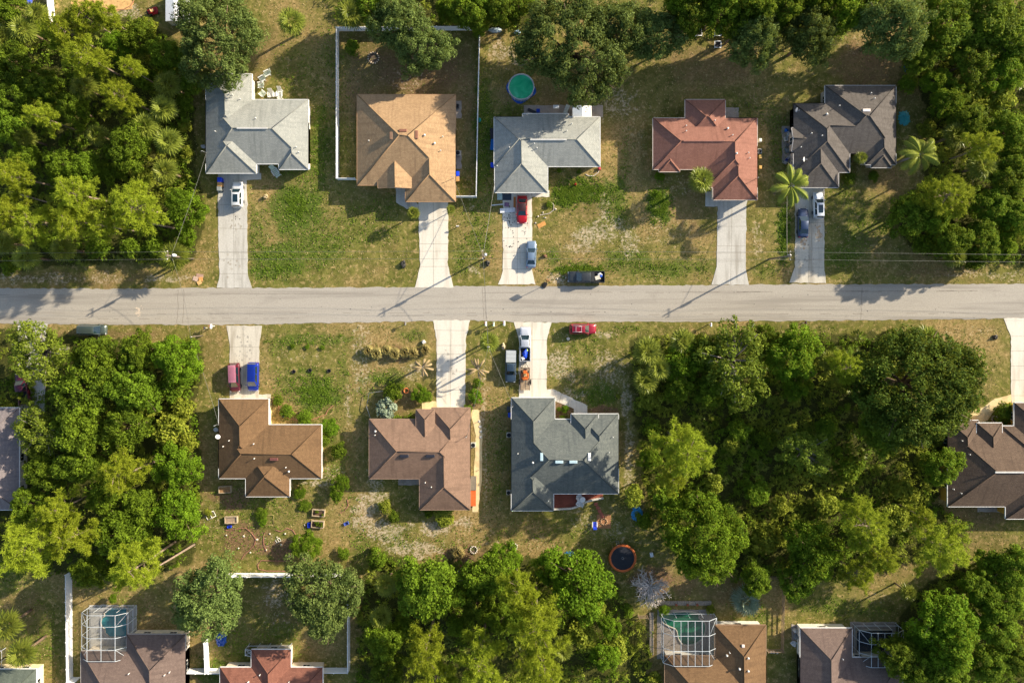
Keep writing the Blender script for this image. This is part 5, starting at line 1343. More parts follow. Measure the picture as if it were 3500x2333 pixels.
def turf_tufts():
    """coarse grass and weeds standing on the lawns, uncountable"""
    rg = np.random.default_rng(78)
    Cs = []; kinds = []
    for (cx, cy, rx, ry, k, st) in PATCH:
        if k != 'g': continue
        n = int(rx * ry * (st * .3 + (1.6 if st >= .8 else 0)))
        px = rg.normal(0, .5, n) * rx; py = rg.normal(0, .5, n) * ry
        px += 8 * np.sin(py * .3 + cx); py += 5 * np.sin(px * .25 + cy)
        gap = np.sin((cx + px) * .22 + 1.7 * np.sin((cy + py) * .17)) + np.sin((cy + py) * .26 + cx) > rg.uniform(-1.8, .9, n)
        kp = gap; px = px[kp]; py = py[kp]; n = len(px)
        Cs.append(np.stack([cx + px, cy + py], 1)); kinds.append(np.zeros(n))
    n = 52000
    Cs.append(np.stack([rg.uniform(-20, 2372, n), rg.uniform(-20, 1588, n)], 1)); kinds.append(np.ones(n))
    C = np.concatenate(Cs); kd = np.concatenate(kinds)
    bad = np.zeros(len(C), bool)
    for poly in WOODS.values(): bad |= inpoly(C[:, 0], C[:, 1], poly)
    bad |= (C[:, 1] > 650) & (C[:, 1] < 748)
    for poly in KEEP_CLEAR: bad |= inpoly(C[:, 0], C[:, 1], poly)
    C = C[~bad]; kd = kd[~bad]
    x = (C[:, 0] * D - NX) / S; y = (NY - C[:, 1] * D) / S
    n = len(C); B = np.stack([x, y, np.zeros(n)], 1)
    Vs = []
    for q in range(3):
        az = rg.uniform(0, 6.283, n); w = rg.uniform(.04, .09, n); h = np.where(kd == 0, rg.uniform(.06, .2, n), rg.uniform(.03, .1, n)); ln = rg.uniform(.05, .16, n)
        d = np.stack([np.cos(az), np.sin(az), np.zeros(n)], 1); s_ = np.stack([-np.sin(az), np.cos(az), np.zeros(n)], 1) * w[:, None]
        t = B + d * ln[:, None]; t[:, 2] = h
        Vs.append(np.stack([B - s_, B + s_, t + s_ * .5, t - s_ * .5], 1))
    V = np.stack(Vs, 1).reshape(-1, 3); F = np.arange(len(V)).reshape(-1, 4)
    tt = np.repeat(rg.uniform(0, 1, n), 3); mi = np.repeat(np.where(kd == 0, 0, np.where(rg.random(n) < .5, 1, 2)), 3)
    me = np_mesh('turf_tufts', V, F, [leaf_mat('lawn_blade', LC['lawn0'], LC['lawn1'], .25), leaf_mat('dry_blade', LC['dryb0'], LC['dryb1'], .15), leaf_mat('olive_blade', LC['olv0'], LC['olv1'], .2)], tt, mi)
    o = bpy.data.objects.new('turf_tufts', me); col.objects.link(o)
    tag(o, 'coarse short grass and weeds standing on the plots', 'grass', kind='stuff')


KEEP_CLEAR = [[(q[0], q[1]) for q in p] for p in (
    [(498, 398), (600, 398), (600, 414), (570, 414), (579, 661), (498, 661)], [(909, 425), (1029, 425), (1042, 660), (953, 660)], [(1150, 436), (1262, 436), (1262, 452), (1224, 452), (1230, 653), (1144, 653)],
    [(1620, 440), (1720, 440), (1720, 654), (1634, 653)], [(1822, 420), (1895, 420), (1897, 650), (1813, 649)], [(2305, 731), (2450, 731), (2450, 960), (2290, 960)], [(520, 747), (602, 748), (596, 905), (622, 918), (526, 918)],
    [(969, 735), (1080, 735), (1070, 945), (969, 945)], [(1180, 739), (1267, 740), (1257, 893), (1349, 930), (1349, 952), (1192, 920)], [(1080, 940), (1108, 940), (1108, 1175), (1085, 1175)], [(1203, 242), (1385, 242), (1385, 270), (1203, 270)], [(1272, 1124), (1385, 1124), (1385, 1150), (1272, 1168)])]
turf_tufts()
# ------------------------------------------------------------------ vehicles (x forward, origin on the ground at the middle)
TYRE = mat('tyre_rubber', (26, 26, 27), .85, .2, 6)
RIM = mat('wheel_rim', (150, 152, 156), .35, .1, metal=.7)
CARGLASS = mat('car_glass', (18, 40, 46), .06, .2, 1, spec=.9, coat=.6)
LAMP = mat('headlamp', (206, 210, 212), .15, .05, spec=.8)
TAIL = mat('tail_lamp', (150, 20, 22), .25, .1, spec=.8)
BLACKP = mat('black_plastic', (28, 28, 30), .6, .15)
_tyre = MB(); _tyre.lathe([(.2, -.11), (.31, -.11), (.335, -.07), (.335, .07), (.31, .11), (.2, .11)], n=18, caps=True); _tyre = _tyre.mesh('tyre', TYRE)
_rim = MB(); _rim.lathe([(.2, -.02), (.19, .115), (.08, .1), (.02, .125)], n=12, caps=True); _rim = _rim.mesh('rim', RIM)

BODY = {   # stations: x fraction from -.5 (rear) to .5 (nose), width fraction, top height; cabin: base x0,x1, roof x0,x1, height
    'sedan': dict(st=[(-.5, .78, .74), (-.485, .88, .9), (-.44, .95, .98), (-.3, 1, 1.0), (0, 1, .97), (.2, 1, .95), (.3, .99, .92), (.41, .95, .83), (.47, .86, .72), (.5, .7, .58)], cab=(-.385, .235, -.22, .055, 1.44), wheels=(-.29, .3)),
    'suv': dict(st=[(-.5, .86, .86), (-.488, .95, 1.04), (-.4, 1, 1.08), (0, 1, 1.06), (.2, 1, 1.04), (.3, .99, 1.02), (.42, .96, .94), (.475, .88, .82), (.5, .74, .64)], cab=(-.485, .225, -.435, .06, 1.7), wheels=(-.28, .3)),
    'van': dict(st=[(-.5, .86, .86), (-.49, .95, 1.04), (-.4, 1, 1.06), (0, 1, 1.05), (.25, 1, 1.02), (.34, .98, .98), (.43, .93, .88), (.48, .84, .76), (.5, .7, .6)], cab=(-.487, .33, -.455, .15, 1.76), wheels=(-.27, .31)),
    'pickup': dict(st=[(-.085, 1, 1.12), (0, 1, 1.1), (.2, 1, 1.1), (.28, .99, 1.09), (.42, .97, 1.03), (.475, .93, .92), (.5, .8, .7)], cab=(-.085, .265, -.065, .13, 1.82), wheels=(-.31, .32)),
}


def vehicle(kind, label, cat, dx, dy, L, W, deg, rgb, name='parked_car', group='parked vehicles', roof=None, rack=False, sunroof=False, bed=None, cabx=None, drab=False, mirrors=True):
    x, y = PD(dx, dy, .8)
    root = empty(name, x, y, .04, R(deg), label, cat, group)
    B = BODY[kind]
    nm = 'paint_%d_%d_%d' % rgb
    pm = mat(nm, rgb, .38, .05, 1.2, metal=.25, spec=.6, coat=.5)
    pr = pm if roof is None else mat('paint_%d_%d_%d' % roof, roof, .5, .06, 1.2, metal=.1, spec=.5)
    if cabx is not None and kind == 'pickup':
        B = dict(B); B['st'] = [(cabx, 1, 1.12)] + [s for s in B['st'] if s[0] > cabx + .03]; B['cab'] = (cabx, .265, cabx + .02, .13, 1.82)
    hw = W / 2
    mb = MB()
    rings = []
    for (f, wf, zt) in B['st']:
        w = hw * wf; xx = f * L
        half = [(w * .9, .26), (w, .44), (w * 1.0, zt - .3), (w * .975, zt - .12), (w * .9, zt - .025), (w * .45, zt + .015)]
        ring = [(xx, -a, z) for a, z in half] + [(xx, a, z) for a, z in reversed(half)]
        rings.append(ring)
    n = 12
    vs = [p for r_ in rings for p in r_]; fs = []
    for i in range(len(rings) - 1):
        for k in range(n - 1): fs.append((i * n + k, (i + 1) * n + k, (i + 1) * n + k + 1, i * n + k + 1))
        fs.append((i * n + n - 1, (i + 1) * n + n - 1, (i + 1) * n, i * n))
    mb.add(vs, fs, 0, True)
    mb.add(rings[0], [tuple(reversed(range(n)))][:1] if False else [tuple(range(n))], 0)
    mb.add(rings[-1], [tuple(reversed(range(n)))], 0)
    zt0 = B['st'][-3][2]
    # hood shut lines
    hx = B['cab'][1]
    mb.box((hx + .02) * L, 0, B['st'][-4][2] + .012, .025, W * .78, .012, m=1)
    for s in (-1, 1): mb.box((hx + .47) / 2 * L, s * W * .38, .5 * (B['st'][-4][2] + B['st'][-3][2]) + .0, (.44 - hx) * L, .018, .03, m=1, ry=0.05)
    mb.build('body', [pm, BLACKP], root)
    b0, b1, r0, r1, h = B['cab']
    belt = lambda f: next((p[2] + (q[2] - p[2]) * (f - p[0]) / (q[0] - p[0]) for p, q in zip(B['st'][:-1], B['st'][1:]) if p[0] <= f <= q[0]), B['st'][0][2])
    zb0, zb1 = belt(max(b0, B['st'][0][0])) - .03, belt(b1) - .03
    wb, wr = hw * .88, hw * .68
    q = [(b0 * L, -wb, zb0), (b1 * L, -wb, zb1), (b1 * L, wb, zb1), (b0 * L, wb, zb0)]
    t = [(r0 * L, -wr, h - .05), (r1 * L, -wr, h - .05), (r1 * L, wr, h - .05), (r0 * L, wr, h - .05)]
    u = [(r0 * L + .12, -wr * .86, h), (r1 * L - .14, -wr * .86, h), (r1 * L - .14, wr * .86, h), (r0 * L + .12, wr * .86, h)]
    cab = MB(); cab.add(q + t, [(0, 1, 5, 4), (1, 2, 6, 5), (2, 3, 7, 6), (3, 0, 4, 7)], 0)
    cabo = cab.build('cabin', [pm], root)
    rf = MB(); rf.add(t + u, [(0, 1, 5, 4), (1, 2, 6, 5), (2, 3, 7, 6), (3, 0, 4, 7), (4, 5, 6, 7)], 0, True)
    if kind in ('van', 'suv', 'pickup') and not sunroof:
        for k in range(-3, 4): rf.box((r0 + r1) / 2 * L, k * wr * .22, h + .003, (r1 - r0) * L * .78, .03, .012, m=1)
    rf.build('roof', [pr, mat('rib_%d_%d_%d' % rgb, tuple(int(c * .72) for c in (roof or rgb)), .5)], cabo)

    def pane(nm_, a, b, c, d, u0, u1, v0, v1, off):
        a, b, c, d = map(Vector, (a, b, c, d))
        P4 = lambda uu, vv: (a + (b - a) * uu) * (1 - vv) + (d + (c - d) * uu) * vv
        nrm = (b - a).cross(d - a).normalized() * off
        g = MB(); g.add([P4(u0, v0) + nrm, P4(u1, v0) + nrm, P4(u1, v1) + nrm, P4(u0, v1) + nrm], [(0, 1, 2, 3)])
        return g.build(nm_, CARGLASS, cabo)
    pane('windshield', q[1], q[2], t[2], t[1], .06, .94, .06, .97, .012)
    pane('rear_window', q[3], q[0], t[0], t[3], .08, .92, .12 if kind != 'sedan' else .05, .95, .012)
    for (A, Bq, C, Dq) in ((q[0], q[1], t[1], t[0]), (q[2], q[3], t[3], t[2])):
        for (u0, u1) in ((.1, .47), (.51, .86)):
            pane('side_window', A, Bq, C, Dq, u0, u1, .14, .9, .01)
    if sunroof:
        g = MB(); g.box((r0 + r1) / 2 * L + .1, 0, h + .01, (r1 - r0) * L * .62, wr * 1.3, .02); g.build('sunroof', CARGLASS, cabo)
    for fx in B['wheels']:
        for s in (-1, 1):
            wo = inst('wheel', _tyre, root, (fx * L, s * (hw - .1), .335)); wo.rotation_euler = (R(-90) * s, 0, 0)
            inst('rim', _rim, wo)
    for s in (-1, 1):
        g = MB(); g.rbox(.478 * L, s * hw * .7, B['st'][-2][2] - .12, .16, hw * .34, .15, b=.03); g.build('headlight', LAMP, root)
        g = MB(); g.rbox(-.494 * L, s * hw * .78, .86, .07, hw * .28, .2, b=.02); g.build('taillight', TAIL, root)
        if mirrors:
            g = MB(); g.rbox((b1 - .045) * L, s * (hw + .09), zb1 + .1, .14, .2, .16, b=.04); g.build('mirror', pm if not drab else BLACKP, root)
    g = MB(); g.rbox(.49 * L, 0, .42, .18, W * .86, .22, b=.06); g.build('front_bumper', pm if kind != 'pickup' else BLACKP, root)
    g = MB(); g.rbox(-.492 * L, 0, .46, .16, W * .88, .2, b=.05); g.build('rear_bumper', pm if kind != 'pickup' else METAL, root)
    if rack:
        g = MB()
        for s in (-1, 1): g.tube([(r0 * L + .1, s * wr * .8, h + .07), (r1 * L - .5, s * wr * .8, h + .07)], .03, 6)
        for f in (.3, .72): g.box((r0 + (r1 - r0) * f) * L, 0, h + .09, .06, wr * 1.75, .04)
        g.build('roof_rack', mat('rack_silver', (200, 200, 202), .4, .05, metal=.4), root)
    if kind == 'pickup':
        x0, x1 = -.5 * L, B['st'][0][0] * L - .03
        g = MB(); cxm, ln = (x0 + x1) / 2, x1 - x0
        g.box(cxm, 0, .62, ln, W * .94, .12, m=1)
        for s in (-1, 1): g.rbox(cxm, s * (hw - .07), .72, ln, .14, .82, b=.04)
        g.rbox(x0 + .05, 0, .74, .1, W * .9, .76, b=.03)
        g.box(x1 - .04, 0, .8, .06, W * .86, .6)
        for s in (-1, 1): g.box(-.31 * L, s * (hw - .32), .8, .9, .26, .28, m=1)
        g.build('truck_bed', [pm, BLACKP], root)
        if bed == 'cover':
            g = MB(); g.rbox(cxm, 0, 1.17, ln - .06, W * .9, .07, b=.03)
            for k in (-.2, .12): g.box(cxm + ln * k, 0, 1.207, .03, W * .84, .012, m=1)
            g.build('bed_cover', [mat('cover_grey', (172, 176, 176), .6, .08), mat('cover_seam', (110, 112, 112), .7)], root)
    return root


# length, width in metres; deg: heading of the nose (0 = right, 90 = up in the photo)
vehicle('suv', 'white SUV with dark sunroof parked below the upper left grey house', 'SUV', 545, 447, 4.45, 1.95, 90, (226, 226, 222), sunroof=True)
vehicle('sedan', 'bright red sedan parked nose out below the middle grey house', 'sedan', 1199, 481, 4.85, 1.86, -91, (176, 12, 26), roof=(52, 26, 28))
vehicle('sedan', 'blue grey sedan on the stained driveway near the road', 'sedan', 1220, 584, 4.7, 1.8, 88.5, (112, 132, 154))
vehicle('pickup', 'dark grey crew cab pickup with a loaded bed on the road verge', 'pickup', 1346, 636, 6.5, 2.05, 180, (58, 62, 64), name='pickup_truck', cabx=-.135)
vehicle('pickup', 'silver white pickup with blue things in its bed, towing a trailer', 'pickup', 1206, 790, 6.05, 1.95, 90, (196, 200, 206), name='pickup_truck', cabx=-.09)
vehicle('pickup', 'slate blue pickup with a pale bed cover on the grass', 'pickup', 1173, 841, 5.65, 1.9, -91, (52, 70, 86), name='pickup_truck', bed='cover', cabx=-.12)
vehicle('suv', 'crimson SUV with a silver roof rack on the verge', 'SUV', 1339, 755, 4.6, 1.8, 0, (150, 24, 46), rack=True)
vehicle('van', 'maroon van with a faded pink roof beside the blue van', 'van', 538, 867, 5.0, 1.95, -88, (92, 26, 40), roof=(176, 112, 128))
vehicle('van', 'cobalt blue van beside the maroon van', 'van', 581, 865, 5.0, 1.95, -91, (12, 44, 146))
vehicle('van', 'grey green minivan parked on the verge by the lower left wood', 'minivan', 212, 757, 4.75, 1.85, -1, (70, 82, 76))
vehicle('sedan', 'navy blue sedan nose up under the feather palm', 'sedan', 1845, 512, 5.1, 1.86, 89, (34, 54, 86))
vehicle('suv', 'white crossover with a dark glass roof beside the navy sedan', 'SUV', 1880, 471, 4.6, 1.8, 91, (216, 220, 222), sunroof=True)
vehicle('pickup', 'dark maroon pickup half hidden by trees at the far left', 'pickup', 52, 892, 5.6, 1.9, 100, (84, 22, 40), name='pickup_truck')


# ------------------------------------------------------------------ trailer and what lies in the truck beds
def flat(dx, dy, z): x, y = PD(dx, dy, z); return x, y


def trailer():
    x, y = PD(1206, 870, .6)
    o = empty('utility_trailer', x, y, .04, R(90), 'open utility trailer with a plank floor behind the silver pickup', 'trailer')
    g = MB()
    for k in range(9): g.box(-.0, -.68 + k * .17, .56, 3.9, .155, .05, m=0)
    g.build('deck', mat('old_planks', (148, 128, 104), .9, .3, 3), o)
    g = MB()
    for s in (-1, 1): g.tube([(-1.95, s * .8, .95), (1.95, s * .8, .95)], .035, 5); g.tube([(-1.95, s * .8, .55), (1.95, s * .8, .55)], .04, 5)
    for xx in (-1.95, -.65, .65, 1.95):
        for s in (-1, 1): g.tube([(xx, s * .8, .52), (xx, s * .8, .97)], .03, 5)
    g.tube([(1.95, -.8, .95), (1.95, .8, .95)], .035, 5); g.tube([(1.95, -.8, .55), (1.95, .8, .55)], .04, 5)
    g.build('rail_frame', mat('rusty_steel', (78, 56, 44), .8, .3, 4), o)
    g = MB(); g.tube([(1.95, -.6, .5), (3.0, 0, .5)], .04, 5); g.tube([(1.95, .6, .5), (3.0, 0, .5)], .04, 5); g.tube([(2.0, 0, .5), (3.15, 0, .5)], .045, 5)
    g.build('tow_bar', DARKM, o)
    for s in (-1, 1):
        w = inst('wheel', _tyre, o, (-.55, s * .98, .335)); w.rotation_euler = (R(-90) * s, 0, 0); inst('rim', _rim, w)
        g = MB(); g.tube([(-1.0, s * .98, .55), (-.85, s * .98, .72), (-.55, s * .98, .77), (-.25, s * .98, .72), (-.1, s * .98, .55)], .1, 5); g.build('fender', DARKM, o)


trailer()


def mower(dx, dy, rz, c, label, z=.62, s=1.0):
    x, y = PD(dx, dy, z)
    o = empty('riding_mower', x, y, z, R(rz), label, 'riding mower'); o.scale = (s, s, s)
    pm = mat('mower_%d_%d' % (c[0], c[1]), c, .4, .12, 3)
    g = MB(); g.rbox(.1, 0, .32, 1.15, 1.3, .16, b=.05); g.rbox(-.45, 0, .52, .75, .7, .34, b=.06); g.rbox(.75, 0, .42, .3, .9, .16, b=.04); g.build('body', pm, o)
    g = MB(); g.rbox(.02, 0, .68, .45, .5, .12, b=.04); g.rbox(-.22, 0, .9, .12, .5, .42, b=.05); g.build('seat', mat('seat_tan', (176, 150, 104), .7, .15), o)
    for q in (-1, 1): g = MB(); g.tube([(.1, q * .42, .5), (.35, q * .45, .95), (.2, q * .2, 1.05)], .025, 5); g.build('lap_bar', BLACKP, o)
    for (xx, q, rr) in ((-.5, 1, .26), (-.5, -1, .26), (.75, 1, .14), (.75, -1, .14)):
        g = MB(); g.lathe([(rr * .5, -.1), (rr, -.09), (rr, .09), (rr * .5, .1)], n=12)
        w = g.build('wheel', TYRE, o, (xx, q * .55, rr)); w.rotation_euler = (R(90), 0, 0)
    g = MB(); g.rbox(-.95, 0, .5, .3, .6, .3, b=.05); g.build('engine', BLACKP, o)


mower(1206, 860, -90, (190, 100, 42), 'orange riding mower standing on the utility trailer')
mower(354, 28, 20, (150, 24, 24), 'red and black riding mower beside the white shed at top left', 0.02)


def bundle(name, label, cat, dx, dy, z, c, sx, sy, sz, seed, rz=0, jit=.35, n=10):
    x, y = PD(dx, dy, z)
    g = MB(); rg = random.Random(seed)
    g.ball(0, 0, sz * .35, sx / 2, sy / 2, sz * .6, n, 0, jit, rg)
    g.v = [(a, b, max(0.005, c_)) for a, b, c_ in g.v]
    for i in range(len(g.s)): g.s[i] = False
    return tag(g.build(name, mat('cloth_%d_%d_%d' % c, c, .6, .2, 3), None, (x, y, z), rz), label, cat)


def crate(name, label, cat, dx, dy, z, c, sx, sy, sz, rz=0.0, openbox=False, group=None):
    x, y = PD(dx, dy, z)
    g = MB()
    m = mat('solid_%d_%d_%d' % c, c, .6, .15, 4)
    if openbox:
        g.box(0, 0, .03, sx, sy, .05)
        for s in (-1, 1):
            g.rbox(s * (sx / 2 - .025), 0, sz / 2, .05, sy, sz, b=.012); g.rbox(0, s * (sy / 2 - .025), sz / 2, sx - .1, .05, sz, b=.012)
    else:
        g.rbox(0, 0, sz / 2, sx, sy, sz, b=.03); g.rbox(0, 0, sz + .012, sx * .92, sy * .9, .05, b=.02)
    return tag(g.build(name, m, None, (x, y, z), R(rz)), label, cat, group)


bundle('tarp', 'crumpled blue tarp in the bed of the silver pickup', 'tarp', 1206, 812, .72, (20, 70, 200), 1.0, 1.5, .6, 1)
crate('cooler', 'white box in the lower left of the silver pickup bed', 'box', 1201, 822, .7, (214, 212, 206), .5, .6, .35, 20)
bundle('sack', 'pale green sack in the upper right of the silver pickup bed', 'sack', 1211, 804, .7, (170, 196, 130), .5, .5, .4, 2)
crate('tool_box', 'black tool box across the dark grey pickup bed', 'tool box', 1361, 636, 1.0, (44, 46, 48), .6, 1.75, .3)
crate('cooler', 'cream cooler lying in the dark grey pickup bed', 'cooler', 1372, 638, .72, (206, 198, 180), .95, .7, .4, 15)
bundle('sack', 'white bags at the top of the dark grey pickup bed', 'sack', 1377, 630, .72, (214, 216, 220), .9, .5, .5, 3)
crate('bucket', 'blue tub in the dark grey pickup bed', 'tub', 1380, 634, .72, (30, 84, 190), .4, .35, .45, 30)


# ------------------------------------------------------------------ poles and lines
POLEW = mat('weathered_pole', (120, 108, 94), .9, .25, 3)


def utility_pole(px, py, h, label, arm=0.0, tr=1):
    x, y = P(px, py, 0)
    o = empty('utility_pole', x, y, 0, 0, label, 'utility pole', 'utility poles along the road')
    g = MB(); g.tube([(0, 0, -.3), (0, 0, h)], [.17, .12], 10); g.build('pole', POLEW, o)
    g = MB(); g.rbox(0, .05, h - .5, .1, 1.5, .12, b=.02); g.build('crossarm', POLEW, o)
    for s in (-.65, 0, .65):
        g = MB(); g.lathe([(.03, h - .44), (.07, h - .38), (.04, h - .3), (.07, h - .24), (.03, h - .18)], 0, s + .05, 8); g.build('insulator', WHITE, o)
    g = MB(); g.lathe([(.2, h - 2.2), (.25, h - 2.15), (.25, h - 1.4), (.2, h - 1.3), (.05, h - 1.2)], .42, .12, 14); g.build('transformer', mat('transformer_grey', (206, 208, 208), .4, .08), o)
    g = MB(); g.tube([(.1, .1, h - 1.7), (.3, .12, h - 1.7)], .04, 5); g.tube([(0, -.1, h - 1.9), (-.4, -.2, h - 1.7), (-.5, -.2, h - .6)], .035, 5); g.build('bracket', METAL, o)
    return (x, y, h)


p0 = utility_pole(660, 884, 9.3, 'wooden utility pole rising from the palm by the upper left driveway')
p1 = utility_pole(1657, 882, 9.3, 'wooden utility pole between the two middle driveways')
p2 = utility_pole(2630, 885, 9.3, 'wooden utility pole beside the two car driveway at right')
x, y = PD(1124, 791, 0)
o = empty('service_pole', x, y, 0, 0, 'thin service pole standing in the golden palm by the lower driveway', 'pole')
g = MB(); g.tube([(0, 0, -.2), (0, 0, 5.8)], [.1, .08], 8); g.build('pole', POLEW, o)
g = MB(); g.rbox(0, 0, 5.6, .4, .12, .12, b=.02); g.lathe([(.06, 5.7), (.08, 5.8), (.03, 5.9)], .15, 0, 8); g.build('bracket', WHITE, o)
p3 = (x, y, 5.8)
x, y = PD(466, 770, 0)
o = empty('service_pole', x, y, 0, 0, 'thin grey post at the wood edge opposite the upper left driveway', 'pole')
g = MB(); g.tube([(0, 0, -.2), (0, 0, 4.6)], [.09, .07], 8); g.build('pole', POLEW, o); g = MB(); g.rbox(0, 0, 4.5, .3, .1, .1, b=.02); g.build('bracket', WHITE, o)
p4 = (x, y, 4.6)
WIRE = mat('power_cable', (120, 118, 112), .5, .1, metal=.3)


def cable(a, b, label, sag=.5, r=.018, name='power_line', group='cables along the road'):
    a, b = Vector(a), Vector(b)
    pts = []
    for i in range(13):
        t = i / 12; p = a.lerp(b, t); p.z -= sag * 4 * t * (1 - t); pts.append(p - a)
    g = MB(); g.tube(pts, r, 5)
    tag(g.build(name, WIRE, None, a), label, 'cable', group)


far_l = PD(-320, 592, 9.3); far_r = PD(2700, 596, 9.3)
for q, (dz, dyy, w_) in enumerate(((-.2, .6, 'northern'), (-.35, -.6, 'southern'))):
    nm_ = ('upper', 'lower')[q]
    cable((far_l[0], far_l[1] + dyy, 9.3 + dz), (p0[0], p0[1] + dyy, 9.3 + dz), f'{nm_} of the two power lines left of the upper left driveway')
    cable((p0[0], p0[1] + dyy, 9.3 + dz), (p1[0], p1[1] + dyy, 9.3 + dz), f'{nm_} of the two power lines across the tan house front yard')
    cable((p1[0], p1[1] + dyy, 9.3 + dz), (p2[0], p2[1] + dyy, 9.3 + dz), f'{nm_} of the two power lines over the blue grey sedan')
    cable((p2[0], p2[1] + dyy, 9.3 + dz), (far_r[0], far_r[1] + dyy, 9.3 + dz), f'{nm_} of the two power lines over the right hand driveway and wood')


def mast(px, py): q = P(px, py, 4.2); return (q[0], q[1], 4.3)


cable((p0[0], p0[1], 7.8), mast(706, 523), 'service cable from the left pole to the upper left grey house', .4, .022)
cable((p1[0], p1[1], 7.8), mast(1692, 620), 'service cable from the middle pole to the middle grey house', .3, .03)
cable((p1[0], p1[1], 7.8), mast(1550, 610), 'service cable from the middle pole to the tan house', .5, .02)
cable((p2[0], p2[1], 7.8), mast(2694, 560), 'service cable from the right pole to the charcoal house', .4, .03)
cable((p1[0], p1[1], 7.6), p3, 'service cable crossing the road to the thin service pole', .8, .026)
cable(p3, mast(1753, 1385), 'service cable from the thin pole to the dark green house', .2, .022)
cable(p3, mast(1597, 1487), 'service cable from the thin pole to the taupe house', .2, .022)
cable((p0[0], p0[1], 7.6), p4, 'service cable crossing the road at the left', .8, .022)
cable(p4, mast(748, 1448), 'service cable from the grey post to the chestnut brown house', .3, .02)
# ------------------------------------------------------------------ fences
VINYL = mat('white_vinyl', (238, 238, 236), .5, .03)
WOODF = mat('weathered_wood', (132, 112, 92), .9, .25, 3)
_post = MB(); _post.box(0, 0, .95, .13, .13, 1.9); _post.box(0, 0, 1.93, .17, .17, .06, tx=.6, ty=.6); _post = _post.mesh('fence_post', VINYL)
_wpost = MB(); _wpost.box(0, 0, .75, .12, .12, 1.5); _wpost = _wpost.mesh('wood_post', WOODF)


def fence(runs, label, wood=False, h=1.8):
    pts0 = P(*runs[0][0])
    o = empty('fence', pts0[0], pts0[1], 0, 0, label, 'fence')
    for run in runs:
        for a, b in zip(run[:-1], run[1:]):
            A = Vector(P(*a)) - Vector(pts0); B = Vector(P(*b)) - Vector(pts0)
            d = B - A; ln = d.length; rz = math.atan2(d.y, d.x)
            g = MB()
            if not wood:
                g.box(0, 0, h / 2 + .03, ln, .045, h - .1); g.box(0, 0, h - .05, ln, .09, .12); g.box(0, 0, .15, ln, .09, .14)
            else:
                for zz in (.35, .8, 1.25): g.box(0, 0, zz, ln, .05, .14)
            m_ = (A + B) / 2
            g.build('panel' if not wood else 'rail', VINYL if not wood else WOODF, o, (m_.x, m_.y, 0), rz)
            n = max(1, int(ln / 2.4 + .5))
            for i in range(n + 1):
                p = A + d * i / n
                inst('post', _post if not wood else _wpost, o, (p.x, p.y, 0), rz)


fence([[(1220, 615), (1158, 615), (1158, 107), (1640, 104), (1640, 120), (1634, 400), (1629, 675), (1560, 675)]], 'long white vinyl fence around the tan house back yard')
fence([[(180, -30), (192, 96)]], 'short white fence piece at the top left edge')
fence([[(246, 1950), (250, 2312), (276, 2312)]], 'tall white fence left of the lower left screened pool')
fence([[(760, 1957), (1196, 1957), (1196, 2280), (1104, 2280)], [(858, 2282), (640, 2282)], [(712, 2180), (716, 2282)]], 'white vinyl fence around the rust red house yard')
fence([[(2210, 2100), (2180, 2100)], [(2520, 1967), (2673, 1967), (2668, 2215), (2617, 2215)]], 'brown wooden rail fence of the green pool house yard', True)

# ------------------------------------------------------------------ screened pool cages
CAGE = mat('cage_white', (204, 210, 212), .5, .05)


def screen_mat():
    m, nt, N, L, b = nodes_of('insect_screen')
    tr = N.new('ShaderNodeBsdfTransparent'); mx = N.new('ShaderNodeMixShader')
    mx.inputs[0].default_value = .26
    b.inputs['Base Color'].default_value = lin(60, 62, 62); b.inputs['Roughness'].default_value = .9
    L.new(tr.outputs[0], mx.inputs[1]); L.new(b.outputs[0], mx.inputs[2]); L.new(mx.outputs[0], N['Material Output'].inputs['Surface'])
    return m


SCREEN = screen_mat()


def water_mat(name, c0, c1):
    m, nt, N, L, b = nodes_of(name)
    n1 = noise(nt, .5, 3, .5, opos(nt), .8)
    L.new(mixc(nt, ramp(nt, n1, .35, .7), lin(*c0), lin(*c1)), b.inputs['Base Color'])
    b.inputs['Roughness'].default_value = .12; b.inputs['Specular IOR Level'].default_value = .6
    bp = N.new('ShaderNodeBump'); bp.inputs['Strength'].default_value = .15; bp.inputs['Distance'].default_value = .05
    L.new(noise(nt, 3.0, 3, .5, opos(nt)), bp.inputs['Height']); L.new(bp.outputs[0], b.inputs['Normal'])
    return m


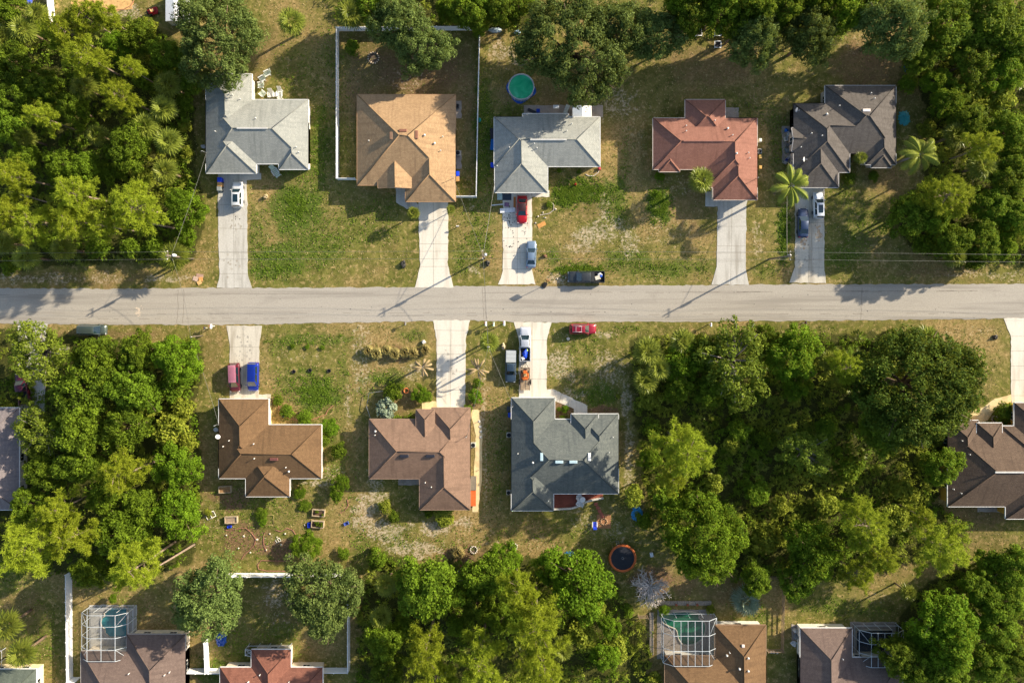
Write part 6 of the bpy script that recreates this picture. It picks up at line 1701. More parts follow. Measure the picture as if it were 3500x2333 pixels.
def cage(x0, y0, x1, y1, nx, ny, label, h0=2.5, h1=3.6, dark=False, bars=None):
    X0, Y1 = P(x0, y0); X1, Y0 = P(x1, y1)
    cx, cy = (X0 + X1) / 2, (Y0 + Y1) / 2
    o = empty('pool_cage', cx, cy, 0, 0, label, 'pool enclosure', 'screened pool enclosures')
    hx, hy = (X1 - X0) / 2, (Y1 - Y0) / 2
    ix, iy = min(1.6, hx * .4), 0
    g = MB(); r_ = .055
    prof = [(-hx, 0), (-hx, h0), (-hx + ix, h1), (hx - ix, h1), (hx, h0), (hx, 0)]
    for i in range(ny + 1):
        y_ = -hy + 2 * hy * i / ny
        for a, b in zip(prof[:-1], prof[1:]):
            d = math.hypot(b[0] - a[0], b[1] - a[1]); rz = math.atan2(b[1] - a[1], b[0] - a[0])
            g.box((a[0] + b[0]) / 2, y_, (a[1] + b[1]) / 2, d, .06, .06, ry=-rz)
    cols_ = [-hx, -hx + ix, hx - ix, hx]
    zs = [h0, h1, h1, h0]
    inner = [(-hx + ix) + (2 * hx - 2 * ix) * k / nx for k in range(1, nx)]
    for xx, zz in list(zip(cols_, zs)) + [(v, h1) for v in inner]:
        g.box(xx, 0, zz + .003, .06, 2 * hy, .06)
    for yy in (-hy, hy):
        for xx in (-hx, -hx / 2, 0, hx / 2, hx): g.box(xx, yy, h0 / 2, .055, .05, h0)
        g.box(0, yy, 1.0, 2 * hx, .06, .06)
    for xx in (-hx, hx): g.box(xx, 0, 1.0, .06, 2 * hy, .06)
    for sx in (-1, 1):      # corner braces
        for sy in (-1, 1):
            a = Vector((sx * hx, sy * hy, h0)); b = Vector((sx * (hx - ix), sy * (hy - 2 * hy / ny), h1))
            g.tube([a, b], .028, 5)
    g.build('frame', CAGE, o)
    s = MB()
    e = .02
    s.add([(-hx + e, -hy + e, 0), (hx - e, -hy + e, 0), (hx - e, hy - e, 0), (-hx + e, hy - e, 0), (-hx + e, -hy + e, h0 + .02), (hx - e, -hy + e, h0 + .02), (hx - e, hy - e, h0 + .02), (-hx + e, hy - e, h0 + .02),
           (-hx + ix, -hy + e, h1 + .02), (hx - ix, -hy + e, h1 + .02), (hx - ix, hy - e, h1 + .02), (-hx + ix, hy - e, h1 + .02)],
          [(0, 1, 5, 4), (1, 2, 6, 5), (2, 3, 7, 6), (3, 0, 4, 7), (4, 5, 9, 8), (5, 6, 10, 9), (6, 7, 11, 10), (7, 4, 8, 11), (8, 9, 10, 11)])
    s.build('screen', SCREEN, o)
    return o


def pool(px, label, wm, deck=None, dl='', z=.07, dm='deck', src=True):
    q = [P(*p) for p in px]
    cx = sum(p[0] for p in q) / len(q); cy = sum(p[1] for p in q) / len(q)
    o = empty('swimming_pool', cx, cy, 0, 0, label, 'swimming pool')
    q = [(a - cx, b - cy) for a, b in q]
    g = MB(); g.prism(q, -.02, z, 0); g.build('water', wm, o)
    g = MB(); q3 = [(a, b, z + .03) for a, b in q]; g.tube(q3 + [q3[0]], .14, 6); g.build('coping', mat('coping_stone', (186, 176, 158), .8, .1), o)
    if deck: slab('pool_deck', deck, CONC[dm], dl, 'pool deck', z=.04, src=True)


def smooth_loop(pts, n=6):
    out = []
    m = len(pts)
    for i in range(m):
        p0_, p1_, p2_, p3_ = (Vector(pts[(i + k - 1) % m]) for k in range(4))
        for j in range(n):
            t = j / n
            out.append(tuple(.5 * ((2 * p1_) + (p2_ - p0_) * t + (2 * p0_ - 5 * p1_ + 4 * p2_ - p3_) * t * t + (3 * p1_ - p0_ - 3 * p2_ + p3_) * t ** 3)))
    return out


cage(310, 2070, 465, 2222, 2, 4, 'white framed screen cage over the teal stepped pool at lower left')
pool([(358, 2090), (366, 2090), (366, 2080), (378, 2080), (378, 2072), (430, 2072), (436, 2078), (436, 2168), (430, 2176), (376, 2176), (368, 2168), (360, 2160), (360, 2148), (348, 2138), (345, 2124), (350, 2108), (358, 2104)],
     'stepped teal swimming pool under the lower left screen cage', water_mat('teal_water', (40, 122, 128), (60, 150, 152)), [(305, 2066), (468, 2066), (468, 2226), (305, 2226)], 'pale concrete deck around the teal stepped pool', dm='grey')
cage(2256, 2088, 2435, 2238, 5, 3, 'white framed screen cage over the green kidney shaped pool')
pool(smooth_loop([(2262, 2100), (2300, 2090), (2350, 2088), (2385, 2092), (2390, 2110), (2408, 2125), (2412, 2150), (2400, 2180), (2370, 2200), (2335, 2200), (2318, 2180), (2310, 2150), (2285, 2138), (2262, 2122)], 4),
     'green kidney shaped swimming pool under the bottom right screen cage', water_mat('green_water', (22, 92, 62), (44, 124, 88)), [(2246, 2082), (2440, 2082), (2440, 2240), (2275, 2240), (2275, 2250), (2246, 2250)], 'brown paved deck around the green pool', dm='deck')
cage(2912, 2128, 3060, 2242, 4, 3, 'white framed screen cage over the dark pool at lower right')
pool([(2925, 2150), (3050, 2150), (3050, 2226), (2925, 2226)], 'dark navy swimming pool under the lower right screen cage', water_mat('navy_water', (16, 24, 36), (24, 36, 52)), [(2905, 2124), (3064, 2124), (3064, 2244), (2905, 2244)], 'dark paved deck around the navy pool', dm='deck')
cage(855, 2196, 998, 2216, 2, 1, 'narrow dark screened porch behind the rust red house', 2.2, 2.6)
x0 = cage(-60, 2212, 20, 2282, 2, 2, 'dark screened porch at the bottom left corner house', 2.4, 2.8)


# ------------------------------------------------------------------ above ground pool, trampoline
def round_pool():
    x, y = PD(1197, 202, .5)
    o = empty('round_pool', x, y, 0, 0, 'round above ground pool with green water behind the middle grey house', 'pool')
    g = MB(); g.lathe([(2.25, 0), (2.28, .5), (2.25, 1.1), (2.32, 1.12), (2.32, 1.2), (2.12, 1.2), (2.12, .9)], n=32, caps=False); g.build('pool_wall', mat('pool_wall_grey', (170, 176, 178), .5, .1), o)
    for k in range(12):
        a = 2 * math.pi * k / 12; g = MB(); g.tube([(2.34 * math.cos(a), 2.34 * math.sin(a), 0), (2.34 * math.cos(a), 2.34 * math.sin(a), 1.15)], .045, 5); g.build('post', mat('pool_post', (214, 216, 216), .4, .05), o)
    g = MB(); g.lathe([(.02, 1.0), (2.13, 1.0)], n=32, caps=False); g.build('water', water_mat('pool_green_water', (40, 176, 120), (70, 204, 146)), o)
    g = MB(); rg = random.Random(4)
    pts = []
    for k in range(28):
        a = 2 * math.pi * k / 28; r_ = 2.2 + .5 * max(abs(math.cos(2 * a + .4)), 0) ** 2 * (1 if math.sin(a) < .5 else .3) + rg.uniform(-.06, .06); pts.append((r_ * math.cos(a), r_ * math.sin(a)))
    g.prism(pts, 0.0, .05)
    tag(g.build('tarp', mat('ground_tarp_blue', (14, 84, 176), .5, .15), None, (x, y, .0)), 'bright blue ground tarp spread under the round green pool', 'tarp')


round_pool()


def trampoline():
    x, y = PD(1430, 1281, .8)
    o = empty('trampoline', x, y, 0, 0, 'round trampoline with an orange rim and black mat', 'trampoline')
    g = MB(); g.lathe([(.02, .8), (2.12, .86)], n=36, caps=False); g.lathe([(.17, .868), (.2, .868)], n=16, m=1, caps=False)
    g.build('jumping_mat', [mat('mat_black', (30, 33, 40), .7, .15), mat('mat_mark', (170, 170, 170), .7)], o)
    g = MB(); g.lathe([(2.04, .9), (2.12, .95), (2.36, .95), (2.44, .9), (2.44, .8)], n=36, caps=False); g.build('rim_pad', mat('pad_orange', (184, 92, 36), .55, .2, 2), o)
    for k in range(6):
        a = 2 * math.pi * k / 6 + .3; g = MB(); g.tube([(2.25 * math.cos(a - .12), 2.25 * math.sin(a - .12), .85), (2.3 * math.cos(a), 2.3 * math.sin(a), 0), (2.25 * math.cos(a + .12), 2.25 * math.sin(a + .12), .85)], .035, 5); g.build('leg', METAL, o)
    g = MB()
    for s in (-.22, .22): g.tube([(-.9 + s, 2.9, 0), (-.75 + s, 2.2, .95)], .03, 5)
    for t in (.25, .55, .85): g.tube([(-.9 + .15 * t - .22, 2.9 - .7 * t, .95 * t), (-.9 + .15 * t + .22, 2.9 - .7 * t, .95 * t)], .025, 5)
    tag(g.build('step_ladder', METAL, None, (x, y, 0)), 'short metal ladder leaning on the trampoline rim', 'ladder')


trampoline()


# ------------------------------------------------------------------ garden furniture
def chair(dx, dy, rz, label, c=(206, 216, 196), s=1.0, group='garden chairs behind the upper left house', lounge=False):
    x, y = PD(dx, dy, .4)
    o = empty('garden_chair', x, y, 0, R(rz), label, 'chair', group); o.scale = (s, s, s)
    m = mat('slat_%d_%d' % (c[0], c[1]), c, .6, .08)
    fr = mat('chair_frame', (228, 228, 222), .5, .05)
    L = 1.15 if lounge else .62
    g = MB()
    for k in range(6): g.box(-.0 + L * (k / 5 - .5), 0, .38 + .05 * k / 5, L / 6.4, .6, .03)
    g.build('seat', m, o)
    g = MB()
    for k in range(5): g.box(-L / 2 - .2, -.24 + .12 * k, .68, .03, .1, .72, ry=R(-28))
    g.build('backrest', m, o)
    for sy in (-1, 1):
        g = MB(); g.box(-.02, sy * .37, .58, .78, .12, .03); g.build('armrest', fr, o)
        for sx in (-L / 2 + .02, L / 2 - .02):
            g = MB(); g.box(sx, sy * .33, .28, .06, .06, .56); g.build('leg', fr, o)


for (dx, dy, rz, lb) in ((614, 169, 205, 'pale green garden chair farthest up the arc behind the upper left house'), (602, 182, 210, 'pale green garden chair, second down the arc behind the upper left house'), (599, 196, 185, 'pale green garden chair, third down the arc behind the upper left house'), (603, 215, 140, 'pale green garden chair lowest in the arc behind the upper left house')):
    chair(dx, dy, rz, lb, s=1.25)
chair(623, 218, -85, 'white garden chair left of the round white table', (226, 222, 210), 1.3)
chair(643, 217, -90, 'white lounge chair right of the round white table', (230, 226, 214), 1.25, lounge=True)


def round_table(dx, dy, label, r=.35, h=.55, c=(230, 228, 222)):
    x, y = PD(dx, dy, h)
    o = empty('side_table', x, y, 0, 0, label, 'table')
    m = mat('tbl_%d_%d' % (c[0], c[1]), c, .5, .05)
    g = MB(); g.lathe([(r * .96, h - .03), (r, h - .02), (r, h), (r * .9, h + .01)], n=18); g.build('tabletop', m, o)
    for k in range(3):
        a = k * 2.1; g = MB(); g.tube([(r * .75 * math.cos(a), r * .75 * math.sin(a), 0), (r * .5 * math.cos(a), r * .5 * math.sin(a), h - .02)], .025, 5); g.build('leg', m, o)


round_table(633, 217, 'small round white table between two white chairs', .42)
chair(634, 396, -55, 'pale green lounge chair in front of the upper left house porch', s=1.35, lounge=True, group=None)
round_table(1338, 1147, 'round white table on the red brick patio', .5, .7)
chair(1331, 1139, 40, 'white chair upper left of the round patio table', (226, 226, 222), 1.0, 'white patio chairs')
chair(1330, 1154, 150, 'white chair lower left of the round patio table', (226, 226, 222), 1.15, 'white patio chairs')
chair(1366, 1203, 90, 'bright blue chair next to the square fire pit', (14, 60, 200), 1.1, None)


def fire_ring(dx, dy, r, n, label, c=(176, 158, 132), square=False, z=0.0):
    x, y = PD(dx, dy, .1)
    o = empty('fire_pit', x, y, 0, 0, label, 'fire pit')
    rg = random.Random(int(dx))
    for k in range(n):
        a = 2 * math.pi * k / n
        g = MB(); g.ball(0, 0, .12, r * 2.6 / n * rg.uniform(.9, 1.3), r * 2.2 / n * rg.uniform(.9, 1.2), .14, 7, 0, .18, rg)
        g.build('stone', mat('ring_stone_%d' % c[0], c, .9, .25, 4), o, (r * math.cos(a), r * math.sin(a), 0), a)
    g = MB(); g.lathe([(.02, .03), (r * .85, .02)], n=14, caps=False); g.build('ash_bed', mat('ash', (92, 78, 64), .95, .3), o)
    if square:
        g = MB(); g.rbox(0, 0, .0, 2.5, 2.5, .08, b=.03); g.build('paved_base', mat('pit_pavers', (158, 112, 74), .85, .25, 5), o)


fire_ring(858, 133, .95, 15, 'ring of pale stones in the fenced dirt yard', (190, 170, 146))
fire_ring(1387, 1197, .55, 11, 'round fire pit on square brown pavers near the blue chair', (170, 140, 108), True)
fire_ring(1088, 1262, .6, 12, 'pale round planter ring on the turf, left of the two', (206, 196, 180))
fire_ring(1180, 1255, .6, 12, 'pale round planter ring on the turf, right of the two', (206, 196, 180))
fire_ring(2285, 962, .55, 12, 'pale stone ring in the yellow house entry yard', (200, 190, 176))
sx = [(1369, 1157), (1373, 1165), (1377, 1173), (1381, 1180), (1384, 1187)]
for q, (dx, dy) in enumerate(sx):
    x, y = PD(dx, dy); g = MB(); g.rbox(0, 0, .03, .62, .55, .07, b=.02)
    tag(g.build('stepping_stone', mat('step_red', (166, 92, 72), .85, .2, 4), None, (x, y, 0), R(8 * q)), f'red square stepping stone, {["first", "second", "third", "fourth", "fifth"][q]} from the brick patio to the fire pit', 'stepping stone', 'stepping stones to the fire pit')
for q, (dx, dy) in enumerate(((1101, 967), (1103, 979), (1104, 990), (1104, 1003))):
    x, y = PD(dx, dy); g = MB(); g.lathe([(.22, 0), (.24, .05), (.2, .08), (.05, .09)], n=12)
    tag(g.build('stepping_stone', mat('step_white', (222, 214, 198), .8, .1, 4), None, (x, y, .02)), f'round white stone on the cream gravel walk, {["topmost", "second", "third", "lowest"][q]}', 'stepping stone', 'round stones beside the cream walk')

# ------------------------------------------------------------------ mailboxes, bins, hoop
def mailbox(dx, dy, rz, label, c=(224, 226, 224), s=1.0):
    x, y = PD(dx, dy, 1.0)
    o = empty('mailbox', x, y, 0, R(rz), label, 'mailbox', 'mailboxes along the road'); o.scale = (s, s, s)
    g = MB(); g.box(0, 0, .5, .1, .1, 1.0); g.build('post', mat('mail_post', (196, 192, 182), .7, .1), o)
    pts = []
    for k in range(9):
        a = math.pi * k / 8; pts.append((.13 * math.cos(a), 1.12 + .13 * math.sin(a)))
    pts = [(.13, 1.0)] + pts + [(-.13, 1.0)]
    g = MB(); n = len(pts)
    vs = [(-.28, a, b) for a, b in pts] + [(.28, a, b) for a, b in pts]
    g.add(vs, [(i, (i + 1) % n, n + (i + 1) % n, n + i) for i in range(n)] + [tuple(reversed(range(n))), tuple(range(n, 2 * n))])
    g.build('letter_box', mat('mail_%d_%d' % (c[0], c[1]), c, .45, .06), o)
    g = MB(); g.box(.1, .15, 1.2, .12, .02, .16); g.build('flag', mat('flag_red', (176, 30, 30), .5), o)


mailbox(487, 749, 90, 'white mailbox left of the short stained driveway', s=1.35)
mailbox(470, 753, 90, 'dark small mailbox beside the white one left of the short stained driveway', (70, 70, 70))
mailbox(1116, 743, 90, 'leftmost white mailbox of the three beside the silver pickup driveway', s=1.35)
mailbox(1134, 744, 90, 'pale green mailbox in the middle of the three by the silver pickup driveway', (186, 206, 190), 1.3)
mailbox(1158, 742, 90, 'rightmost white mailbox of the three beside the silver pickup driveway', s=1.45)
mailbox(931, 743, 90, 'grey mailbox on the verge above the ornamental grasses', (120, 118, 112))
mailbox(1632, 745, 90, 'white mailbox at the verge above the right middle wood', s=1.2)
mailbox(1849, 742, 90, 'black mailbox at the verge above the huge round tree', (44, 44, 46), 1.2)
mailbox(1051, 519, 0, 'small white post with a lamp head beside the tan house driveway', (210, 204, 194), .9)


def bin_(dx, dy, rz, label, c, lid):
    x, y = PD(dx, dy, .9)
    o = empty('trash_bin', x, y, .04, R(rz), label, 'trash bin', 'wheeled trash bins')
    g = MB(); g.box(0, 0, .5, .62, .66, 1.0, tx=1.12, ty=1.12); g.build('bin_body', mat('bin_%d_%d' % (c[0], c[2]), c, .6, .08), o)
    g = MB(); g.rbox(0, 0, 1.03, .78, .84, .09, b=.04); g.box(0, -.43, 1.0, .5, .06, .05); g.build('lid', mat('binlid_%d_%d' % (lid[0], lid[2]), lid, .5, .08), o)
    for s in (-1, 1):
        g = MB(); g.lathe([(.05, -.04), (.13, -.04), (.13, .04), (.05, .04)], n=10); w_ = g.build('wheel', TYRE, o, (s * .3, -.36, .13)); w_.rotation_euler = (0, R(90), 0)


bin_(505, 413, 0, 'bright blue trash bin at the upper left garage corner', (20, 58, 190), (24, 70, 214))
bin_(505, 424, 0, 'tan trash bin below the blue one at the upper left garage', (176, 132, 78), (196, 150, 92))
bin_(504, 433, 0, 'grey trash bin lowest of the three at the upper left garage', (112, 116, 112), (136, 140, 134))
bin_(1050, 399, 0, 'blue trash bin by the right wall of the tan house', (20, 58, 190), (24, 70, 214))
bin_(1050, 411, 0, 'tan trash bin by the right wall of the tan house', (176, 132, 78), (196, 150, 92))
bin_(1132, 379, 0, 'blue trash bin at the left wall of the middle grey house', (20, 58, 190), (24, 70, 214))
bin_(1169, 938, 0, 'dark grey trash bin at the left garage corner of the dark green house', (60, 62, 64), (70, 72, 74))
bin_(1172, 952, 0, 'blue trash bin at the left wall of the dark green house', (24, 64, 170), (30, 76, 190))


def hoop():
    x, y = PD(1253, 651, 0)
    o = empty('basketball_hoop', x, y, 0, R(60), 'portable basketball hoop standing at the road edge beside the pickup', 'basketball hoop')
    g = MB(); g.rbox(-.3, 0, .14, 1.0, .7, .24, b=.08); g.build('base', BLACKP, o)
    g = MB(); g.tube([(-.3, 0, .2), (-.2, 0, 1.5), (.25, 0, 2.9)], .05, 8); g.build('pole', BLACKP, o)
    g = MB(); g.rbox(.45, 0, 2.75, .05, 1.1, .75, b=.02); g.build('backboard', mat('board_grey', (60, 62, 66), .4, .1), o)
    g = MB(); g.tube([(.72 + .23 * math.cos(k * math.pi / 8), .23 * math.sin(k * math.pi / 8), 2.55) for k in range(17)], .015, 5); g.build('rim', mat('rim_orange', (200, 80, 30), .5), o)


hoop()


def ac(dx, dy, label, c=(176, 172, 160), rz=0, s=1.0):
    x, y = PD(dx, dy, .5)
    o = empty('air_conditioner', x, y, .05, R(rz), label, 'air conditioner', 'outdoor air conditioning units'); o.scale = (s, s, s)
    g = MB(); g.rbox(0, 0, .42, .85, .85, .8, b=.05); g.build('cabinet', mat('ac_%d' % c[0], c, .5, .1), o)
    g = MB(); g.lathe([(.05, .84), (.3, .835), (.34, .85), (.36, .83)], n=16, caps=False)
    for k in range(4): g.box(0, 0, .845, .66, .02, .012, rz=k * .785)
    g.build('fan_grille', BLACKP, o)


ac(1052, 352, 'air conditioner on the pad by the tan house right wall')
ac(1050, 244, 'small utility box beside the tan house upper right wall', (70, 72, 74), s=.8)
ac(1087, 1021, 'air conditioner between the taupe house and the cream walk')
ac(1169, 998, 'air conditioner at the left wall of the dark green house')
ac(1168, 1130, 'utility box at the lower left wall of the dark green house', s=.9)
ac(1743, 348, 'air conditioner at the right wall of the red house')
ac(2315, 937, 'air conditioner hidden beside the yellow house garage', s=.8)


# ------------------------------------------------------------------ sheds, planters, tarps, clutter
def shed(dx, dy, w_, d_, h, label, c, rc, rusty=False):
    x, y = PD(dx, dy, h)
    o = empty('shed', x, y, 0, 0, label, 'shed')
    m = mat('shed_%d' % c[0], c, .6, .06)
    g = MB(); g.box(0, 0, h / 2, w_ - .16, d_ - .16, h); g.build('wall', m, o)
    g = MB()
    g.add([(-w_ / 2, -d_ / 2, h), (0, -d_ / 2, h + .4), (0, d_ / 2, h + .4), (-w_ / 2, d_ / 2, h)], [(0, 1, 2, 3)])
    g.add([(0, -d_ / 2, h + .4), (w_ / 2, -d_ / 2, h), (w_ / 2, d_ / 2, h), (0, d_ / 2, h + .4)], [(0, 1, 2, 3)], 1 if rusty else 0)
    g.add([(-w_ / 2 + .1, -d_ / 2 + .05, h), (w_ / 2 - .1, -d_ / 2 + .05, h), (0, -d_ / 2 + .05, h + .38)], [(0, 1, 2)]); g.add([(-w_ / 2 + .1, d_ / 2 - .05, h), (w_ / 2 - .1, d_ / 2 - .05, h), (0, d_ / 2 - .05, h + .38)], [(0, 2, 1)])
    mm = [mat('shedroof_%d' % rc[0], rc, .5, .06)]
    if rusty:
        m2, nt, N, L, b = nodes_of('rusting_sheet')
        n1 = noise(nt, 1.1, 5, .7, opos(nt)); L.new(mixc(nt, ramp(nt, n1, .55, .64), lin(224, 222, 216), lin(166, 92, 44)), b.inputs['Base Color']); mm.append(m2)
    g.build('roof', mm, o)
    g = MB(); g.box(.0, -d_ / 2 + .06, .95, 1.1, .04, 1.8); g.build('door', m, o)


shed(1337, 256, 3.3, 1.9, 2.0, 'white metal shed with a rusting roof half behind the middle grey house', (214, 214, 210), (216, 222, 226), True)
shed(402, 12, 3.3, 5.6, 2.2, 'white gabled shed at the top edge beside the red mower', (206, 210, 210), (226, 228, 228))


def planter(dx, dy, rz, label, w_=2.1, d_=1.1, h=.55, plants=0, fill=(92, 70, 50), c=(168, 150, 122)):
    x, y = PD(dx, dy, h)
    o = empty('planter_box', x, y, 0, R(rz), label, 'raised bed', 'raised garden beds')
    m = mat('bed_wood_%d' % c[0], c, .9, .2, 3)
    g = MB()
    for s in (-1, 1): g.box(0, s * d_ / 2, h / 2, w_ + .12, .12, h); g.box(s * w_ / 2, 0, h / 2 - .003, .12, d_ - .12, h - .006)
    g.build('frame', m, o)
    g = MB(); g.box(0, 0, h * .35, w_ - .12, d_ - .12, h * .7); g.build('soil', mat('bed_soil_%d' % fill[0], fill, .95, .35, 4), o)
    rg = random.Random(int(dx * dy))
    for k in range(plants):
        inst('plant', PROTO['bush'][k % 3][2], o, (rg.uniform(-.8, .8), rg.uniform(-.35, .35), h * .55), rg.uniform(0, 6), (.11, .11, .16))


planter(516, 1124, 3, 'raised wooden bed with bricks in the shade behind the brown house', fill=(150, 116, 76))
planter(530, 1194, 2, 'raised wooden bed with pale rubble beside a blue crate', fill=(158, 136, 112))
planter(731, 1178, -4, 'upper raised wooden bed with few plants, right side of the garden', plants=3)
planter(729, 1204, -3, 'lower raised wooden bed full of seedlings, right side of the garden', plants=8)
planter(918, 1172 - 1165 + 1165, 0, 'x') if False else None
crate('crate', 'blue crate left of the lower raised bed', 'crate', 711, 1204, .0, (22, 60, 190), .5, .85, .4, 0, True)
crate('crate', 'blue crate below the rubble filled raised bed', 'crate', 528, 1208, .0, (22, 60, 190), .7, .4, .35, 5, True)
crate('crate', 'faded blue crate lying on the back turf', 'crate', 796, 1201, .0, (66, 86, 160), .85, .55, .3, 25, True)
crate('bucket', 'blue bucket in the flower bed before the brown house', 'bucket', 652, 953, .0, (20, 56, 190), .42, .42, .5, 0, True)


def frame_thing(dx, dy, rz, label, w_, d_, c, r_=.05, z=.06, mid=True, name='wooden_frame', cat='frame'):
    x, y = PD(dx, dy)
    g = MB(); hw_, hd = w_ / 2, d_ / 2
    for a, b in (((-hw_, -hd), (hw_, -hd)), ((hw_, -hd), (hw_, hd)), ((hw_, hd), (-hw_, hd)), ((-hw_, hd), (-hw_, -hd))) + ((((0, -hd), (0, hd)),) if mid else ()):
        g.tube([(a[0], a[1], z), (b[0], b[1], z)], r_, 5)
    tag(g.build(name, mat('frame_%d' % c[0], c, .6, .1), None, (x, y, 0), R(rz)), label, cat)


frame_thing(484, 1183, 28, 'white window frame lying at the wood edge in the back garden', 1.6, 1.0, (226, 222, 214))
frame_thing(612, 1193, 0, 'thin wooden bed edging square in the weedy back garden', 2.6, 1.75, (150, 134, 84), .045, .08, False)
frame_thing(639, 1240, 30, 'broken white chair frame in the middle of the back garden', .8, .6, (226, 222, 214), .04)
for q, (dx, dy, rz, lb) in enumerate(((1604, 76, 5, 'white framed dark seat, left one of the three behind the red house'), (1648, 76, 0, 'white framed dark seat half under leaves behind the red house'), (1648, 103, 0, 'white framed dark square seat, lowest of the three behind the red house'))):
    x, y = PD(dx, dy, .4)
    o = empty('lawn_chair', x, y, 0, R(rz), lb, 'seat', 'white framed seats behind the red house')
    g = MB(); g.box(0, 0, .42, .98, .98, .06); g.build('seat', mat('dark_sling', (48, 44, 44), .8, .2), o)
    g = MB()
    for s in (-1, 1): g.tube([(-.55, s * .55, .6), (.55, s * .55, .6)], .06, 6); g.tube([(s * .55, -.55, .6), (s * .55, .55, .6)], .06, 6)
    g.build('frame', VINYL, o)
    for sx_ in (-1, 1):
        for sy in (-1, 1): g = MB(); g.tube([(sx_ * .52, sy * .52, 0), (sx_ * .54, sy * .54, .6)], .045, 6); g.build('leg', VINYL, o)
    if q == 0: g = MB(); g.box(0, .5, .8, 1.0, .06, .4); g.build('backrest', VINYL, o)


def edging(pts, label, c=(146, 102, 84)):
    q = [PD(*p) for p in pts]
    # evenly spaced edging bricks along the line
    g = MB(); o0 = q[0]
    for a, b in zip(q[:-1], q[1:]):
        ln = math.hypot(b[0] - a[0], b[1] - a[1]); n = max(1, int(ln / .26)); rz = math.atan2(b[1] - a[1], b[0] - a[0])
        for k in range(n):
            t = (k + .5) / n; g.rbox(a[0] + (b[0] - a[0]) * t - o0[0], a[1] + (b[1] - a[1]) * t - o0[1], .05, ln / n * .92, .13, .12, rz + rnd.uniform(-.12, .12), b=.015)
    tag(g.build('brick_edging', mat('edge_%d' % c[0], c, .85, .25, 5), None, (o0[0], o0[1], 0)), label, 'garden edging')


edging([(518, 1217), (535, 1215), (555, 1212), (565, 1212), (577, 1222), (587, 1236), (585, 1250), (574, 1262), (562, 1272), (555, 1284)], 'curved red brick edging at the left of the back garden')
edging([(610, 1220), (605, 1230), (606, 1250), (613, 1266)], 'short bent brick edging beside the weedy mound')
edging([(633, 1216), (645, 1220), (660, 1212), (672, 1216), (680, 1228), (682, 1244)], 'arched brick edging around the weedy mound')
edging([(770, 1290), (680, 1288), (600, 1286), (592, 1296), (594, 1306), (612, 1310), (690, 1311), (770, 1309), (782, 1298), (770, 1290)][1:-2], 'long brick edging loop of the bare soil bed before the white fence')
edging([(798, 1146), (800, 1160), (792, 1172), (780, 1178)], 'small brick edging curve at the brown house rear corner')
edging([(1262, 462), (1272, 470), (1272, 482), (1262, 490), (1240, 494)][::-1], 'scalloped pale edging of the bed beside the red sedan', (188, 176, 160))
edging([(1345, 400), (1352, 404), (1364, 404), (1374, 396), (1379, 386)], 'round pale edging of the bed at the middle grey house corner', (196, 186, 170))
edging([(622, 920), (640, 930), (642, 950), (655, 958), (690, 966), (720, 962), (748, 952), (754, 940), (766, 930)], 'thin orange hose line winding before the brown house', (172, 122, 92))


def plate(name, label, cat, dx, dy, sx_, sy, rz, c, z=.02, h=.04, nested=None):
    x, y = PD(dx, dy, z)
    g = MB(); g.rbox(0, 0, h / 2, sx_, sy, h, b=.01)
    return tag(g.build(name, mat('plate_%d_%d_%d' % c, c, .8, .15, 3), None, (x, y, z), R(rz)), label, cat)


plate('cardboard', 'orange brown flattened cardboard on the turf below the red sedan', 'cardboard', 1244, 516, 1.5, .75, 28, (196, 140, 74))
plate('cardboard', 'long tan board lying beside the red sedan', 'board', 1182, 465, .4, 2.0, 0, (186, 118, 60), .06)
plate('door_mat', 'dark mat on the driveway above the tan board', 'mat', 1164, 452, 1.6, 1.2, 0, (56, 66, 80), .06)
plate('mattress', 'long white printed panel left of the red sedan', 'panel', 1166, 483, 2.7, .8, 4, (214, 214, 214), .06, .15)
plate('pallet', 'small purple crate pile left of the red sedan', 'pile', 1164, 470, .8, .7, -8, (120, 92, 120), .06, .3)
plate('board', 'pale plank sticking out left of the red sedan driveway', 'plank', 1146, 470, 2.6, .16, 5, (206, 210, 210), .05, .06)
plate('panel', 'pale green panel leaning at the left garage corner of the middle grey house', 'panel', 1148, 450, .9, 1.4, 0, (170, 190, 184), .02, .08)
for q, (dx, dy, a, b, rz, c, lb) in enumerate(((459, 633, 1.25, .62, -6, (168, 136, 116), 'grey brown flat cardboard piece, topmost in the roadside pile'), (449, 640, .9, .8, -20, (186, 160, 140), 'pale cardboard piece at the left of the roadside pile'), (461, 641, .7, .7, 5, (206, 148, 88), 'orange cardboard piece in the middle of the roadside pile'), (458, 649, .75, .65, 30, (212, 168, 108), 'yellow cardboard piece lowest in the roadside pile'))):
    plate('cardboard', lb, 'cardboard', dx, dy, a, b, rz, c, .02 + q * .03)
plate('metal_sheet', 'rust orange sheet lying along the taupe house right wall', 'sheet', 1087, 1142, .95, 3.0, 0, (206, 96, 44), .3, .08)
plate('hatch_cover', 'grey lidded box above the rust orange sheet', 'box', 1087, 1108, 1.1, 2.4, 0, (120, 112, 98), .03, .5)
plate('board', 'white plank in the rust red house yard', 'plank', 1034, 1258 + 0, .3, 2.0, 10, (226, 226, 222)) if False else None
plate('board', 'white plank lying in the yard right of the rust red house', 'plank', 827, 0 + 1480 - 40 + 0, .25, 1.6, 12, (226, 224, 218)) if False else None
plate('grill', 'white gas grill top on the patio behind the middle grey house', 'grill', 1277, 246, 1.0, .55, 0, (220, 222, 222), .8, .3)
plate('panel', 'dark folded panel at the left of the narrow patio', 'panel', 1222, 256, 1.6, .5, -25, (54, 54, 58), .05, .2)
plate('panel', 'pale leaning panel right of the grill on the narrow patio', 'panel', 1301, 252, .7, 1.5, -20, (176, 184, 180), .05, .5)
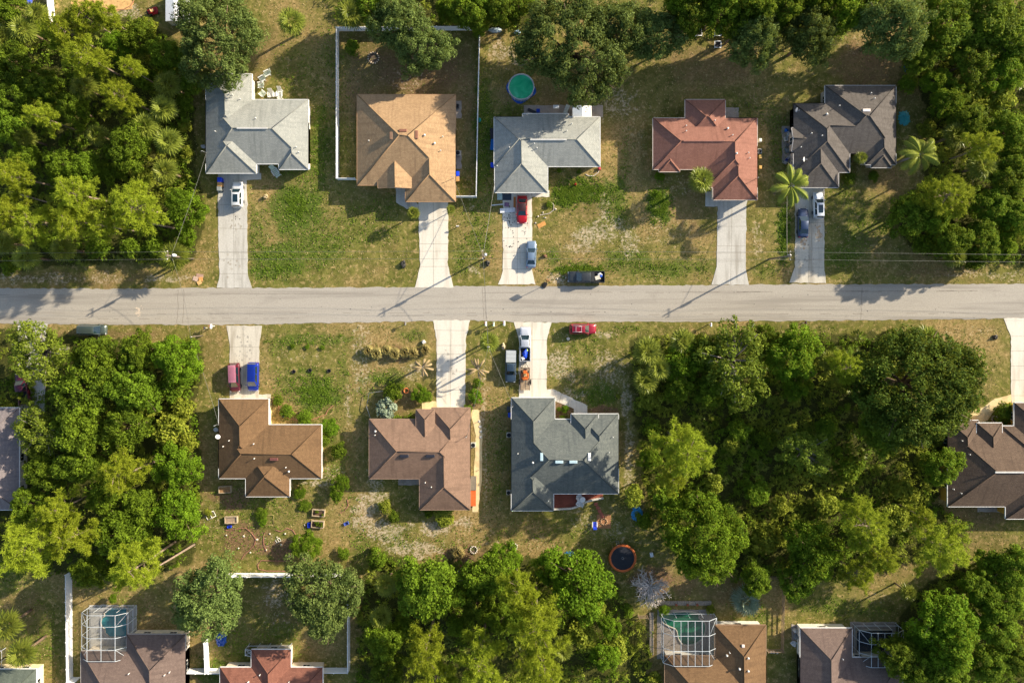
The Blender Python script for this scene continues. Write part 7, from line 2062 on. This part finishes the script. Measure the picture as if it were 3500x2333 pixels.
plate('bench', 'blue drum like tub on the narrow patio', 'tub', 1236, 256, .6, .6, 0, (20, 60, 160), .05, .6)
plate('kayak_cover', 'bright blue long cover along the left wall of the middle grey house', 'cover', 1132, 328, .7, 2.6, -6, (22, 104, 176), .3, .4)
plate('panel', 'dark framed panel above the blue cover at the middle grey house', 'panel', 1132, 308, .9, 1.9, 6, (50, 48, 54), .3, .5)


def tarp_heap(dx, dy, sx_, sy, c, label, seed):
    rg = random.Random(seed); x, y = PD(dx, dy)
    g = MB(); n = 14
    vs = []; fs = []
    for i in range(n):
        for j in range(n):
            u, v = i / (n - 1) * 2 - 1, j / (n - 1) * 2 - 1
            r2 = min(1, u * u + v * v)
            vs.append((u * sx_ / 2 * (1 + rg.uniform(-.08, .08)), v * sy / 2 * (1 + rg.uniform(-.08, .08)), .02 + (1 - r2) * .45 + rg.uniform(0, .28) * (1 - r2 * .7)))
    for i in range(n - 1):
        for j in range(n - 1):
            u, v = (i + .5) / (n - 1) * 2 - 1, (j + .5) / (n - 1) * 2 - 1
            if u * u + v * v < 1.05 + rg.uniform(-.2, .2): fs.append((i * n + j, (i + 1) * n + j, (i + 1) * n + j + 1, i * n + j + 1))
    g.add(vs, fs)
    tag(g.build('tarp', mat('tarp_%d_%d' % (c[0], c[2]), c, .4, .2, 2, spec=.6), None, (x, y, 0)), label, 'tarp')


tarp_heap(1463, 1180, 2.0, 2.5, (28, 132, 190), 'crumpled sky blue tarp heap at the edge of the right middle wood', 1)
tarp_heap(2076, 272, 2.1, 2.6, (44, 150, 150), 'crumpled teal tarp heap right of the charcoal house', 2)
tarp_heap(1100, 276, .8, .8, (30, 150, 150), 'small teal cloth hanging low at the right side of the white fence', 3)
tarp_heap(2080, 157, .8, 1.4, (24, 70, 190), 'small blue tarp scrap at the upper right wood edge', 4)
tarp_heap(508, 1466, 1.9, 2.6, (20, 74, 160), 'blue and teal plastic play boat under the oak by the white fence', 5)
tarp_heap(1310, 1272, 2.2, 1.2, (30, 110, 176), 'blue tarp under the bright tree behind the dark green house', 6)
tarp_heap(1188, 75, 1.2, .8, (170, 196, 214), 'pale blue plastic scrap at the top edge left of the huge oak', 7)
tarp_heap(1137, 70, 2.4, .9, (160, 176, 184), 'pale plastic sheeting at the top edge right of the white fence corner', 8)
tarp_heap(69, 6, 1.1, 1.1, (26, 70, 190), 'blue cover on the post at the top left corner', 9)
crate('storage_box', 'white storage box in the pile at the bottom wood edge', 'box', 1066, 1304, .3, (222, 220, 214), .95, .6, .4, 0, False)
crate('storage_box', 'blue storage box in the pile at the bottom wood edge', 'box', 1051, 1307, .3, (24, 66, 190), .5, .5, .45, 0, False)
x, y = PD(1060, 1306); g = MB(); g.rbox(0, 0, .15, 2.2, 1.2, .28, b=.03)
tag(g.build('pallet', mat('pallet_red', (126, 60, 46), .9, .25), None, (x, y, 0)), 'reddish wooden pallet carrying the boxes at the bottom wood edge', 'pallet')
crate('crate', 'small white box on the turf right of the trampoline', 'box', 1496, 1272, 0, (216, 220, 222), .55, .7, .4, 10)
bundle('plant_stand', 'red plant stand in the front turf of the middle grey house', 'plant stand', 1321, 424, 0, (180, 40, 40), .45, .4, .9, 12)
bundle('flower_pot', 'red flower cluster in the corner bed of the middle grey house', 'flowers', 1376, 388, 0, (160, 34, 52), .5, .6, .5, 13)
bundle('stump', 'dark rounded stump between the middle pole and the stained driveway', 'stump', 1120, 604, 0, (44, 42, 38), .9, 1.1, .7, 14)
bundle('stump', 'pale jagged stump left of the slate blue pickup', 'stump', 1156, 794, 0, (186, 166, 134), .6, 1.2, .7, 15)
bundle('stump', 'dark boulder on the verge of the tan house front', 'boulder', 927, 606, 0, (50, 48, 44), .9, 1.4, .6, 16)
bundle('boulder', 'white rock on the lower left lawn edge near the empty driveway', 'rock', 974, 785, 0, (214, 210, 204), .7, .7, .6, 17)
bundle('boulder', 'small white rock left of the crimson SUV shadow', 'rock', 1305, 778, 0, (222, 214, 198), .55, .5, .4, 18)
bundle('boulder', 'pale boulder cluster on the upper left front lawn', 'rock', 612, 452, 0, (176, 156, 116), .9, .8, .7, 19)
bundle('stump', 'dark stump in the verge near the far right driveway', 'stump', 2284, 774, 0, (56, 52, 46), .8, .9, .6, 20)
bundle('stump', 'reddish stump on the verge between the sedans and the dark pickup', 'stump', 1251, 648 - 60, 0, (120, 84, 60), .7, .6, .6, 21)
for q, (dx, dy, lb) in enumerate(((712, 850, 'leftmost dark stake shrub on the lower left front lawn'), (675, 853, 'small dark hollow pot on the lower left front lawn'), (756, 851, 'black tyre planter at the right of the lower left front lawn'))):
    x, y = PD(dx, dy); g = MB(); g.lathe([(.2, 0), (.34, .02), (.36, .14), (.34, .22), (.2, .22), (.18, .05)], n=14)
    tag(g.build('tyre_planter', TYRE, None, (x, y, 0)), lb, 'planter')
# hose ring
x, y = PD(1240 / D + 665 / 4.48 / D, 1150 / D + 825 / 4.48 / D)
g = MB(); g.tube([(.42 * math.cos(k * .393), .42 * math.sin(k * .393), .1) for k in range(17)], .1, 6)
tag(g.build('hose_ring', mat('hose_orange', (206, 118, 66), .6, .1), None, (x, y, 0)), 'orange coiled hose ring in the taupe house front bed', 'hose')
# low pipe rail in the front bed of the taupe house
g = MB(); pts = [PD(862, 940, .6), PD(842, 933, .6), PD(848, 902, .6), PD(896, 895, .6)]; o0 = pts[1]
g.tube([(p[0] - o0[0], p[1] - o0[1], .7) for p in pts[1:]], .05, 6); g.tube([(0, 0, .7), (PD(862, 990)[0] - o0[0], PD(862, 990)[1] - o0[1], .3)], .05, 6)
for p in pts[1:]: g.tube([(p[0] - o0[0], p[1] - o0[1], 0), (p[0] - o0[0], p[1] - o0[1], .72)], .05, 6)
tag(g.build('pipe_rail', METAL, None, (o0[0], o0[1], 0)), 'thin grey pipe rail around the taupe house front bed', 'railing')
# garden wall of the patio and low block wall of the green pool
g = MB(); pts = [PD(*p) for p in ((1272, 1168), (1312, 1166), (1330, 1160), (1345, 1151), (1362, 1146), (1386, 1142))]; o0 = pts[0]
for a, b in zip(pts[:-1], pts[1:]):
    ln = math.hypot(b[0] - a[0], b[1] - a[1]); rz = math.atan2(b[1] - a[1], b[0] - a[0]); n = max(1, int(ln / .42))
    for k in range(n):
        t = (k + .5) / n; g.rbox(a[0] + (b[0] - a[0]) * t - o0[0], a[1] + (b[1] - a[1]) * t - o0[1], .2, ln / n * .95, .3, .45, rz, b=.03)
tag(g.build('garden_wall', mat('block_pale', (206, 198, 184), .85, .12, 4), None, (o0[0], o0[1], 0)), 'low pale block wall along the red brick patio', 'wall')
g = MB()
for (x0_, y0_, x1_, y1_) in ((2244, 2058, 2430, 2058), (2226, 2090, 2226, 2235)):
    a = P(x0_, y0_); b = P(x1_, y1_); ln = math.hypot(b[0] - a[0], b[1] - a[1]); rz = math.atan2(b[1] - a[1], b[0] - a[0]); n = int(ln / .4)
    o0 = P(2244, 2058)
    for k in range(n):
        t = (k + .5) / n; g.rbox(a[0] + (b[0] - a[0]) * t - o0[0], a[1] + (b[1] - a[1]) * t - o0[1], .15, ln / n * .95, .75, .3, rz + rnd.uniform(-.05, .05), b=.04)
o0 = P(2244, 2058)
tag(g.build('garden_wall', mat('block_grey', (150, 138, 122), .9, .2, 4), None, (o0[0], o0[1], 0)), 'low grey block border around the green pool cage', 'wall')
for q, (px_, py_) in enumerate(((2311, 2065), (2350, 2065), (2383, 2065))):
    x, y = P(px_, py_, .4); g = MB(); g.lathe([(.14, .3), (.2, .58), (.22, .6), (.16, .6), (.02, .55)], n=12)
    tag(g.build('flower_pot', mat('terracotta', (150, 84, 56), .8, .15), None, (x, y, 0)), f'terracotta pot on the grey border behind the green pool, {["left", "middle", "right"][q]} one', 'pot', 'terracotta pots by the green pool')

# cluttered strip along the charcoal house: drums, tubs, boxes
CL = [(1805, 300, 'bundle', (26, 92, 176), .6, .6, .7, 'blue tub at the top of the clutter beside the charcoal house'), (1811, 309, 'bundle', (160, 164, 164), .9, 1.0, .5, 'grey round lid in the clutter beside the charcoal house'), (1804, 320, 'crate', (190, 194, 190), .5, .7, .5, 'pale box in the clutter beside the charcoal house'),
      (1810, 333, 'crate', (84, 90, 94), .8, .6, .7, 'dark crate mid way in the clutter beside the charcoal house'), (1808, 345, 'bundle', (96, 110, 116), 1.1, .9, .6, 'grey covered heap in the clutter beside the charcoal house'), (1813, 360, 'crate', (186, 176, 158), 1.2, .5, .4, 'cream long box low in the clutter beside the charcoal house'),
      (1806, 367, 'crate', (22, 62, 150), .8, .35, .5, 'blue box at the bottom of the clutter beside the charcoal house'), (1803, 373, 'crate', (150, 150, 146), .6, .5, .4, 'grey box lowest in the clutter beside the charcoal house')]
for q, (dx, dy, kd, c, a, b, h_, lb) in enumerate(CL):
    if kd == 'crate': crate('storage_box', lb, 'box', dx, dy, .05, c, a, b, h_, 8 * q, q % 2 == 0)
    else: bundle('heap', lb, 'heap', dx, dy, .05, c, a, b, h_, 40 + q)
for q, (px_, py_, c, a, b, h_, lb) in enumerate(((2715, 2150, (186, 192, 194), .9, .8, .8, 'silver covered heap at the corner of the lower right grey brown house'), (2718, 2172, (120, 128, 130), .8, .9, .7, 'dark bagged heap below the silver one at the lower right house'), (2712, 2196, (196, 202, 204), 1.1, 1.0, .5, 'pale round tub heap lowest at the lower right house corner'))):
    bundle('heap', lb, 'heap', px_ / D, py_ / D, 0, c, a, b, h_, 60 + q)
for q, (px_, py_) in enumerate(((2635, 2226), (2645, 2227), (2656, 2228))):
    bundle('boulder', f'small white stone below the brown fence gate, {["left", "middle", "right"][q]} of three', 'stone', px_ / D, py_ / D, 0, (206, 202, 194), .4, .35, .35, 70 + q)
# items against the red house right wall
for q, (dx, dy, c, lb) in enumerate(((1743, 324, (226, 222, 210), 'white meter box high on the right wall of the red house'), (1743, 362, (206, 168, 92), 'yellow box at the right wall of the red house'), (1743, 386, (206, 160, 84), 'tan box lowest at the right wall of the red house'))):
    crate('wall_box', lb, 'box', dx, dy, .4, c, .5, .6, .8)
# scattered pale litter and bricks in the back garden and front yards
LIT = [(590, 1238), (612, 1262), (560, 1230), (575, 1268), (636, 1232), (646, 1250), (664, 1276), (694, 1268), (700, 1205), (620, 1225), (655, 1225), (520, 1228), (548, 1258), (1236, 497), (1247, 488), (1252, 500), (1230, 512), (1276, 480), (1280, 640), (1300, 638)]
for q, (dx, dy) in enumerate(LIT):
    x, y = PD(dx, dy); rg = random.Random(q); g = MB(); g.ball(0, 0, .06, rg.uniform(.12, .26), rg.uniform(.1, .2), rg.uniform(.08, .16), 7, 0, .3, rg)
    where = 'back garden soil behind the brown house' if q < 13 else 'front turf near the red sedan and dark pickup'
    tag(g.build('rubble_stone', mat('rubble', (206, 194, 176), .85, .15), None, (x, y, 0)), f'pale rubble stone lying on the {where}', 'stone', f'rubble stones on the {where}')
# sand pit and orange edging at the top left
x, y = PD(236, 8); g = MB(); rg = random.Random(8); pts = []
for k in range(20): a = k / 20 * 6.283; pts.append((6.0 * math.cos(a) * rg.uniform(.85, 1.1), 1.8 * math.sin(a) * rg.uniform(.85, 1.1)))
g.prism(pts, 0, .05); tag(g.build('sand_patch', mat('orange_sand', (206, 164, 106), .95, .2, 1.5), None, (x, y, 0)), 'patch of orange sand at the top left edge', 'sand', kind='structure')
edging([(215, 2), (222, 12), (240, 18), (262, 24), (285, 22), (300, 14), (308, 2)], 'curved orange red border around the sand at the top left edge', (172, 84, 56))
